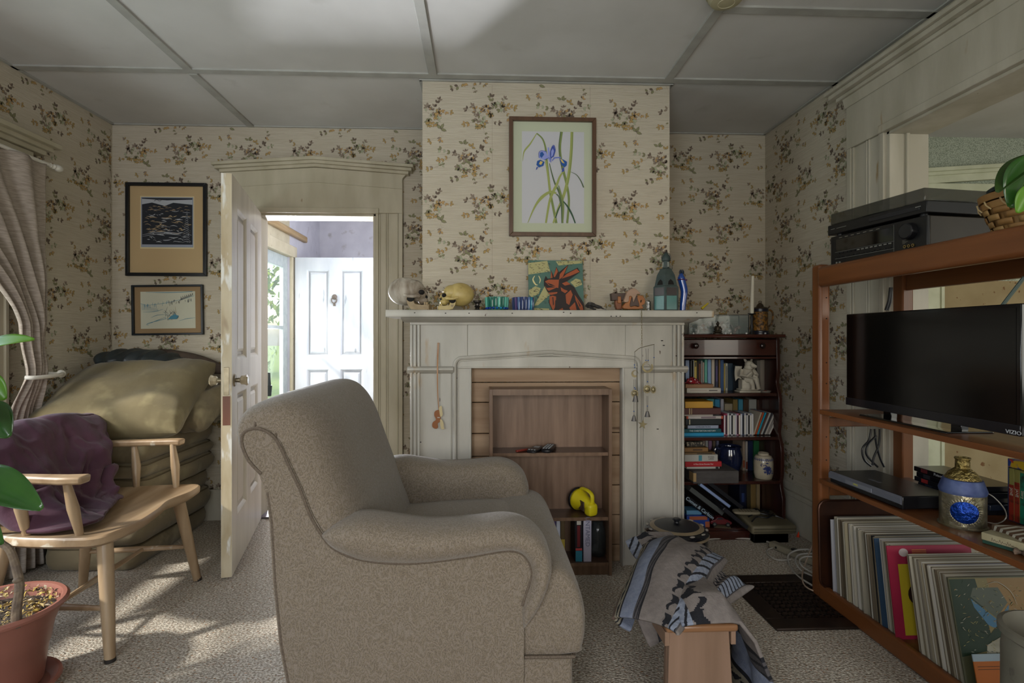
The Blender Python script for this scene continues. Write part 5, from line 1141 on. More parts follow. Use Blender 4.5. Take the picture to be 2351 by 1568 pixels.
pxprism([(940, 1240), (1000, 1020), (1140, 950), (1180, 730), (1280, 740), (1240, 900), (1200, 1060), (1230, 1160), (1400, 1130), (1580, 1160), (1580, 1000), (1520, 840), (1530, 700), (1700, 700), (1830, 850), (1810, 1040), (1700, 1110), (1720, 1250)], 2.556, 2.584, t, 'orange_elephant', M_tk2)
pxprism([(1200, 1060), (1290, 790), (1340, 900), (1370, 980), (1420, 800), (1500, 690), (1560, 900), (1590, 1140), (1440, 1120), (1230, 1150)], 2.560, 2.580, t, 'dark_elephant', M_tkd)
pxprism([(1640, 900), (1690, 890), (1660, 990), (1640, 985)], 2.554, 2.5565, t, 'eye', M_dark, 0)
t = thing('silver_shaker', 'little embossed silver cylinder between puzzle and lantern', 'shaker', on_mantel(1489, 2.60))
M_silv = pm('silver', '#a8a8a6', '#6f6f6e', scale=60, rough=.25, metal=1, bump=.4)
g = G(); g.tube([(0, 0, z) for z in (0, .003, .045, .050, .054)], [.0085, .0095, .0095, .008, .004], 16); g.build('body', M_silv, t, local=True)
g = G(); g.tube([(-.0085, -.006, .006), (-.0085, -.006, .05)], .003, 8); g.build('side_rib', M_silv, t, local=True)
for px, lb in ((1482, 'tiny brass bead on the mantel edge nearest the chain'), (1498, 'tiny brass bead beside the lantern foot')):
    g = G(); g.ball((0, 0, .004), .006, .004, .004, 8, 6); o = g.build('brass_bead', M_brass, None); o.location = on_mantel(px, 2.535); tag(o, lb, 'bead')
M_lan = pm('verdigris_tin', '#3f4a47', '#33403f', scale=14, rough=.55, bump=.15, spots=('#2a3a38', 20, .55, .7)); M_lgl = pm('teal_glass', '#4f7f7a', '#3f6f6c', scale=10, rough=.2, spec=.6)
t = thing('tin_lantern', 'dark green six-sided metal lantern with domed top on the mantel', 'lantern', on_mantel(1529, 2.585), (0, 0, R(8)))
def hexring(r, z, off=0): return [(r*math.cos(R(60*i+off)), r*math.sin(R(60*i+off)), z) for i in range(6)]
g = G()
rings = [hexring(.066, 0), hexring(.066, .118), hexring(.060, .122), hexring(.048, .175), hexring(.030, .205), hexring(.019, .212)]
v = [p for r_ in rings for p in r_]; g.add(v, [(i*6+q_, i*6+(q_+1) % 6, (i+1)*6+(q_+1) % 6, (i+1)*6+q_) for i in range(5) for q_ in range(6)]+[(5, 4, 3, 2, 1, 0), tuple(range(30, 36))]); g.build('body', M_lan, t, local=True, smooth=0)
for k in range(6):
    a = R(60*k+30); nx, ny = math.cos(a), math.sin(a); tx, ty = -ny, nx; r_ = .066*math.cos(R(30))+.0006
    g = G(); 
    for (z0, z1, mi) in ((.006, .072, 0), (.076, .112, 1)):
        g.poly([(nx*r_-tx*.026, ny*r_-ty*.026, z0), (nx*r_+tx*.026, ny*r_+ty*.026, z0), (nx*r_+tx*.026, ny*r_+ty*.026, z1), (nx*r_-tx*.026, ny*r_-ty*.026, z1)], mi)
    g.build('glass_pane', [M_lgl, pm('smoked_glass', '#3a3230', rough=.25)], t, local=True, smooth=0)
    def slope(u, z): f_ = (z-.122)/(.175-.122); rr_ = lerp(.060, .048, f_)*math.cos(R(30))+.0008; return (nx*rr_+tx*u, ny*rr_+ty*u, z)
    g = G(); g.poly([slope(-.016, .126), slope(.016, .126), slope(.012, .142), slope(0, .154), slope(-.012, .142)]); g.build('arch_opening', M_dark, t, local=True, smooth=0)
g = G(); g.lathe([(.017, .210), (.017, .246), (.021, .248), (.022, .256), (.019, .270), (.010, .283), (.003, .288), (.003, .292), (0, .294)], n=20); g.build('dome', M_lan, t, local=True)
for k in range(4):
    a = R(90*k+10); g = G(); g.box(-.005, .005, -.0008, .0008, .216, .240); v = [Vector(p) for p in g.v]; Mz = Matrix.Rotation(a, 4, 'Z') @ Matrix.Translation((0, -.0172, 0)); g.v = [tuple(Mz @ p) for p in v]; g.build('pierced_slot', flat('#8f948c', .5), t, local=True, smooth=0)
g = G(); g.tube([(.025*math.cos(a), -.002, .262+.027*math.sin(a)) for a in [R(-10+20*i) for i in range(11)]], .0012, 6); g.build('ring_handle', M_pew, t, local=True)
for k in range(10):
    a = R(36*k); g = G(); g.tube([(.030*math.cos(a), .030*math.sin(a), .204), (.030*math.cos(a), .030*math.sin(a), .226)], [.0013, .0005], 4); g.build('spike', M_lan, t, local=True)
t = thing('blue_glass_vase', 'curved cobalt blue glass vase with a purple collar beside the lantern', 'vase', on_mantel(1567, 2.60))
M_cob = pm('cobalt_glass', '#1f4a9c', '#183c86', scale=5, rough=.08, spec=.9, coat=.6)
g = G(); g.tube(cr([(.0, 0, 0), (.001, 0, .03), (.006, 0, .07), (.008, 0, .10), (.002, 0, .13), (-.005, 0, .155), (-.007, 0, .175), (-.005, 0, .19)], 4), [lerp(.0135, .018, min(1, i/14)) if i < 22 else lerp(.018, .006, (i-22)/6) for i in range(29)], 16); g.build('body', M_cob, t, local=True)
g = G(); g.lathe([(.016, -.004), (.022, 0), (.016, .004)], (-.006, 0, .157), 20); g.ball((.012, -.004, .155), .011, .006, .005, 10, 6); g.build('collar', flat('#5a2f5f', .3), t, local=True)
for k in range(5): a = R(72*k); g = G(); g.tube([(-.005+.009*math.cos(a), .009*math.sin(a), .186), (-.005+.010*math.cos(a), .010*math.sin(a), .197), (-.005+.006*math.cos(a), .006*math.sin(a), .207)], [.004, .003, .001], 6); g.build('petal_tip', flat('#14243a', .3), t, local=True)
o = G().tube([P(1611, 709, 2.62), P(1626, 696, 2.62)], [.007, .004], 8).build('yellow_crayon', flat('#a8961f', .5)); tag(recentre(o), 'short yellow stick at the right end of the mantel', 'crayon')
# wind chime hanging from the mantel front
M_bch = pm('aged_brass_chime', '#8f8462', '#6b6350', scale=30, rough=.4, metal=.7); M_tin = pm('grey_bell_metal', '#6a6662', rough=.45, metal=.7); M_str = flat('#4f4a44', .8); M_bb = flat('#24508f', .3)
def C(x, y, Y=2.46): return P(1400+x/6.03, 740+y/6.03, Y)
t = thing('wind_chime', 'brass moon and sun wind chime hanging by a chain from the mantel shelf', 'wind chime', C(445, 1300))
k0 = P(1473, 712, 2.475); k1 = C(445, 330); nl = 14
for i in range(nl):
    c_ = k0.lerp(k1, (i+.5)/nl); g = G(); hh = (k0.z-k1.z)/nl*.62
    ax = (1, 0) if i % 2 else (0, 1)
    g.tube([(c_.x+math.cos(a)*.0028*ax[0], c_.y+math.cos(a)*.0028*ax[1], c_.z+math.sin(a)*hh) for a in [R(45*j) for j in range(8)]], .0009, 5, closed=True); g.build('chain_link', M_bch, t)
g = G(); g.tube(cr([P(1473, 712, 2.475), P(1474, 711, 2.49), P(1482, 709.5, 2.53), P(1488, 709, 2.55)], 4), .0012, 5); g.build('chain_end', M_bch, t)
g = G(); g.tube(cr([C(340, 415, 2.46), C(400, 365), C(450, 345), C(530, 325), C(615, 305, 2.47)], 4), .0028, 8, flat=.5); g.build('cross_bar', M_bch, t)
for pts in (((345, 420), (345, 640)), ((500, 365), (505, 560)), ((532, 365), (528, 560)), ((612, 310), (610, 850)), ((335, 790), (335, 930)), ((358, 790), (358, 930)), ((512, 700), (515, 850)), ((528, 700), (530, 850)), ((335, 1100), (335, 1290)), ((512, 1020), (515, 1220)), ((527, 1020), (525, 1220)), ((445, 345), (445, 1380))):
    g = G(); g.tube([C(*pts[0]), C(*pts[1])], .0009, 5); g.build('cord', M_str, t)
for x, y in ((342, 590), (345, 625), (612, 487), (500, 527), (530, 527), (342, 905), (355, 925), (522, 822), (520, 1160), (334, 1232)):
    g = G(); g.ball(C(x, y), .0032, .0032, .0028, 8, 6); g.build('blue_bead', M_bb, t)
def crescent(x, y, ro_, ri, dx, dy, rot=0):
    g = G(); c_ = C(x, y); n_ = 22; out = [(ro_*math.cos(R(i*300/n_+rot)), ro_*math.sin(R(i*300/n_+rot))) for i in range(n_+1)]; inn = [(dx+ri*math.cos(R(i*300/n_+rot)), dy+ri*math.sin(R(i*300/n_+rot))) for i in range(n_+1)]
    v = [(c_.x+a, c_.y+e, c_.z+b) for e in (-.001, .001) for a, b in out+inn]; k = n_+1; f = []
    for i in range(n_): f += [(i, i+1, k+i+1, k+i), (2*k+i, 3*k+i, 3*k+i+1, 2*k+i+1), (i, 2*k+i, 2*k+i+1, i+1), (k+i, k+i+1, 3*k+i+1, 3*k+i)]
    g.add(v, f); return g
crescent(347, 712, .0165, .0105, .003, .003, 0).build('moon', M_bch, t, fixn=True); crescent(523, 620, .0265, .0195, -.001, .003, 90).build('moon', M_bch, t, fixn=True)
g = G(); c_ = C(512, 620); g.tube([(c_.x+.018*math.cos(R(30*i)), c_.y, c_.z-.002+.018*math.sin(R(30*i))) for i in range(12)], .0012, 5, closed=True); g.build('inner_ring', M_bch, t)
for x, y, r_, dy in ((345, 985, .019, 0), (518, 925, .021, 0), (608, 935, .019, .004)):
    c_ = C(x, y); g = G(); n_ = 28; prof = []
    for i in range(n_): a = 2*math.pi*i/n_; rr_ = r_ if i % 2 else r_*.80; prof.append((c_.x+rr_*math.cos(a)*(.7 if dy else 1), c_.z+rr_*math.sin(a)))
    g.prism(prof, 'Y', c_.y-.001+dy, c_.y+.001+dy); g.ball((c_.x, c_.y-.001+dy, c_.z), r_*(.45 if dy else .62), .004, r_*.62, 14, 8); g.build('sun_disc', M_bch, t)
def bell(x, y, w1, w2, h):
    c_ = C(x, y); g = G(); g.lathe([(w1, h), (w1*1.05, h*.9), (w2, 0), (w2*.93, .0), (w1*.9, h*.88), (0, h*.9)], (c_.x, c_.y, c_.z-h/2), 14); g.tube([(c_.x+.0025*math.cos(R(60*i)), c_.y, c_.z+h/2+.002+.003*math.sin(R(60*i))) for i in range(6)], .0007, 4, closed=True); g.build('bell', M_tin, t)
bell(355, 1055, .007, .014, .030); bell(335, 1330, .0055, .0125, .025); bell(520, 1270, .0065, .0135, .026)
c_ = C(455, 1415); g = G(); prof = []
for i in range(10): a = R(90+36*i-8); rr_ = .0235 if i % 2 == 0 else .0095; prof.append((c_.x+rr_*math.cos(a), c_.z+rr_*math.sin(a)))
g.prism(prof, 'Y', c_.y-.001, c_.y+.001); g.build('star', M_bch, t, fixn=True)
# moose back scratcher
def Dp(x, y, Y=2.585): return P(960+x/6.03, 740+y/6.03, Y)
t = thing('moose_back_scratcher', 'long thin wooden back scratcher with a carved moose head hanging on the mantel', 'back scratcher', Dp(280, 1480))
g = G(); pts = cr([Dp(280, 282, 2.602), Dp(272, 450, 2.598), Dp(268, 650, 2.575), Dp(268, 850, 2.58), Dp(275, 1050, 2.585), Dp(290, 1230, 2.59)], 4); v = []
for i, p in enumerate(pts): w_ = lerp(.0088, .0045, i/(len(pts)-1)); v += [(p.x-w_/2*1.0, p.y-.0015, p.z), (p.x+w_/2, p.y-.0015, p.z), (p.x+w_/2, p.y+.0015, p.z), (p.x-w_/2, p.y+.0015, p.z)]
n_ = len(pts); g.add(v, [(i*4+q_, i*4+(q_+1) % 4, (i+1)*4+(q_+1) % 4, (i+1)*4+q_) for i in range(n_-1) for q_ in range(4)]+[(0, 1, 2, 3), tuple((n_-1)*4+q_ for q_ in (3, 2, 1, 0))]); g.build('handle', wood('pale_handle', '#a9805c', '#94704f', 'Z'), t, fixn=True, bevel=.0006)
def cut(pts, Y0, Y1, nm, mat):
    g = G(); L_ = cr([(Dp(*p, Y0).x, 0, Dp(*p, Y0).z) for p in pts], 3, True); g.prism([(p.x, p.z) for p in L_], 'Y', Y0, Y1); return g.build(nm, mat, t, fixn=True, bevel=.0008)
cut([(275, 1215), (230, 1235), (222, 1290), (245, 1350), (200, 1390), (198, 1450), (245, 1475), (275, 1455), (270, 1400), (310, 1370), (310, 1300), (300, 1240)], 2.582, 2.590, 'head', flat('#8a5226', .5))
cut([(300, 1165), (325, 1160), (335, 1230), (340, 1280), (310, 1310), (295, 1240), (288, 1190)], 2.580, 2.584, 'antler', flat('#c2b288', .6))
cut([(305, 1345), (330, 1350), (352, 1400), (355, 1450), (365, 1475), (325, 1482), (305, 1420)], 2.580, 2.584, 'antler', flat('#c2b288', .6))
for x in (275, 292): g = G(); g.ball(Dp(x, 1318, 2.581), .0022, .0015, .003, 8, 6); g.build('eye', flat('#d8d4cc', .4), t)
g = G()
for k in range(16): p0 = Dp(268+1.5*(k % 2), 375+15.5*k, 2.5945); g.tube([p0, p0+Vector((.0018*(1 if k % 3 else -1), 0, -.0012))], .0006, 4)
g.build('red_lettering', flat('#9c2f24'), t)
# ================================================================ dark cherry bookcase in the right alcove
M_ch = wood('dark_cherry', '#3f1d15', '#2c130e', 'X', scale=8, rough=.25, bump=.01, coat=.3); M_chz = wood('dark_cherry_upright', '#3a1a13', '#29110c', 'Z', scale=8, rough=.28, coat=.3)
KX0, KX1, KB = .992, 1.705, 3.34
bk = thing('cherry_bookcase', 'tall dark red cherry bookcase with one drawer filled with books in the right alcove', 'bookcase', (1.35, 3.15, 0))
prof = [(KB, 0), (2.93, 0), (2.93, .22), (2.955, .30), (2.945, .36), (2.945, .50), (2.975, .58), (2.965, .64), (2.965, .78), (2.995, .87), (2.985, .92), (2.985, 1.00), (2.99, 1.125), (KB, 1.125)]
for xa in (KX0, KX1-.02):
    g = G(); c_ = [prof[0], prof[1], prof[2]]+[(p.x, p.y) for p in cr([(a, b, 0) for a, b in prof[2:13]], 4)][1:-1]+[prof[12], prof[13]]; g.prism(c_, 'X', xa, xa+.02); g.build('side_panel', M_chz, bk, fixn=True, bevel=.002)
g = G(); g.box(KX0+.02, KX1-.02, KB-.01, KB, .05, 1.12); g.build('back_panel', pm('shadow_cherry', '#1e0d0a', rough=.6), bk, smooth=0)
g = G(); g.prism([(2.965, 1.126), (2.958, 1.132), (2.962, 1.146), (KB, 1.146), (KB, 1.126)], 'X', KX0-.02, KX1+.018); g.build('top', M_ch, bk, bevel=.002)
SHK = {1: (.810, 2.985), 2: (.563, 2.965), 3: (.318, 2.945), 4: (.062, 2.93)}
for k, (z, y) in SHK.items(): g = G(); g.box(KX0+.02, KX1-.02, y, KB-.01, z-.018, z); g.build('shelf', M_ch, bk, bevel=.002)
g = G(); g.box(KX0+.02, KX1-.02, 2.992, KB-.01, 1.005, 1.018); g.build('rail', M_ch, bk, bevel=.002)
g = G(); g.box(KX0+.022, KX1-.022, 2.986, 3.25, 1.024, 1.118); dr = g.build('drawer', M_ch, bk, bevel=.004)
for px in (1597, 1750): c_ = P(px, 794, 2.97); g = G(); g.ball((c_.x, 2.965, c_.z), .017, .012, .017, 16, 10); g.cyl((c_.x, 2.97, c_.z), (c_.x, 2.99, c_.z), .008); g.build('knob', pm('dark_knob', '#1c0d0a', rough=.15, coat=.5), dr)
g = G(); g.box(KX0+.01, KX1+.0, 2.915, 2.94, 0, .050); g.build('plinth', M_ch, bk, bevel=.003)
def KP(px, py, Y): return P(px, py, Y)
def xr(px, Y): return P(px, 900, Y).x
KT = 1.1465
# --- on top: glass tank of shells, figurine, stein, candle
t = thing('glass_shell_tank', 'low glass tank full of seashells on the bookcase top', 'glass tank', ((xr(1593, 3.1)+xr(1712, 3.1))/2, 3.11, KT))
xa, xb = xr(1576, 3.08)-t.location.x, xr(1714, 3.08)-t.location.x; th_ = P(1700, 723, 3.08).z-KT
M_edge = pm('tank_edge', '#2b2422', rough=.4); M_tg = pm('tank_glass', '#9fb0b0', rough=.03, alpha=.13, spec=.8)
for (a, b, c2_, d) in ((xa, xb, -.062, -.060), (xa, xb, .060, .062), (xa, xa+.002, -.06, .06), (xb-.002, xb, -.06, .06)): g = G(); g.box(a, b, c2_, d, .003, th_); g.build('glass_pane', M_tg, t, local=True, smooth=0)
for x in (xa, xb-.004):
    for y in (-.063, .059): g = G(); g.box(x, x+.004, y, y+.004, .003, th_); g.build('corner_strip', M_edge, t, local=True, smooth=0)
g = G(); g.box(xa, xb, -.063, .063, 0, .003); g.box(xa, xb, -.063, -.060, th_-.003, th_).box(xa, xb, .06, .063, th_-.003, th_); g.build('rim', M_edge, t, local=True, smooth=0)
rs = random.Random(21); SHC = [pm('shell_%s' % c_, c_, d_, scale=40, st=(1, 1, .3), rough=.4, bump=.3) for c_, d_ in (('#b8ada4', '#8f8078'), ('#a08878', '#7a6358'), ('#c4bdb8', '#a39a96'), ('#b59c8c', '#8a6f60'))]
def seashell(x, y, z, r, kind, rot, i):
    lab = 'seashell heaped in the glass tank on the bookcase'
    o_ = thing('seashell', lab, 'seashell', (t.location.x+x, t.location.y+y, KT+z), rot, 'seashells in the glass tank') if False else None
    g = G()
    if kind == 0:   # scallop
        g.grid(lambda u, v: (r*(.15+.85*u)*math.cos(R(20+140*v))*(1+.03*math.sin(v*60)), -r*.35*math.sin(u*math.pi)*math.sin(math.pi*v)**.5, r*(.15+.85*u)*math.sin(R(20+140*v))*(1+.03*math.sin(v*60))), 8, 22)
    elif kind == 1:  # whelk spiral
        pts = [(r*(1-k/16)*.5*math.cos(k*.9), r*(1-k/16)*.5*math.sin(k*.9), r*1.4*k/16) for k in range(17)]; g.tube(pts, [r*.34*(1-k/17)+.001 for k in range(17)], 8)
    else: g.ball((0, 0, r*.45), r*.8, r*.6, r*.5, 12, 8)
    o2 = g.build('seashell', SHC[i % 4], None, local=True, solid=.0012 if kind == 0 else 0); o2.location = (t.location.x+x, t.location.y+y, KT+z); o2.rotation_euler = rot
    tag(o2, lab, 'seashell', 'seashells in the glass tank')
for i in range(34):
    x = rs.uniform(xa+.07, xb-.03); hmax = .055*math.sin(math.pi*(x-xa)/(xb-xa))**.6
    seashell(x, rs.uniform(-.035, .035), .006+rs.uniform(0, max(.012, hmax)), rs.uniform(.012, .024), rs.choice([0, 0, 1, 2]), (rs.uniform(-1, 1), rs.uniform(-1, 1), rs.uniform(0, 6)), i)
M_brz = pm('dark_bronze', '#3a3226', '#2a241c', scale=40, rough=.45, metal=.5)
bx_ = xr(1647, 3.02)
t = thing('buddha_figurine', 'tiny dark bronze seated figurine in front of the shell tank', 'figurine', (bx_, 3.015, KT))
g = G(); g.lathe([(0, 0), (.028, 0), (.028, .005), (.025, .007), (0, .007)], n=16, sy=.7); g.build('base', M_brz, t, local=True)
g = G(); g.ball((0, 0, .014), .026, .014, .009, 14, 8); g.ball((0, 0, .032), .014, .010, .020, 12, 8); g.ball((0, -.001, .060), .009, .0085, .011, 12, 8); g.ball((0, 0, .072), .004, .004, .004, 8, 6)
for s_ in (-1, 1): g.tube([(s_*.011, 0, .045), (s_*.020, -.004, .030), (s_*.012, -.012, .018), (0, -.012, .016)], [.005, .0045, .004, .004], 7)
g.build('seated_body', M_brz, t, local=True)
sx_ = xr(1745, 3.06); t = thing('beer_stein', 'amber relief stein with metal lid on the right of the bookcase top', 'stein', (sx_, 3.06, KT))
M_st = pm('stein_amber', '#8a5f24', '#3a2a18', scale=70, rough=.4, bump=1, bscale=60, ramp=(.42, .58)); M_std = pm('stein_dark', '#1c1d28', rough=.3); M_stm = pm('pewter_lid', '#5a4a3a', '#453a30', scale=30, rough=.35, metal=.7)
g = G(); g.lathe([(0, 0), (.050, 0), (.050, .008), (.047, .012), (.047, .018), (.044, .022), (0, .022)], n=28); g.build('foot', M_std, t, local=True)
g = G(); g.lathe([(.043, .020), (.045, .030), (.042, .045), (.043, .12), (.041, .133), (0, .133)], n=28); g.build('relief_wall', M_st, t, local=True)
g = G(); g.lathe([(.043, .131), (.045, .133), (.045, .148), (.043, .150), (0, .150)], n=28); g.build('rim_band', M_std, t, local=True)
g = G(); g.lathe([(.044, .150), (.040, .156), (.022, .160), (.016, .175), (.008, .182), (.008, .186), (0, .188)], n=28); g.tube([(.009*math.cos(R(30*i)), 0, .187+.008*math.sin(R(30*i))) for i in range(7)], .002, 6); g.build('lid', M_stm, t, local=True)
g = G(); g.tube(cr([(.042, 0, .135), (.060, 0, .142), (.076, 0, .125), (.076, 0, .09), (.068, 0, .06), (.044, 0, .042)], 4), .0065, 10, flat=.8); g.build('handle', M_st, t, local=True)
g = G(); g.tube([(.038, 0, .152), (.052, 0, .156), (.058, 0, .166)], [.004, .003, .005], 8); g.build('thumb_lift', M_stm, t, local=True)
cx3 = xr(1727, 2.995); t = thing('taper_candle', 'tall white taper candle standing in front of the stein', 'candle', (cx3, 3.0, KT))
g = G(); g.lathe([(0, 0), (.016, 0), (.012, .010), (.007, .020), (.009, .045), (.006, .06), (.008, .10), (.006, .108), (.012, .112), (.022, .117), (.022, .120), (.0, .120)], n=18); g.build('black_holder', flat('#141416', .35), t, local=True)
g = G(); g.tube([(0, 0, .118), (.002, 0, .22), (.006, 0, .335)], [.0115, .0105, .0085], 18); g.build('wax', pm('white_wax', '#cfc9b8', rough=.5), t, local=True)
for i, (px, c_) in enumerate(((1592, '#c8c8c4'), (1666, '#b0b4b8'), (1678, '#c8c0b4'), (1714, '#d0d0d0'), (1757, '#bdbdbd'))):
    g = G(); g.ball((0, 0, .005), .006, .005, .005, 8, 6); o = g.build('small_pebble', flat(c_, .2)); o.location = (xr(px, 2.985), 2.985, KT); tag(o, 'tiny glinting stone along the front edge of the bookcase top', 'pebble', 'glinting stones on the bookcase top')

# --- books: helpers in pixels
def up(px0, px1, ytop, sh, col, label, Y=3.12, D=.13, marks=(), group=None, txt=None, lean=0):
    z = SHK[sh][0]+.0005; x0, x1 = xr(px0, Y), xr(px1, Y); zt_ = P(px0, ytop, Y).z
    return book(x0, x1-.0006, Y, Y+D, z, zt_, col, label, marks=marks, group=group, txt=txt, rot=(0, R(lean), 0) if lean else None)
def row(sh, lst, Y, group, where):
    for i, it in enumerate(lst):
        px0, px1, yt, col = it[:4]; up(px0, px1, yt, sh, col, it[4]+' '+where, Y=Y, group=group, marks=it[5] if len(it) > 5 else ())
row(1, [(1574, 1583, 827, '#6f7f9c', 'slate blue book'), (1585, 1592, 828, '#252428', 'thin black book'), (1592, 1594, 826, '#8a8a86', 'grey pamphlet'), (1587.6, 1592, 826, '#39383c', 'charcoal booklet') , (1594, 1600, 828, '#a58f3a', 'yellow spined book', ((.2, .8, .8, .95, '#3a3420'),)), (1601, 1604, 832, '#3a2f2a', 'dark brown booklet'), (1605, 1609, 835, '#6a3f2a', 'russet book'), (1610, 1613, 828, '#8f8c88', 'grey booklet'), (1614, 1617, 832, '#a38f84', 'pinkish grey booklet'), (1618, 1624, 825, '#4f9080', 'sea green book'), (1625, 1633, 825, '#6a85a5', 'dusty blue book'), (1634, 1641, 825, '#a3988a', 'beige book'),
        (1642, 1649, 826, '#1c1f38', 'navy book with purple lettering', ((.3, .7, .3, .8, '#4a3a6a'),)), (1651, 1654, 826, '#7a5f3a', 'thin tan book'), (1654, 1662, 826, '#1f3f66', 'deep blue book'), (1662, 1665, 835, '#a38f4a', 'thin yellow spined book'), (1666, 1671, 834, '#a8a89c', 'white spined book with dark title', ((.3, .7, .1, .9, '#3a3c40'),)), (1671, 1683, 834, '#22323f', 'wide dark teal book'), (1683, 1696, 838, '#161d24', 'black book behind the statue'),
        (1738, 1745, 828, '#6f6a62', 'grey book right of the statue'), (1745, 1761, 826, '#857c70', 'pair of taupe volumes', ((.45, .5, 0, 1, '#5a534a'),)), (1762, 1772, 826, '#a01f2c', 'bright red book', ((.4, .7, .25, .75, '#c98a90'),))],
    3.12, 'upright books on the top bookcase shelf', 'standing on the shelf under the drawer')
def lie(px0, px1, yt, yb, sh_z, Y, D, col, label, marks=(), txt=None, group=None):
    x0, x1 = xr(px0, Y), xr(px1, Y); z1 = P(px0, yt, Y).z; z0 = P(px0, yb, Y).z
    z0 = max(z0, sh_z); return book(x0, x1, Y, Y+D, z0, z1, col, label, marks=marks, group=group, txt=txt), z1
z = SHK[1][0]+.0005
_, z = lie(1577, 1655, 891, 912, z, 3.00, .10, '#a39c90', 'cream book lying flat under the tan one on the drawer shelf', marks=((.1, .6, .45, .55, '#8a7a72'), (.65, .9, .4, .6, '#4a4440')))
_, z = lie(1574, 1638, 882, 891, z, 3.00, .10, '#7a5232', 'tan book lying on the cream book', )
t = thing('red_bandana', 'crumpled red and white cloth on top of the tan book', 'bandana', (xr(1592, 3.04), 3.05, z))
g = G(); g.grid(lambda u, v: (-.045+.09*u+.004*math.sin(v*9), -.04+.08*v, .002+.028*math.sin(math.pi*u)*math.sin(math.pi*v)*(1+.8*mn.noise((u*7, v*7, 1)))+.002*math.sin(u*40)), 30, 24); g.build('cloth', pm('bandana_cloth', '#8f1220', '#6f0f1a', scale=30, rough=.8, spots=('#c9b8bc', 60, .58, .62)), t, local=True, smooth=180)
# statue
t = thing('gargoyle_statuette', 'white plaster seated gargoyle reading among the books on the drawer shelf', 'statuette', (xr(1714, 3.04), 3.03, SHK[1][0]+.0005))
M_pl = pm('white_plaster', '#b0aa9c', '#978f80', scale=18, rough=.6, bump=.2)
g = G(); g.box(-.062, .062, -.035, .035, 0, .012); g.box(-.052, .052, -.030, .032, .012, .022); g.build('plinth', M_pl, t, local=True, bevel=.004)
g = G(); g.prism([(-.030, .02), (.02, .02), (.02, .075), (-.03, .075)], 'X', -.045, .005); g.build('seat_block', M_pl, t, local=True, bevel=.004)
g = G(); g.ball((0, .0, .105), .034, .028, .045, 16, 10); g.ball((.004, -.008, .145), .026, .024, .022, 14, 9); g.tube([(-.02, -.018, .075), (.0, -.042, .072), (.008, -.045, .045), (.010, -.042, .022)], [.018, .016, .012, .013], 10); g.tube([(.02, -.015, .080), (.034, -.034, .078), (.040, -.040, .045), (.045, -.040, .022)], [.017, .015, .011, .012], 10); g.tube([(-.033, 0, .128), (-.045, -.015, .10), (-.022, -.040, .095), (.004, -.040, .118)], [.013, .011, .009, .008], 9); g.tube([(.033, 0, .128), (.046, -.018, .10), (.03, -.040, .090), (.012, -.038, .10)], [.013, .011, .009, .008], 9); g.build('seated_body', M_pl, t, local=True)
g = G(); g.ball((.004, -.010, .165), .024, .023, .020, 14, 9); g.tube([(.010, -.03, .160), (.022, -.044, .152), (.030, -.05, .150)], [.014, .010, .006], 8); g.build('head', M_pl, t, local=True)
for sx in (-1, 1): g = G(); g.tube([(.004+sx*.014, -.005, .178), (.004+sx*.022, .0, .192), (.004+sx*.026, 0, .198)], [.008, .005, .001], 7); g.build('horn', M_pl, t, local=True)
for sx in (-1, 1):
    g = G(); g.grid(lambda u, v: (sx*(.02+.040*u), .022+.012*math.sin(v*3), .06+.09*v+.02*math.sin(u*3)*(1-v)), 8, 8); g.build('wing', M_pl, t, local=True, solid=.006, smooth=180)
t = thing('stone_dish', 'small grey dish with red bits at the right end of the drawer shelf', 'dish', (xr(1757, 3.03), 3.03, SHK[1][0]+.0005)); g = G(); g.lathe([(0, 0), (.025, 0), (.032, .008), (.030, .009), (.022, .003), (0, .003)], n=20); g.build('dish', flat('#8f887c', .6), t, local=True)
g = G(); g.ball((.0, 0, .007), .012, .010, .004, 8, 5); g.build('red_bits', pm('red_bits', '#8f2f2a', '#4a3a34', scale=90, rough=.5), t, local=True)
# --- second shelf
row(2, [(1608, 1622, 919, '#17455c', 'dark teal book'), (1622, 1640, 916, '#3f7a76', 'mottled green-blue book', ((0, 1, .5, .8, '#6f9a86'),)), (1641, 1653, 917, '#1a6a8a', 'bright teal book'), (1655, 1662, 916, '#8a8a92', 'light grey book'), (1664, 1682, 927, '#7f7560', 'khaki book'), (1683, 1694, 917, '#6a5a30', 'olive book'), (1696, 1706, 917, '#3a7a8f', 'light blue book'), (1707, 1719, 917, '#3f2f20', 'dark brown book'), (1720, 1737, 917, '#8a8a84', 'white spined book with grey title', ((.1, .9, .3, .7, '#55585a'),)), (1738, 1748, 918, '#3a2418', 'maroon-brown book', ((.2, .8, .4, .6, '#7a5a3a'),)), (1749, 1758, 919, '#4a3a22', 'brown book'), (1759, 1768, 919, '#55442a', 'light brown book')],
    3.18, 'upright books at the back of the second shelf', 'at the back of the second shelf, above the discs')
G2 = 'books stacked flat on the second shelf'; z = SHK[2][0]+.0005
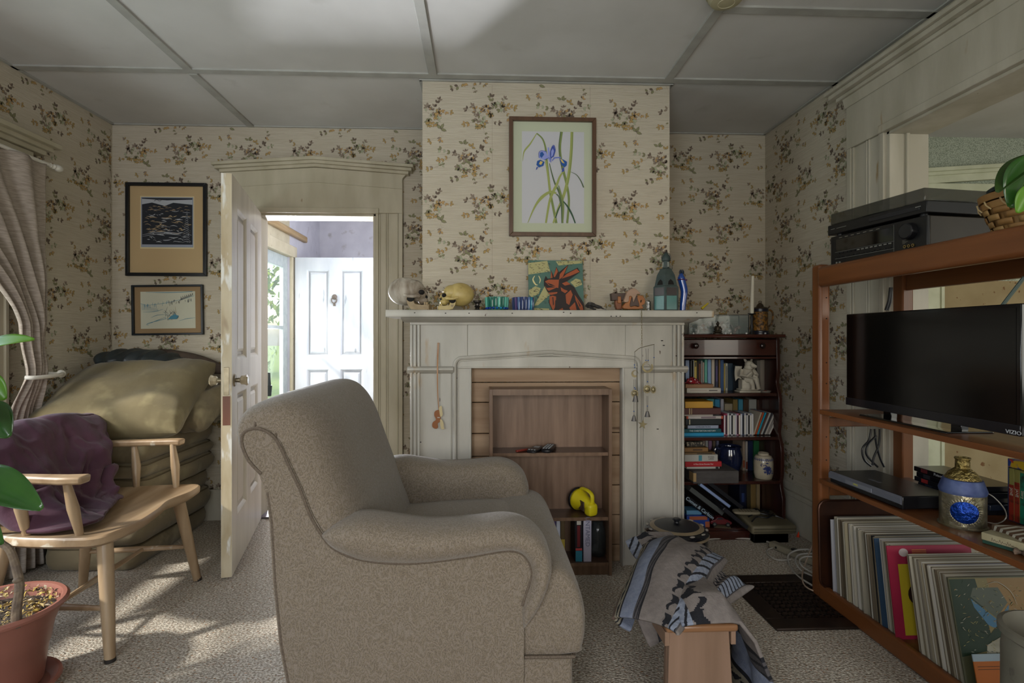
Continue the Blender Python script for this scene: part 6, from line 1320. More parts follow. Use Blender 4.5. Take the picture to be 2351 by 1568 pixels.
for (p0, p1, yt, yb, col, lb, mk, tx) in (
    (1570, 1662, 994, 1012, '#1f86b0', 'thick bright blue book at the bottom of the left stack', (), None),
    (1570, 1656, 985, 994, '#0f4a52', 'dark teal book with white lettering just above the bright blue one', (), ('THE CHESTERTON HISTORY', .012, '#c9d0d0', False)),
    (1577, 1651, 976, 985, '#23262f', 'black and white patterned slim book in the left stack', ((.03, .97, .12, .9, '#8a92a5'),), ('CIVILISATION', .014, '#1a1c24', False)),
    (1574, 1656, 962, 976, '#141c1e', 'thick black-green book in the middle of the left stack', ((.1, .13, .1, .9, '#b0a890'),), None),
    (1576, 1660, 955.5, 962, '#b0a8a4', 'white booklet with red ends in the left stack', ((0, .05, 0, 1, '#a8442a'), (.95, 1, 0, 1, '#a8442a'), (.4, .8, .2, .8, '#7a6a70')), None),
    (1572, 1637, 952, 955.5, '#a39a92', 'thin pale pamphlet under the maroon volume', (), None),
    (1570, 1655, 937, 952, '#4a2622', 'maroon leather volume with gilt bands', ((.14, .17, .05, .95, '#a38f6a'), (.2, .22, .05, .95, '#a38f6a')), None),
    (1573, 1637, 922, 937, '#b5872a', 'yellow book topping the left stack', (), None)):
    _, z = lie(p0, p1, yt, yb, z, 3.0, .14, col, lb, mk, tx, G2)
cdc = ['#7a2a3a', '#8f3a5a', '#a8a8ac', '#2a2a2e', '#b0b0b4', '#55565a', '#8a8a92', '#a3708a', '#6a3a30', '#a8aab0', '#3f4a66', '#9c9ca2', '#2f3038', '#b5b0aa', '#8a8f9c', '#c0bdb8']
px = 1661.5; k = 0
while px < 1729:
    w_ = 4.3; x0 = xr(px, 3.02); x1 = xr(px+w_, 3.02)
    g = G(); g.box(x0, x1-.0008, 3.02, 3.145, SHK[2][0]+.0005, SHK[2][0]+.124+.002*(k % 3)); g.box(x0+.0015, x1-.002, 3.0192, 3.02, SHK[2][0]+.006, SHK[2][0]+.116, 1)
    o = g.build('compact_disc_case', [flat(cdc[k % 16], .25), flat(['#c5c5c8', '#1a1a1c', '#d8d4c8'][k % 3], .4)], None, bevel=.0006, seg=1); tag(recentre(o), 'upright plastic disc case in the row right of the book stack', 'CD case', 'upright disc cases on the second shelf'); px += w_; k += 1
for i, (c_, lb) in enumerate((('#a8a090', 'cream'), ('#a8502a', 'orange'), ('#1f8aa5', 'turquoise'), ('#5f3f34', 'brown'), ('#a8a8a4', 'pale grey'), ('#3a3a3e', 'charcoal'), ('#b5b0a8', 'ivory'), ('#8f8a84', 'grey'), ('#c0bcb4', 'white'))):
    x = xr(1731+i*4.4, 3.02); g = G(); g.box(-.0045, .0045, 0, .125, 0, .135); o = g.build('compact_disc_case', flat(c_, .3), None, bevel=.0006, seg=1, local=True)
    o.location = (x, 3.02, SHK[2][0]+.004); o.rotation_euler = (0, R(19+i*.9), 0); tag(o, lb+' disc case leaning right at the end of the second shelf', 'CD case', 'leaning disc cases on the second shelf')
# --- third shelf
row(3, [(1612, 1619, 1012, '#8a7a6f', 'beige book'), (1620, 1626, 1012, '#8f8f8c', 'pale grey book'), (1627, 1635, 1012, '#6a4f6a', 'mauve book'), (1637, 1643, 1012, '#4a3f30', 'brown book'), (1645, 1651, 1012, '#55566a', 'slate book'), (1705, 1711, 1013, '#8a7a6a', 'cream book', ((.1, .9, .1, .35, '#7a3a20'),)), (1712, 1717, 1013, '#9c948c', 'pale book', ((.1, .9, .05, .3, '#6a2a1a'),)), (1718, 1729, 1012, '#15203c', 'navy book'), (1731, 1744, 1012, '#1f5a34', 'green book'), (1745, 1750, 1012, '#2f6a48', 'thin green book'), (1751, 1766, 1012, '#55595c', 'grey book'), (1768, 1776, 1012, '#3a5f66', 'grey-teal book'), (1776.5, 1780, 1012, '#6f8f94', 'thin light teal book')],
    3.18, 'upright books at the back of the third shelf', 'at the back of the third shelf, behind the jug and jar')
gx = thing('grey_archive_box', 'worn grey cloth slipcase under the lying books, jutting from the third shelf', 'box', ((xr(1592, 2.9)+xr(1697, 2.9))/2, 3.0, SHK[3][0]+.0005))
hw = (xr(1697, 2.9)-xr(1592, 2.9))/2; g = G(); g.box(-hw, hw, -.10, .13, 0, .070); g.build('case', pm('grey_cloth', '#4c4846', '#3f3b39', scale=30, st=(.3, 1, 1), rough=.9, bump=.15), gx, local=True, bevel=.005)
g = G(); g.box(-hw-.0008, -hw+.016, -.101, -.04, .012, .060); g.build('torn_corner', flat('#9c8058', .8), gx, local=True, bevel=.001)
z = SHK[3][0]+.0715; G3 = 'books stacked on the grey slipcase'
for (p0, p1, yt, yb, col, lb, mk, tx) in (
    (1577, 1652, 1072, 1084, '#a8a49c', 'white book with black end at the bottom on the slipcase', ((.88, .97, .05, .95, '#1c1c20'),), None),
    (1573, 1657, 1060, 1072, '#9c1f24', 'bright red book with white title above the white one', (), ('A Fine Great Russian Fair', .011, '#d8c8c4', False)),
    (1572, 1648, 1044, 1060, '#a3a098', 'cream book with black title KAZAN LAKES on the red book', ((.42, .52, .1, .9, '#3f7a86'),), ('RUSSIA\nLAKES', .011, '#1f1c18', False, .3)),
    (1572, 1642, 1039, 1044, '#6a5438', 'thin tan book with dark lettering on its cover', ((.4, .9, .2, .6, '#2a241c'),), None),
    (1572, 1626, 1028, 1038, '#7a5a34', 'small tan box-like book near the top of the pile', ((.35, .75, .3, .7, '#4a3420'),), None)):
    _, z = lie(p0, p1, yt, yb, z, 2.95, .14, col, lb.replace(' KAZAN LAKES', ''), mk, tx, G3)
t = thing('lace_box', 'dark patterned box topping the pile on the slipcase', 'box', (xr(1592, 3.0), 3.02, z)); g = G(); g.box(-.05, .05, -.05, .07, 0, .028); g.build('case', pm('dark_lace', '#2a2620', '#8a7f6c', scale=90, rough=.6, ramp=(.52, .6)), t, local=True, bevel=.003)
t = thing('navy_jug', 'glossy dark navy stoneware jug on the third shelf', 'jug', (xr(1679, 3.10), 3.12, SHK[3][0]+.0005))
M_nav = pm('navy_glaze', '#14192e', '#1d2440', scale=12, rough=.12, coat=.6)
g = G(); g.lathe([(0, 0), (.045, 0), (.050, .01), (.066, .06), (.070, .10), (.063, .135), (.060, .15), (.066, .163), (.062, .165), (.055, .15), (.058, .13), (0, .05)], n=30); g.build('body', M_nav, t, local=True)
g = G(); g.tube(cr([(-.060, 0, .145), (-.085, 0, .15), (-.094, 0, .12), (-.085, 0, .085), (-.066, 0, .07)], 4), .008, 10); g.build('handle', M_nav, t, local=True)
t = thing('ginger_jar', 'cream ceramic jar with a blue flower spray on the third shelf', 'jar', (xr(1755, 3.0), 3.01, SHK[3][0]+.0005))
g = G(); g.lathe([(0, 0), (.044, 0), (.047, .004), (.052, .03), (.053, .09), (.050, .115), (.042, .130), (.030, .134), (.030, .142), (.027, .146), (.022, .142), (0, .14)], n=32); g.build('body', pm('cream_glaze', '#b8ad98', '#a89c86', scale=10, rough=.2, coat=.4), t, local=True)
g = G(); rj = random.Random(4); M_bl = flat('#2a356a', .3)
def on_jar(a, z, r0=.0537): r_ = r0 if z < .1 else r0-(z-.1)*.25; return (r_*math.sin(a), -r_*math.cos(a), z)
for i in range(46):
    a0 = -.12+rj.gauss(0, .30); z0 = .062+rj.gauss(0, .016); L_ = rj.uniform(.006, .013); th = rj.uniform(0, 6.28)
    pts = [(a0+math.cos(th+d)*l/.053, z0+math.sin(th+d)*l) for d, l in ((0, L_), (1.4, L_*.35), (3.14, L_*.6), (-1.4, L_*.35))]
    g.poly([on_jar(*p) for p in pts][::-1])
for a0 in (-.5, -.3, -.1, .1, .3): g.tube([on_jar(-.1, .03), on_jar(a0*.5, .045), on_jar(a0, .07)], .0008, 4)
g.build('flower_spray', M_bl, t, local=True, smooth=0)
g = G()
for i in range(28):
    a0 = i*2*math.pi/28; g.poly([on_jar(a0-.12, .112), on_jar(a0, .104), on_jar(a0+.12, .112), on_jar(a0, .122)])
g.build('shoulder_border', flat('#4a5070', .3), t, local=True, smooth=0, fixn=True)
# --- bottom shelf
row(4, [(1698, 1714, 1112, '#10162c', 'navy book with emblem', ((.3, .7, .4, .7, '#2a3a66'),)), (1715, 1723, 1110, '#3a3220', 'dark olive book'), (1724, 1736, 1110, '#7a6238', 'tan book'), (1737, 1745, 1110, '#8f7a58', 'light tan book'), (1747, 1758, 1110, '#86683a', 'ochre book with black bands', tuple((0, 1, .1+k*.11, .15+k*.11, '#1c1814') for k in range(8))), (1759, 1766, 1110, '#9c9c88', 'pale cream book'), (1767, 1772, 1110, '#1f6a66', 'teal book')],
    3.16, 'upright books on the bottom shelf', 'at the right of the bottom shelf')
def leanbook(px, py, L_, T_, ang, D, col, label, pagecol=None, Y=2.93, txt=None):
    c_ = P(px, py, Y); t = thing('leaning_book', label, 'book', (c_.x, Y, c_.z), (0, R(ang), 0), 'large books leaning on the bottom shelf')
    g = G(); g.box(0, L_, 0, D, 0, T_); g.build('cover', flat(col, .4), t, local=True, bevel=.002)
    if pagecol: g = G(); g.box(.01, L_-.004, -.0006, .01, T_*.15, T_*.85); g.build('pages', flat(pagecol, .7), t, local=True, smooth=0)
    if txt: text(txt, .027, flat('#b9cfe0', .5), t, XF[t.name] @ frame3((L_*.52, -.0012, T_*.5), (1, 0, 0), (0, 0, 1)), ext=.0004, sx=1.0)
    return t
leanbook(1572, 1148, .185, .030, 37, .19, '#0d1018', 'black book with pale blue hand lettered spine leaning in the bottom shelf', txt='Comet & Carlson')
leanbook(1582, 1127, .235, .026, 37, .19, '#4a4d4c', 'grey-green book leaning above the black lettered one')
leanbook(1602, 1113, .225, .020, 37, .17, '#2a3a44', 'dark book with blue page edge leaning third in the bottom shelf', pagecol='#7f8fb5')
leanbook(1625, 1112, .24, .022, 37, .17, '#15151a', 'black topmost book leaning toward the beige folder')
z4 = SHK[4][0]+.0005
t = thing('blue_card_box', 'flat bright blue and orange card box on the left of the bottom shelf', 'box', (xr(1603, 2.95), 2.99, z4))
g = G(); g.box(-.065, .065, -.04, .05, 0, .065); g.build('box', flat('#1f3f8f', .4), t, local=True, bevel=.003)
g = G(); g.box(-.050, .052, -.0408, -.04, .040, .060, 0).box(.040, .065, -.0408, -.04, .0, .030, 0).box(-.065, .020, -.0408, -.04, .003, .014, 1); g.poly([(-.022+.016*math.cos(R(a)), -.0412, .014+.016*math.sin(R(a))) for a in range(0, 181, 20)], 2); g.build('printed_front', [flat('#a5593a', .5), flat('#2f7fb0', .5), flat('#b58a9c', .5)], t, local=True, smooth=0)
text('Continental', .014, flat('#bcd0e8'), t, XF[t.name] @ frame3((-.005, -.0416, .008), (1, 0, 0), (0, 0, 1)), ext=.0003)
t = thing('light_blue_box', 'small light blue box on top of the blue and orange box', 'box', (xr(1594, 2.96), 2.99, z4+.0655)); g = G(); g.box(-.044, .044, -.03, .05, 0, .025); g.build('box', flat('#5f93b8', .5), t, local=True, bevel=.002)
t = thing('toy_car', 'small dark red toy car in a clear case on the bottom shelf', 'toy car', (xr(1655, 2.95), 2.965, z4+.004), (0, 0, R(-8)))
sd_ = [(-.055, .012), (-.058, .024), (-.045, .032), (-.030, .036), (-.018, .050), (.008, .052), (.024, .040), (.045, .034), (.060, .026), (.062, .014), (.050, .010), (-.045, .010)]
g = G(); g.prism(sd_, 'Y', -.022, .022); g.build('body', pm('red_toy_paint', '#5f1f24', rough=.25, coat=.5), t, local=True, bevel=.003)
g = G(); g.prism([(-.024, .038), (-.016, .047), (.005, .049), (.018, .040)], 'Y', -.0228, .0228); g.build('window', flat('#2a2a30', .2), t, local=True, smooth=0)
for x in (-.034, .038):
    for y in (-.022, .022): g = G(); g.cyl((x, y-.004, .011), (x, y+.004, .011), .012, n=18); wv = g.build('wheel', M_blk, t, local=True); g = G(); g.cyl((x, y-.0045, .011), (x, y+.0045, .011), .007, n=12); g.build('hubcap', pm('chrome', '#b0b4bc', rough=.2, metal=1), wv, local=True)
g = G(); g.obox((0, 0, 0), (.09, .05, .0012), (0, 0, R(-14))); o = g.build('brown_card', flat('#6f6048', .8), None, local=True); o.location = (xr(1660, 2.94), 2.955, z4+.0006); tag(o, 'little brown card under the toy car', 'card')
# beige device with cords on a black crate, dark folder
t = thing('black_flat_box', 'low black box on the carpet at the bookcase foot under the beige console', 'box', (P(1775, 1230, 2.86).x, 2.90, 0))
ex = P(1828, 1230, 2.82).x-t.location.x; g = G(); g.box(-ex*1.0, ex*.85, -.035, .0, .0, .060); g.box(-ex*1.0, ex*.85, -.035, .012, .0, .058); g.build('box', flat('#0f0f11', .5), t, local=True, bevel=.004)
t = thing('beige_console', 'flat beige plastic console lying over the right end of the bottom shelf', 'console', (P(1775, 1225, 2.86).x, 2.96, .0625), (R(5), 0, 0))
M_bei = pm('aged_beige_plastic', '#6f6752', '#645c48', scale=8, rough=.45)
g = G(); g.box(-.125, .125, -.115, .10, 0, .048); g.build('housing', M_bei, t, local=True, bevel=.010)
g = G(); g.box(-.115, .12, -.1158, -.115, .014, .016).box(-.115, .12, -.1158, -.115, .030, .032); g.build('front_groove', M_dark, t, local=True, smooth=0)
g = G(); g.tube(cr([(-.10, -.06, .052), (-.05, -.02, .060), (.0, -.03, .058), (.05, -.01, .062), (.09, -.04, .056)], 5), .004, 8).tube(cr([(-.09, .0, .052), (-.03, .02, .064), (.03, .0, .062), (.07, .03, .056)], 5), .004, 8); g.build('cord', M_blk, t, local=True)
t = thing('handset', 'pale keypad handset lying on the beige console', 'handset', (P(1712, 1170, 3.0).x, 2.995, .122), (R(5), 0, R(-6)))
g = G(); rbox(g, (0, 0, .008), (.15, .06, .018), n=5); g.build('body', flat('#8a806a', .5), t, local=True); g = G()
for i in range(5):
    for j in range(3): g.obox((-.04+.016*i, -.015+.015*j, .0165), (.009, .008, .002))
g.build('keypad', flat('#5a4f3c', .5), t, local=True)
t = thing('black_strap', 'bunched black strap on the console beside the handset', 'strap', (P(1742, 1165, 3.02).x, 3.0, .124), (R(5), 0, R(-30))); g = G(); g.grid(lambda u, v: (-.045+.09*u, -.02+.04*v, .004+.012*abs(math.sin(u*7))*(1-.3*v)), 26, 5); g.build('webbing', flat('#0e0d0d', .8), t, local=True, solid=.003, smooth=180)
c_ = P(1690, 1185, 2.86); t = thing('dark_ring_binder', 'dark folder sloping down in front of the bottom shelf', 'folder', (c_.x, 2.87, c_.z), (0, R(39), 0)); g = G(); g.box(-.075, .10, 0, .17, -.022, .0); g.build('folder', pm('dark_vinyl', '#24242a', '#1c1c20', scale=20, rough=.35), t, local=True, bevel=.004)
for px, py, rr_ in ((1766, 1238, 60), (1832, 1228, 8)):
    c_ = PZ(px, py, .012); o = G().tube([(0, 0, 0), (.0, 0, .03)], [.008, .002], 10).build('orange_tack', flat('#d8401a', .4), None, local=True); o.location = (c_.x, c_.y, .008 if rr_ > 20 else 0); o.rotation_euler = (0, R(rr_), 0); tag(o, 'tiny orange cone tip on the carpet '+('in front of the black box' if rr_ > 20 else 'by the baseboard'), 'cone')
# ================================================================ pine shelving unit in the wide opening
M_pn = wood('orange_pine', '#7a4a28', '#5c351b', 'Y', scale=7, rough=.32, bump=.03, spots=('#4a2812', 9, .68, .74)); M_pnz = wood('orange_pine_upright', '#7a4b2a', '#5d361c', 'Z', scale=7, rough=.32, spots=('#43240f', 11, .70, .76))
M_pnd = wood('worn_pine_shelf', '#6f4426', '#553218', 'Y', scale=7, rough=.35, bump=.04, spots=('#8f6238', 12, .68, .76))
un = thing('pine_shelving_unit', 'orange pine open shelving unit with rounded posts holding the television and records', 'shelving unit', (1.66, 1.6, 0))
UY0, UY1, UX0, UX1 = .93, 2.30, 1.453, 1.872
for y in (UY1-.06, UY0):
    g = G(); g.box(UX0, UX0+.05, y, y+.06, 0, 1.445); g.build('post', M_pnz, un, bevel=.012, seg=3)
    g = G(); g.box(UX1-.05, UX1, y, y+.06, 0, 1.42); g.build('post', M_pnz, un, bevel=.006)
    for z in (.46, .76): g = G(); g.box(UX0+.05, UX1-.05, y+.02, y+.04, z-.02, z+.02); g.build('cross_rail', M_pnz, un, bevel=.003)
ya, yb = UY0+.06, UY1-.06
g = G(); g.box(UX0-.012, UX0+.03, UY0+.03, yb+.004, 1.345, 1.433); g.build('front_rail', M_pn, un, bevel=.017, seg=4)
g = G(); g.box(UX0+.03, UX1-.03, UY0, UY1-.02, 1.408, 1.430); g.build('shelf', M_pnd, un, bevel=.003)
g = G(); g.box(UX1-.035, UX1-.012, ya, yb, 1.333, 1.408); g.build('back_rail', M_pn, un, bevel=.003)
for z, nm in ((.818, 0), (.521, 1)): g = G(); g.box(UX0+.003, UX1-.022, ya-.002, yb+.002, z-.019, z, 0); g.box(UX0, UX0+.003, ya-.002, yb+.002, z-.019, z, 1); g.build('shelf', [M_pnd, M_pn], un, bevel=.002)
g = G(); g.box(UX0+.02, UX1-.022, ya-.002, yb+.002, .045, .064); g.build('shelf', M_pnd, un, bevel=.002)
g = G(); g.box(UX0-.004, UX0+.022, ya-.004, yb+.004, .004, .072); g.build('bottom_rail', M_pn, un, bevel=.009, seg=3)
g = G(); g.tube([P(2352, 636, 1.72), P(2296, 708, 1.80)], .006, 8); o_ = g.build('brace_rod', pm('galvanised', '#7f8f88', rough=.4, metal=.5), un)
for z in (1.30, 1.21, 1.02, .93, .70, .60, .38): 
    g = G(); g.cyl((UX0+.03, yb-.0008, z), (UX0+.03, yb+.002, z), .003, n=8); g.build('peg_hole', M_dark, un, smooth=0)
# --- television
M_tvb = pm('tv_gloss_black', '#08080a', rough=.12, spec=.6); M_scr = pm('tv_screen', '#060607', rough=.16, spec=.55)
tv = thing('television', 'black flat screen television on the pine shelf', 'television', (1.60, 1.83, .818))
TX, TY0, TY1, TZ0, TZ1 = 1.556, 1.478, 2.218, .842, 1.228
g = G(); g.box(TX, TX+.035, TY0, TY1, TZ0, TZ1); g.box(TX+.03, TX+.06, TY0+.12, TY1-.12, TZ0+.03, TZ1-.08); g.build('housing', M_tvb, tv, bevel=.003)
g = G(); g.poly([(TX-.0008, TY1-.014, TZ0+.034), (TX-.0008, TY1-.014, TZ1-.012), (TX-.0008, TY0+.014, TZ1-.012), (TX-.0008, TY0+.014, TZ0+.034)][::-1]); g.build('screen', M_scr, tv, smooth=0)
g = G(); g.box(TX-.003, TX, TY0, TY1, TZ0, TZ0+.032); g.build('lower_bezel', pm('tv_bezel', '#1c1c20', rough=.22), tv, bevel=.0015)
g = G(); g.prism([(1.495, .8185), (1.66, .8185), (1.65, .824), (1.50, .824)], 'Y', 1.66, 2.06); g.build('stand_base', M_tvb, tv, bevel=.002)
for y in (1.70, 2.0): g = G(); g.box(1.565, 1.59, y-.02, y+.02, .822, .845); g.build('stand_neck', M_tvb, tv, bevel=.002)
text('VIZIO', .016, flat('#b5b8bc', .3), tv, frame3((TX-.0036, 1.497, TZ0+.009), (0, -1, 0), (0, 0, 1)), name='logo', sx=1.15)
# --- amplifier and record deck
L0, R0 = Vector((1.497, 2.232, 1.4305)), Vector((1.557, 1.805, 1.4305)); ud = (R0-L0).normalized(); ang = math.atan2(ud.y, ud.x); WW = (R0-L0).length
def elec(name, label, cat, z): return thing(name, label, cat, (L0.x, L0.y, z), (0, 0, ang))
M_amp = pm('amp_black', '#101012', rough=.35); M_led = flat('#7a7a74', .4); M_amps = pm('amp_side', '#3a342c', '#332d26', scale=9, rough=.4, metal=.3)
am = elec('stereo_receiver', 'wide black stereo receiver with a big round knob under the record deck', 'receiver', 1.4305)
AH = .128
g = G(); g.box(0, WW, .012, .33, .0, AH); g.build('casing', M_amps, am, local=True, bevel=.003)
g = G(); g.box(0, WW, 0, .012, .0, AH); g.build('front_panel', M_amp, am, local=True, bevel=.002)
g = G(); g.box(.03, .30, -.001, 0, .062, .112); g.build('display_window', pm('amp_window', '#0a0806', rough=.06, spec=.7), am, local=True, smooth=0)
kx = WW*.85; g = G(); g.tube([(kx, -.001, .082), (kx, -.020, .082), (kx, -.023, .082)], [.031, .028, .024], 32); g.build('volume_knob', pm('knob_black', '#1c1c1f', rough=.22), am, local=True)
for i in range(13): x = .035+i*.0205; g = G(); g.box(x, x+.012, -.004, 0, .050, .055); g.build('button', M_led if i > 4 else M_amp, am, local=True, bevel=.0008, seg=1)
for i in range(11): x = .03+i*.0245; g = G(); g.box(x, x+.016, -.003, 0, .034, .039); g.build('button', M_amp, am, local=True, bevel=.0008, seg=1)
g = G(); g.box(.025, .305, -.002, 0, .030, .032).box(.025, .305, -.002, 0, .058, .0595).box(.302, .3035, -.002, 0, .005, .12); g.build('trim_line', flat('#5f5f5a', .4), am, local=True, smooth=0)
for i in range(3): x = kx-.018+i*.016; g = G(); g.tube([(x, -.002, .030), (x, -.0045, .030)], [.0055, .0055], 14); g.build('socket', pm('gold_ring', '#a89058', rough=.3, metal=.8), am, local=True); g = G(); g.cyl((x, -.003, .030), (x, -.0052, .030), .003, n=12); g.build('socket_hole', M_dark, am, local=True)
for i in range(2): x = .035+i*.016; g = G(); g.cyl((x, -.004, .014), (x, 0, .014), .004, n=12); g.build('jack', M_led, am, local=True)
g = G()
for i in range(7): g.box(.045+i*.03, .06+i*.03, -.0006, 0, .117, .119)
for i in range(5): g.box(kx-.03, kx-.03+.01+.006*(i % 3), -.0006, 0, .042+i*.003, .0428+i*.003)
g.build('panel_print', flat('#8a8578', .5), am, local=True, smooth=0)
g = G(); g.cyl((WW, .12, .030), (WW+.003, .12, .030), .007, n=16); g.build('side_screw', pm('dark_screw', '#15161c', rough=.2), am, local=True)
tt = elec('record_player', 'black record player with smoked lid stacked on the stereo receiver', 'record player', 1.4305+AH+.004)
g = G(); g.box(-.008, WW+.006, -.008, .335, .004, .046); g.build('plinth', M_amp, tt, local=True, bevel=.003)
for x in (.03, WW-.03): g = G(); g.cyl((x, .02, -.004), (x, .02, .005), .012, n=14); g.build('foot', M_blk, tt, local=True)
g = G(); g.box(.20, WW-.02, -.010, -.007, .018, .034); g.build('control_strip', pm('strip_black', '#1b1b20', rough=.2), tt, local=True, bevel=.001)
for bx_ in ((WW-.035, WW-.015, -.0105, -.009, .028, .031), (.01, .03, -.0088, -.0078, .026, .028), (.04, .09, -.0088, -.0078, .026, .0275)): g = G(); g.box(*bx_); g.build('silver_mark', M_led, tt, local=True, smooth=0)
g = G(); g.lathe([(0, .046), (.145, .046), (.15, .050), (.148, .054), (0, .054)], (WW*.42, .16, 0), 40); g.build('platter', M_blk, tt, local=True)
g = G(); g.tube(cr([(WW-.06, .28, .065), (WW-.06, .12, .066), (WW-.10, .06, .060)], 4), .004, 8); g.build('tone_arm', pm('chrome2', '#8f9296', rough=.25, metal=1), tt, local=True)
M_lid = pm('smoked_lid', '#33332c', rough=.10, alpha=.72, spec=.6)
g = G(); g.prism([(.002, .047), (.004, .094), (WW-.006, .094), (WW-.004, .047)], 'Y', -.004, .330); g.build('dust_cover', M_lid, tt, local=True, bevel=.004)
# --- basket with plant
bs = thing('woven_basket', 'tan split-wood basket at the near end of the top shelf', 'basket', (1.615, 1.455, 1.431))
M_spl = wood('split_ash', '#a07a48', '#7f5a30', 'X', scale=8, rough=.5); M_spl2 = wood('split_ash_pale', '#ab8a58', '#8f6c3e', 'X', scale=8, rough=.5)
bc_ = (1.615, 1.455, 1.431); rb = [(.110, 0), (.128, .03), (.140, .06), (.150, .095)]
def brad(z): return .112+.40*z-.6*z*z
g = G(); g.lathe([(0, 0), (.112, 0), (brad(.04)-.004, .04), (brad(.08)-.004, .085), (brad(.08)-.010, .085), (.104, .006), (0, .006)], bc_, 40, sy=1); g.build('inner_wall', M_spl, bs)
for r_i in range(4):
    z0 = .003+r_i*.018
    for k in range(24):
        if (k+r_i) % 2: continue
        a0, a1 = R(15*k-1), R(15*k+22); g = G()
        g.grid(lambda u, v: (bc_[0]+(brad(z0+.016*v)+.002+.003*math.sin(math.pi*u))*math.cos(lerp(a0, a1, u)), bc_[1]+(brad(z0+.016*v)+.002+.003*math.sin(math.pi*u))*math.sin(lerp(a0, a1, u)), bc_[2]+z0+.016*v), 6, 3)
        g.build('weaver', M_spl2 if (k//2+r_i) % 2 else M_spl, bs, solid=.0016)
for z0, dr_ in ((.073, .007), (.096, .006)):
    g = G(); g.lathe([(brad(z0)+dr_, z0), (brad(z0)+dr_+.003, z0+.019), (brad(z0)+dr_-.003, z0+.020), (brad(z0)+dr_-.006, z0)], bc_, 40); g.build('rim_band', M_spl, bs)
for k in range(18):
    a = R(20*k+5); g = G(); g.tube([(bc_[0]+r_*math.cos(a+d), bc_[1]+r_*math.sin(a+d), bc_[2]+z) for r_, z, d in ((brad(.09)+.012, .094, -.03), (brad(.08)+.013, .082, 0), (brad(.07)+.008, .070, .05))], .0022, 6); g.build('lashing', pm('pale_lash', '#b39c70', rough=.6), bs)
bp = thing('basket_plant', 'big-leaved green plant in a dark blue-green pot inside the basket', 'potted plant', (1.615, 1.455, 1.438))
g = G(); g.lathe([(0, 0), (.085, 0), (.112, .10), (.122, .115), (.134, .118), (.134, .128), (.126, .134), (.108, .130), (.10, .115), (0, .11)], (1.615, 1.455, 1.438), 40); g.build('pot', pm('dark_teal_pot', '#14282c', rough=.25), bp)
M_lfd = pm('deep_leaf', '#2f4a18', '#24400f', scale=6, rough=.35)
for pts in ((P(2400, 480, 1.40), P(2360, 445, 1.38), P(2330, 470, 1.36)), ((1.62, 1.455, 1.56), (1.64, 1.42, 1.68), (1.60, 1.39, 1.74))): g = G(); g.tube(cr(pts, 4), .004, 7); g.build('stem', flat('#7a3a22', .5), bp)
leaf3(bp, P(2400, 350, 1.36), P(2289, 426, 1.34), .085, (-.3, -.3, .9), M_lfd); leaf3(bp, P(2385, 355, 1.33), P(2325, 470, 1.33), .10, (-.5, -.8, .2), M_lf); leaf3(bp, P(2380, 420, 1.30), P(2338, 486, 1.31), .05, (-.5, -.8, .2), M_lf2)
leaf3(bp, (1.60, 1.36, 1.66), (1.62, 1.16, 1.60), .10, (0, -.3, .9), M_lfd); leaf3(bp, (1.66, 1.42, 1.66), (1.82, 1.46, 1.70), .10, (0, -.3, .9), M_lfd)
# --- disc player
a_, b_, c_ = Vector((1.445, 2.165, .5215)), Vector((1.460, 1.800, .5215)), None; u_ = (b_-a_).normalized(); an = math.atan2(u_.y, u_.x); W2 = (b_-a_).length
dp = thing('disc_player', 'slim black disc player with silver front on the shelf below the television', 'disc player', tuple(a_), (0, 0, an))
g = G(); g.box(0, W2, .004, .205, .006, .052); g.build('casing', pm('player_black', '#101013', rough=.3), dp, local=True, bevel=.004)
g = G(); g.prism([(.004, .052), (-.004, .044), (-.004, .026), (.004, .022)], 'X', .002, W2-.002); g.build('silver_front', pm('grey_front', '#6f737f', rough=.35, metal=.4), dp, local=True, fixn=True)
g = G(); g.box(.10, .235, -.0052, -.0035, .028, .043); g.build('disc_drawer', pm('grey_drawer', '#80848f', rough=.35, metal=.4), dp, local=True, bevel=.001)
text('DIVX', .010, flat('#b0b04a'), dp, XF[dp.name] @ frame3((.155, -.0056, .036), (1, 0, 0), (0, 0, 1)), name='front_mark')
for x in (.03, W2-.03):
    for y in (.03, .18): g = G(); g.cyl((x, y, 0), (x, y, .007), .010, n=12); g.build('foot', M_blk, dp, local=True)
g = G(); g.box(.14, .19, .06, .075, .052, .0525); g.build('sticker', flat('#55565a'), dp, local=True, smooth=0)
# cables behind
cb = thing('cable_bundle', 'loose black cables hanging behind the disc player', 'cables', (1.80, 2.15, .6))
for pts in (((2000, 985), (1995, 1010), (1980, 1030), (1984, 1055), (2000, 1070)), ((2008, 985), (2012, 1020), (2020, 1050), (2030, 1072)), ((2012, 1000), (1992, 1022), (1990, 1045), (2015, 1072)), ((2020, 985), (2018, 1020), (2006, 1050), (2003, 1068)), ((2044, 660), (2040, 690), (2033, 712)), ((2047, 660), (2045, 690), (2038, 712))):
    g = G(); g.tube(cr([P(x, y, 2.215) for x, y in pts], 5), .0042 if pts[0][1] > 700 else .005, 7); g.build('cable', M_blk, cb)
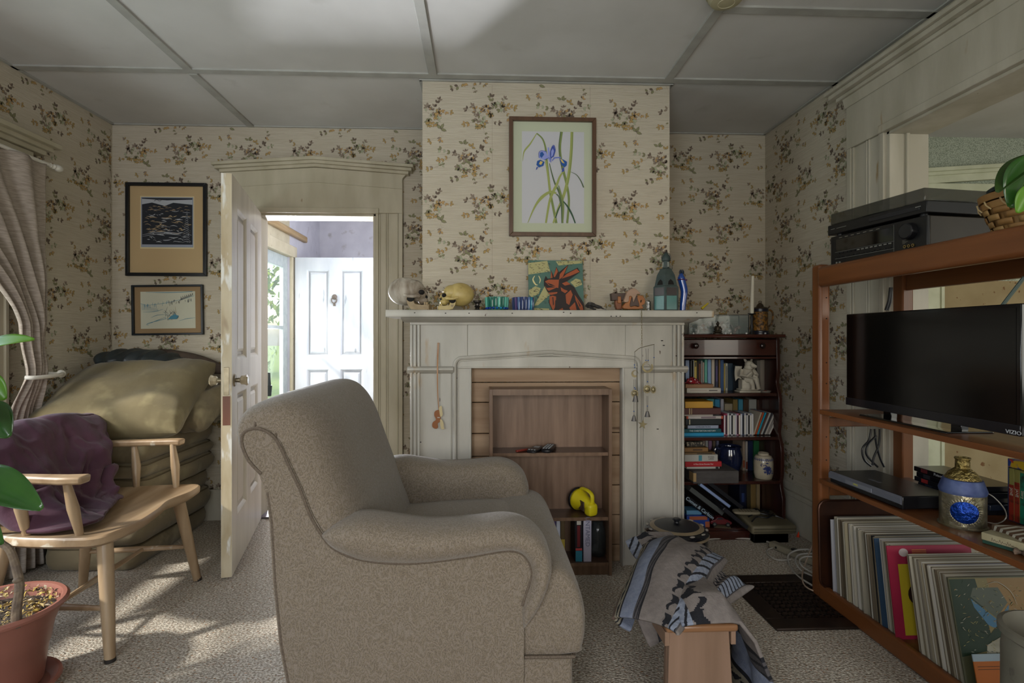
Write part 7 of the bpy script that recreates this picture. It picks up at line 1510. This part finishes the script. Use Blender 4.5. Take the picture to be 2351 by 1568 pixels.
# --- tin bell ornament
M_tinb = pm('embossed_tin', '#a8a08a', '#8a8468', scale=40, rough=.28, metal=.85, bump=.35, bscale=60); M_gold = pm('embossed_gold', '#a3905a', '#7f6f3e', scale=60, rough=.3, metal=.9, bump=1, bscale=90)
tn = thing('tin_candle_lantern', 'round embossed tin lantern with a blue oval boss and gold neck on the lower shelf', 'lantern', (1.555, 1.665, .5215))
g = G(); g.lathe([(0, 0), (.064, 0), (.065, .004), (.060, .008), (.060, .108), (.0, .108)], n=40); g.build('body', M_tinb, tn, local=True)
g = G(); g.lathe([(.0605, .106), (.063, .116), (.052, .150), (.047, .152), (0, .152)], n=40); g.build('frosted_blue_band', pm('frosted_blue', '#3c4a78', '#55628a', scale=30, rough=.5, metal=.3), tn, local=True)
g = G(); g.lathe([(.050, .148), (.036, .172), (.020, .185), (0, .185)], n=32); g.build('gold_shoulder', M_gold, tn, local=True)
g = G(); g.lathe([(.020, .183), (.019, .212), (.0215, .214), (.0215, .219), (.016, .219), (.015, .214), (0, .205)], n=28); g.build('neck', M_gold, tn, local=True)
fa = math.atan2(-1.665, -1.30)
def bossp(r1, r2, a, out): th = fa+r1*math.cos(a)/.062; rr_ = .0605+out; return (rr_*math.cos(th), rr_*math.sin(th), .055+r2*math.sin(a))
g = G(); g.grid(lambda u, v: bossp(.038*u, .034*u, v*2*math.pi, .006*(1-u**2)+.001), 8, 36, cv=True); g.build('blue_boss', pm('blue_foil', '#123f9c', '#0e2f7f', scale=70, rough=.18, metal=.7, bump=.8, bscale=70), tn, local=True, fixn=True, smooth=180)
for k in range(36): a = 2*math.pi*k/36; g = G(); g.tube([bossp(.040, .036, a, .001), bossp(.049, .044, a, .002)], [.0022, .0006], 5); g.build('ray', pm('bright_tin', '#c9c4b4', rough=.2, metal=.9), tn, local=True)
g = G(); g.tube(cr([(.062, -.01, .11), (.085, -.02, .095), (.11, -.03, .06), (.115, -.03, .03), (.09, -.025, .012), (.063, -.01, .014)], 5), .0018, 6); g.build('wire_handle', pm('grey_wire', '#8f8a80', rough=.4, metal=.6), tn, local=True)
# --- film cases lying in a pile, box set of tapes
z = .5215; tl = [('#15161c', '', '#2f7fa8', 'black'), ('#1c2230', 'Kingdom', '#9ab0c8', 'midnight blue'), ('#1b1b20', 'Mary', '#3f8fb5', 'black with a red square'), ('#14141a', 'DUAL', '#8a8f98', 'charcoal'), ('#121216', 'Poison Cup', '#b5b5b8', 'black topmost')]
for i, (c_, tx, tc, lb) in enumerate(tl):
    dy = (.0, -.012, .006, -.004, .008)[i]
    t = thing('film_case', lb+' film case, number '+['five', 'four', 'three', 'two', 'one'][i]+' from the top of the flat pile' if False else lb+' film case piled behind the tin lantern, '+['lowest', 'second lowest', 'in the middle', 'second from top', 'on top'][i], 'film case', (1.72, 1.90+dy, z), group='film cases in the flat pile')
    g = G(); g.box(-.0, .125, -.15, .15, 0, .0185); g.build('case', flat(c_, .2), t, local=True, bevel=.002)
    if tx: text(tx, .015, flat(tc, .4), t, XF[t.name] @ frame3((-.0006, .02-.03*(i % 2), .009), (0, -1, 0), (0, 0, 1)), name='spine_title')
    g = G(); g.box(-.0007, .001, .085, .115, .002, .0165); g.build('spine_patch', flat(['#1f5a8f', '#20304a', '#8f2a2a', '#2a2a30', '#5a1f24'][i], .4), t, local=True, smooth=0)
    z += .0192
t = thing('video_box_set', 'open blue and yellow topped card box holding a row of film tapes', 'box', (1.75, 1.62, .5215))
g = G(); g.box(-.002, .09, -.13, .085, 0, .003).box(-.002, .09, .082, .085, .003, .205).box(.087, .09, -.13, .082, .003, .205); g.build('case', flat('#1a2f55', .4), t, local=True, bevel=.001)
g = G(); g.box(-.004, .088, -.13, .082, .178, .205); g.build('printed_header', pm('header_print', '#1a3a8a', '#16327a', scale=30, rough=.4, spots=[('#c9a31f', 18, .54, .58), ('#a8301f', 24, .60, .64)]), t, local=True, bevel=.001)
tc = [('#8f2a1c', 'dark red'), ('#8f3020', 'brick red'), ('#1f7a5f', 'teal'), ('#1f6a3a', 'green'), ('#3f2a7a', 'violet'), ('#3a2a8a', 'indigo'), ('#8a7a2a', 'mustard'), ('#2a5a8a', 'blue'), ('#7a2a4a', 'crimson')]
for i, (c_, lb) in enumerate(tc):
    y0 = 1.6995-.0185*(i+1)
    t = thing('video_tape', lb+' spined film tape in the blue-topped box, '+['first from the left', 'second from the left', 'third from the left', 'fourth from the left', 'fifth from the left', 'sixth from the left', 'seventh from the left', 'eighth from the left', 'ninth from the left'][i], 'video tape', (1.79, y0, .525), group='film tapes in the card box')
    g = G(); g.box(-.044, .04, .0006, .0178, 0, .172, 0); g.build('sleeve', flat('#8f8a4a', .5), t, local=True, bevel=.001, seg=1)
    g = G(); g.box(-.0446, -.044, .001, .0174, .0, .118+.012*(i % 3) if i != 2 else .165, 0); g.build('spine_colour', pm('spine_'+c_, c_, '#2a1f1a', scale=60, rough=.5, ramp=(.5, .8)), t, local=True, smooth=0)
    text('JANE' if i in (0, 1, 4) else 'Story', .013, flat('#b5b0a0'), t, XF[t.name] @ frame3((-.0452, .009, .095), (0, 0, -1), (0, -1, 0)), name='spine_title', sx=.9)
t = thing('chevron_box', 'brown and white zigzag patterned flat box near the tapes', 'box', (1.585, 1.475, .5215), (0, 0, R(-14)))
g = G(); g.box(-.055, .06, -.09, .075, 0, .040); g.build('case', flat('#5a4330', .5), t, local=True, bevel=.001)
g = G()
for i in range(8):
    y = -.10+i*.025
    for s_ in (0, 1): 
        pts = [(-.055+.0575*s_, y+(.03 if s_ else 0)), (.0025+.0575*s_, y+(0 if s_ else .03)), (.0025+.0575*s_, y+(0 if s_ else .03)+.011), (-.055+.0575*s_, y+(.03 if s_ else 0)+.011)]
        pts = [(x, min(max(yy, -.09), .075)) for x, yy in pts]; g.poly([(x, yy, .0404) for x, yy in pts])
        if s_ == 0: g.poly([(-.0554, min(max(y, -.09), .075), .04), (-.0554, min(max(y+.011, -.09), .075), .04), (-.0554, min(max(y+.031, -.09), .075), 0), (-.0554, min(max(y+.02, -.09), .075), 0)])
g.build('zigzag_print', flat('#b5b0a0', .5), t, local=True, smooth=0)
t = thing('small_card_box', 'small pale card box with green underside and faint writing on the shelf edge', 'box', (1.512, 1.485, .5215), (0, 0, R(20)))
g = G(); g.box(-.022, .028, -.055, .045, .010, .032); g.build('lid', pm('aged_card', '#9c9578', '#8a8264', scale=20, rough=.7), t, local=True, bevel=.002)
g = G(); g.box(-.020, .026, -.053, .043, 0, .011); g.build('base', flat('#1f4034', .5), t, local=True, bevel=.001)
g = G()
for k in range(9): g.tube([(-.0224, .02-.006*k, .014+.002*(k % 2)), (-.0224, .018-.006*k, .024-.003*(k % 3)), (-.0224, .015-.006*k, .015)], .0005, 4)
g.build('handwriting', flat('#5a4034'), t, local=True)
t = thing('driftwood_piece', 'knotted grey brown driftwood piece at the front of the lower shelf', 'driftwood', (1.505, 1.39, .5215))
g = G(); g.tube(cr([(-.01, .05, .008), (.0, .02, .010), (.01, -.01, .016), (.015, -.05, .012), (.02, -.09, .01)], 5), [.007+.004*math.sin(i*1.7) for i in range(21)], 8); g.tube(cr([(.0, .02, .012), (.03, .0, .02), (.04, -.03, .012)], 4), [.008, .009, .010, .008, .009, .008, .006, .005, .003], 7); g.ball((.03, -.01, .018), .018, .020, .016, 12, 8)
g.build('wood', pm('grey_drift', '#7a6654', '#4c3f35', scale=40, rough=.8, bump=.7), t, local=True)
# --- records: leaning sleeves, one object each
rc = random.Random(12); SLC = ['#8f8570', '#b0a998', '#6a5f4c', '#bab5aa', '#5a4f3e', '#8f8878', '#c2bdb4', '#5f5546', '#938a72', '#80786a', '#9a9aa0', '#4a4238', '#a09684', '#8a8894']
SLM = [pm('sleeve_'+c_, c_, rough=.7) for c_ in SLC]+[flat('#15171c', .5), flat('#2a3f55', .5)]; M_edge2 = pm('sleeve_edge', '#a89c84', '#6f6450', scale=130, st=(1, 1, .1), rough=.85)
M_vin = pm('vinyl', '#0e0e10', rough=.25)
def record(yb_, lean, mi, label, grp, x0=1.468, th=.0036, face=None, cat='record', S=.315, name='record_sleeve'):
    t = thing(name, label, cat, (x0, yb_, .0645), (R(-lean), 0, 0), grp); g = G()
    g.box(0, S, 0, th*.3, 0, S, 0).box(0, S, th*.7, th, 0, S, 0).box(.002, S, th*.3, th*.7, .001, S-.001, 1)
    g.build('sleeve', [mi, M_edge2], t, local=True, smooth=0)
    return t
y = 2.150; i = 0
while y > 1.826:
    k = (2.150-y)/.6; lean = 4+9*k+rc.uniform(-.5, .5); mi = SLM[rc.randrange(16)] if rc.random() < .5 else SLM[rc.randrange(6)]
    record(y, lean, mi, 'worn edge-on record sleeve packed between the copper tray and the pink sleeve', 'record sleeves behind the pink one', 1.466+rc.uniform(0, .02)+.004*math.sin(i*.9), rc.choice([.0032, .0036, .0045])); y -= rc.uniform(.0052, .0072); i += 1
yp = y
y = 1.742
while y > 1.572:
    k = (2.150-y)/.6; lean = 4+9*k
    record(y, lean, SLM[rc.randrange(16)] if rc.random() < .45 else SLM[rc.randrange(6)], 'worn edge-on record sleeve packed between the pink sleeve and the painted landscape sleeve', 'record sleeves in front of the pink one', 1.470+rc.uniform(0, .010), rc.choice([.003, .0034, .004])); y -= rc.uniform(.0048, .0064); i += 1
pk = record(yp-.002, 8.6, flat('#8f1f3a', .5), 'pink and yellow record sleeve reading SPECIAL poking out of the row', None, 1.459)
g = G(); pl = Plane(g, (.0, -.0003, 0), (1, 0, 0), (0, 0, 1), (0, -1, 0), .315, .315)
pl.poly([(.11, .04), (.97, .04), (.97, .80), (.11, .80)], 0); pl.poly([(.19+.055*math.cos(R(a)), .925+.045*math.sin(R(a))) for a in range(0, 360, 20)], 1)
for k in range(4): pl.poly([(.29, .895+k*.018), (.46, .895+k*.018), (.46, .903+k*.018), (.29, .903+k*.018)], 2)
pl.poly([(.32+.13*math.cos(R(a)), .47+.12*math.sin(R(a))) for a in range(0, 360, 20)], 3); pl.poly([(.24, .42), (.45, .30), (.75, .30), (.75, .55), (.4, .56)], 3)
g.build('cover_print', [flat('#a8951f', .5), flat('#b5a8a4', .5), flat('#c27a3a', .5), flat('#2a140c', .5)], pk, local=True, smooth=0)
text('SPECIAL', .040, flat('#c9bcb8', .5), pk, XF[pk.name] @ frame3((.075+.052, -.0012, .266), (1, 0, 0), (0, 0, 1)), name='cover_title', sx=.62, bold=.0004)
fr = record(y-.012, 12.5, flat('#4a4a34', .4), 'record sleeve with a painted forest landscape, hiding the row behind, at the near end', None, 1.466)
g = G(); pl = Plane(g, (.0, -.0003, 0), (1, 0, 0), (0, 0, 1), (0, -1, 0), .315, .315)
pl.poly([(.01, .30), (1, .30), (1, .99), (.01, .99)], 0); pl.poly([(.45, .55), (1, .5), (1, .985), (.4, .985)], 1); pl.poly([(.01, .28), (.35, .34), (.33, .6), (.28, .985), (.01, .985)], 2); pl.poly([(.20, .80), (.44, .60), (.45, .50), (.33, .56), (.22, .72)], 3); pl.poly([(.44, .60), (.58, .74), (.56, .66), (.45, .50)], 3)
pl.poly([(.20, .82), (.43, .62), (.57, .76), (.5, .9), (.24, .90)], 4); pl.poly([(.3, .45), (.42, .55), (.6, .62), (.72, .45), (.6, .40), (.4, .38)], 2); pl.poly([(.26, .30), (.6, .30), (.62, .40), (.42, .44), (.28, .38)], 5)
pl.poly([(.68, .50), (.9, .72), (1, .78), (1, .74), (.75, .50)], 6)
for k in range(160): x, yy = rc.uniform(.03, .72), rc.uniform(.32, .96); pl.rib([(x, yy), (x+rc.uniform(.01, .04), yy+rc.uniform(-.03, .03))], (.002, .006, .001), rc.choice([1, 2, 5, 7, 7]), n=2, de=.000008)
for k in range(40): a = R(rc.uniform(200, 340)); pl.rib([(.45, .46), (.45+math.cos(a)*.17, .46+math.sin(a)*.12)], (.001, .003, .002), 5, n=2, de=.00001)
pl.rib([(.38, .93), (.5, .95), (.62, .86), (.66, .74)], (.002, .008, .002), 5)
g.build('landscape_print', [flat('#7a6f45', .4), flat('#86683a', .4), flat('#1f3020', .4), flat('#3f6a86', .4), flat('#4f5548', .4), flat('#9a9684', .4), flat('#6f7560', .4), flat('#8a8250', .4)], fr, local=True, smooth=0)
fo = record(y-.030, 12.5, flat('#8a9ba3', .5), 'orange record sleeve with upside-down WORLD lettering low in front of the forest sleeve', None, 1.486, S=.30)
fo.location.z -= 0
for ch_ in list(fo.children): bpy.data.objects.remove(ch_)
g = G(); g.box(0, .29, -.001, .002, 0, .085, 0).box(0, .29, -.001, .002, .085, .105, 1); g.box(.01, .28, -.0014, -.001, .070, .0715, 2).box(.01, .28, -.0014, -.001, .062, .0635, 2); g.build('orange_sleeve', [flat('#a35a1f', .5), flat('#8f9ea5', .5), flat('#4a2c14')], fo, local=True, smooth=0)
text('WORLD', .020, flat('#b5b0b0'), fo, XF[fo.name] @ frame3((.105, -.0018, .022), (-1, 0, 0), (0, 0, -1)), name='cover_title', sx=.9)
text('Colossal', .012, flat('#2a1c12'), fo, XF[fo.name] @ frame3((.035, -.0018, .010), (-1, 0, 0), (0, 0, -1)), name='cover_script', sx=.9)
ps = record(2.162, 3.5, flat('#9c9ca2', .6), 'white printed sheet at the far left of the record row', None, 1.462, S=.30, name='printed_sheet', cat='sheet')
t = thing('copper_tray', 'dark copper tray with rounded corners standing behind the record row', 'tray', (1.60, 2.205, .0645), (R(-2), 0, 0))
g = G(); pr = []
for cx_, cz_, a0 in ((.135, .335, 0), (-.135, .335, 90), (-.135, .04, 180), (.135, .04, 270)): pr += [(cx_+.035*math.cos(R(a0+d)), cz_+.035*math.sin(R(a0+d))) for d in (0, 30, 60, 90)]
g.prism(pr, 'Y', 0, .004); v0 = len(g.v); rim = [(x, -.006, z) for x, z in pr]; g.tube(rim, .0045, 6, closed=True); g.build('tray', pm('dark_copper', '#4a2c1c', '#33201a', scale=6, rough=.35, metal=.6), t, local=True, fixn=True)

# ================================================================ floor things on the right
M_vent = pm('brown_iron', '#33271f', '#271d18', scale=20, rough=.45, metal=.4)
fv = thing('floor_grate', 'brown iron heating grate set in the carpet beside the pine unit', 'floor grate', (1.33, 2.2, 0))
vx0, vx1, vy0, vy1 = 1.128, 1.70, 2.00, 2.46; fw = .075
for a, b, c_, d in ((vx0, vx1, vy0, vy0+fw), (vx0, vx1, vy1-fw, vy1), (vx0, vx0+fw, vy0+fw, vy1-fw), (vx1-fw*.6, vx1, vy0+fw, vy1-fw)): g = G(); g.box(a, b, c_, d, .0005, .012); g.build('frame_strip', M_vent, fv, bevel=.004)
g = G(); g.box(vx0+fw, vx1-fw*.6, vy0+fw, vy1-fw, .0004, .0012, 1)
n_ = 17
for i in range(n_): x = lerp(vx0+fw, vx1-fw*.6, (i+.5)/n_); g.box(x-.0035, x+.0035, vy0+fw, vy1-fw, .0012, .0095)
for j in range(10): y_ = lerp(vy0+fw, vy1-fw, (j+.5)/10); g.box(vx0+fw, vx1-fw*.6, y_-.0035, y_+.0035, .0012, .0095)
g.build('grid', [M_vent, M_dark], fv, smooth=0)
# power strip and cords
t = thing('power_strip', 'cream power strip lying on the carpet by the pine post', 'power strip', tuple(PZ(1820, 1275, 0)), (0, 0, 0))
a_, b_ = PZ(1778, 1250, .02), PZ(1872, 1290, .02); d_ = (b_-a_); t.location = ((a_+b_)/2).x, ((a_+b_)/2).y, 0; t.rotation_euler = (0, 0, math.atan2(d_.y, d_.x)); XF[t.name] = Matrix.Translation(t.location) @ t.rotation_euler.to_matrix().to_4x4()
M_cr = flat('#8a8270', .5); L_ = d_.length/2+.02; g = G(); g.box(-L_, L_, -.024, .024, .001, .034); g.build('body', M_cr, t, local=True, bevel=.010, seg=3)
g = G(); g.cyl((-L_+.05, -.026, .018), (-L_+.05, -.022, .018), .006, n=12); g.build('reset_button', M_dark, t, local=True)
g = G(); g.box(-.01, .015, -.012, .012, .034, .042); g.build('black_plug', M_blk, t, local=True, bevel=.002)
def cord(pts, r_, label, mat, zs=None, name='cord'):
    L_ = [PZ(x, y_, .008 if zs is None else zs[i]) for i, (x, y_) in enumerate(pts)]; o = G().tube(cr(L_, 6), r_, 8).build(name, mat); tag(recentre(o), label, 'cord')
M_cw = flat('#a39e96', .45)
cord([(1618, 1239), (1660, 1236), (1700, 1236), (1735, 1238), (1760, 1243), (1782, 1251)], .0042, 'white cord running along the bookcase plinth to the power strip', M_cw)
cord([(1778, 1257), (1762, 1262), (1763, 1272), (1780, 1284), (1800, 1286), (1815, 1284)], .0040, 'cream cord looping below the left end of the power strip', M_cw)
cord([(1872, 1262), (1835, 1262), (1812, 1272), (1810, 1290), (1822, 1312), (1835, 1325), (1850, 1335), (1878, 1352)], .0042, 'outermost white cord loop in front of the power strip', M_cw, [.05, .05, .03, .012, .010, .012, .014, .016])
cord([(1872, 1271), (1840, 1272), (1828, 1280), (1828, 1294), (1842, 1311), (1872, 1325)], .0040, 'middle white cord loop in front of the power strip', M_cw, [.05, .05, .04, .03, .014, .016])
cord([(1868, 1278), (1848, 1278), (1836, 1286), (1842, 1300), (1860, 1312), (1874, 1318)], .0036, 'innermost white cord loop in front of the power strip', M_cw, [.06, .06, .05, .035, .022, .022])
cord([(1866, 1250), (1850, 1290), (1842, 1320), (1846, 1342), (1862, 1354), (1878, 1358)], .0032, 'thin pinkish cord crossing over the white loops', flat('#a8927f', .5), [.09, .04, .02, .016, .016, .016])
# casserole crock
ck = thing('lidded_crock', 'black and cream oval stoneware crock with lid behind the striped blanket', 'crock', (.885, 2.395, 0))
M_ckb = pm('crock_black', '#14161c', rough=.18, coat=.5); M_ckc = pm('crock_cream', '#8f8068', '#83745c', scale=14, rough=.35)
g = G(); g.lathe([(0, 0), (.09, 0), (.10, .01), (.128, .10), (.135, .18), (.135, .235), (.128, .24), (0, .24)], (.885, 2.395, 0), 44); g.build('body', M_ckb, ck)
g = G(); g.lathe([(.134, .232), (.141, .236), (.142, .243), (.136, .247), (.128, .243)], (.885, 2.395, 0), 44); g.build('cream_rim', M_ckc, ck)
g = G(); g.lathe([(.139, .246), (.141, .252), (.134, .262), (.119, .268), (.105, .272)], (.885, 2.395, 0), 44); l_ = g.build('lid_edge', M_ckb, ck); M_ckl = pm('crock_lid_black', '#1a1d26', '#14161c', scale=8, rough=.42)
g = G(); g.lathe([(.119, .2685), (.104, .2735), (.100, .2745)], (.885, 2.395, 0), 44); g.build('lid_ring', M_ckc, ck)
g = G(); g.lathe([(.101, .274), (.05, .284), (0, .286)], (.885, 2.395, 0), 44); g.tube([(.885, 2.395, .284), (.885, 2.395, .292), (.885, 2.395, .300), (.885, 2.395, .305)], [.012, .010, .020, .014], 18); g.build('lid_top_knob', M_ckl, ck)
for k in range(12):
    a = R(30*k+10); g = G(); g.ball((.885+.129*math.cos(a), 2.395+.129*math.sin(a), .2655), .013, .007, .0035, 10, 6, rot=(0, 0, a+R(90))); g.build('cream_dab', flat('#9a938a', .4), ck)
# small bench
M_bn = wood('honey_bench_wood', '#937866', '#78604e', 'Z', scale=7, rough=.35, bump=.03); M_bnt = wood('honey_bench_top', '#8f6848', '#724e32', 'X', scale=5, rough=.28, coat=.3)
bn = thing('wooden_stool', 'low honey wood stool seen end-on under the striped blanket', 'stool', (.635, 1.76, 0))
xl, xr_ = P(1529, 1450, 1.49).x, P(1695, 1450, 1.49).x; zt = P(1610, 1434, 1.49).z
g = G(); g.box(xl, xr_, 1.485, 1.72, zt-.022, zt); g.build('top', M_bnt, bn, bevel=.008, seg=3)
for y_ in (1.50, 1.66):
    e_ = .05 if y_ > 1.6 else 0; g = G(); g.prism([(xl+.006+e_, 0), (xr_-.004, 0), (xr_-.022, zt-.0225), (xl+.014+e_, zt-.0225)], 'Y', y_, y_+.02); g.build('leg_board', M_bn, bn, bevel=.002)
for x0_, x1_ in ((xl-.001, xl+.013), (xr_-.018, xr_-.004)): g = G(); g.box(x0_, x1_, 1.4955, 1.705, zt-.062, zt-.0225); g.build('side_rail', M_bn, bn, bevel=.001)
# striped cloth
CL = [pm('cloth_%d' % k, c_, d_, scale=60, st=(1, 1, 1), rough=.9, bump=.25, bscale=180) for k, (c_, d_) in enumerate((('#7d7672', '#716a67'), ('#7a8294', '#6c7488'), ('#1c1d24', '#15161c'), ('#8a8474', '#7b7566'), ('#4f4c4e', '#434144'), ('#6a5a50', '#5c4d45'), ('#8b93a3', '#6f7788')))]
def patt(s, r):
    if s < .05: return 5
    if s < .125:
        q_ = (r*11+s*10) % 1; return 2 if abs((s-.0875)/.035) < .62*(1-q_)**.7 and q_ > .12 else 3
    if s < .148: return 2
    if s < .345: return 1
    if s < .42: return 2 if math.sin(r*31+s*160) > .55 else 4
    if s < .44: return 2
    if s < .735: return 0
    q_ = (r*8.5) % 1; c2_ = .80+.035*math.sin(q_*6.28)
    if s < .87: return 2 if abs(s-c2_) < (.045 if q_ < .42 else .020) and q_ < .86 else 0
    if s < .96: return 2 if math.sin(r*60+s*90) > .62 else 6
    return 4 if s < .972 else 0
def cloth(fn, nu, nv, pat, th=.008, par=None, nm='cloth_fold'):
    g = G(); g.grid(fn, nu, nv); g.m = [patt(*pat((i+.5)/(nu-1), (j+.5)/(nv-1))) for i in range(nu-1) for j in range(nv-1)]
    return g.build(nm, CL, par, smooth=180, solid=th)
sb = thing('striped_blanket', 'grey and blue striped folded blanket with black motifs heaped on the low stool', 'blanket', (.72, 1.8, 0))
A_, B_, C_, D_ = PZ(1492, 1224, .335), PZ(1668, 1276, .315), PZ(1556, 1442, zt+.012), PZ(1407, 1408, .285)
def top_(u, v):   # u across the stripes (from A-D to B-C), v from A-B down to D-C
    p = A_.lerp(B_, u).lerp(D_.lerp(C_, u), v); e = (4*u*(1-u))**.5; f = (4*v*(1-v))**.8
    z = p.z-.02*(1-e)+.085*e*f+.014*mn.noise((u*4, v*3, 1))*f+.006*math.sin(u*19+v*5)*e*(1-v)
    z = lerp(z, min(z, zt+.008) if u > .75 else z, max(0, (v-.9)/.1)**2); return (p.x+.008*mn.noise((u*2, v*5, 7)), p.y, z)
cloth(top_, 300, 230, lambda u, v: (u, v), .010, sb)
def sec_(u, v):
    a, b, c_, d = PZ(1603, 1372, .27), PZ(1646, 1316, .285), PZ(1730, 1352, .262), PZ(1655, 1404, .235)
    p = a.lerp(b, u).lerp(d.lerp(c_, u), v); return (p.x, p.y, p.z+.028*(4*u*(1-u)*4*v*(1-v))**.5+.006*math.sin(v*14))
cloth(sec_, 140, 140, lambda u, v: (.72+.28*v, u), .010, sb)
def hang(u, v):
    y_ = lerp(1.474, 2.06, u); X_ = [(.56, zt+.014), (.64, zt+.05), (.74, zt+.045), (.835, .265), (.895, .16), (.91, .08), (.885, .012)]
    k = v*(len(X_)-1); i_ = min(int(k), len(X_)-2); x = lerp(X_[i_][0], X_[i_+1][0], k-i_); z = lerp(X_[i_][1], X_[i_+1][1], k-i_)
    n2 = mn.noise((u*4, v*3, 4)); return (x-.10*(1-u)*min(1, v*1.3)+.015*n2*v+.012*math.sin(u*17+v*3)*v, y_+.02*v*math.sin(v*5), max(lerp(min(z, zt+.006), z+.010*n2*(1-v)+.006*math.sin(u*13)*(v < .5), min(1, (u+.001)/.12)**.6), .006))
cloth(hang, 170, 190, lambda u, v: (.95-.9*v, u), .010, sb)
def lf(u, v):
    a, b, c_, d = PZ(1462, 1412, .26), PZ(1560, 1425, .27), PZ(1542, 1452, .21), PZ(1492, 1484, .17)
    p = a.lerp(b, u).lerp(d.lerp(c_, u), v); return (p.x, p.y-.02*(4*u*(1-u))**.5*(1-v), p.z)
cloth(lf, 60, 60, lambda u, v: (.1+.55*(1-u), v), .012, sb)
def bk_(u, v):   # turned-under left edge
    p = A_.lerp(D_, u); return (p.x+.006-.008*math.sin(v*3)+.05*v, p.y, p.z-.02-.035*v*u)
cloth(bk_, 40, 40, lambda u, v: (.05+.2*v, u), .010, sb)
# grey crock at the right edge, smoke alarm
o = G(); o.lathe([(0, 0), (.105, 0), (.112, .01), (.112, .40), (.108, .43), (.118, .438), (.118, .452), (.108, .455), (.100, .44), (.098, .03), (0, .03)], n=40); o = o.build('stoneware_crock', pm('grey_stoneware', '#6f6c5f', '#625f53', scale=9, rough=.5, spots=('#57544a', 25, .7, .76)), None, local=True)
o.location = (1.325, 1.155, 0); tag(o, 'tall plain grey stoneware crock cut by the lower right edge', 'crock')
sa = thing('smoke_alarm', 'cream round smoke alarm on the ceiling at the top edge', 'smoke alarm', (.925, 1.985, 2.395))
M_alm = flat('#a39c7e', .5)
g = G(); g.lathe([(0, 0), (.035, 0), (.055, .006), (.066, .020), (.068, .045), (0, .045)], n=36); g.build('housing', M_alm, sa, local=True)
g = G(); g.lathe([(.060, .034), (.074, .036), (.074, .045), (.060, .045)], n=36); g.build('base_plate', M_alm, sa, local=True)
g = G(); g.tube([(.03*math.cos(R(a)), .03*math.sin(R(a)), .0) for a in range(0, 360, 20)], .0015, 5, closed=True); g.build('grille_ring', flat('#c2bb9c', .4), sa, local=True)
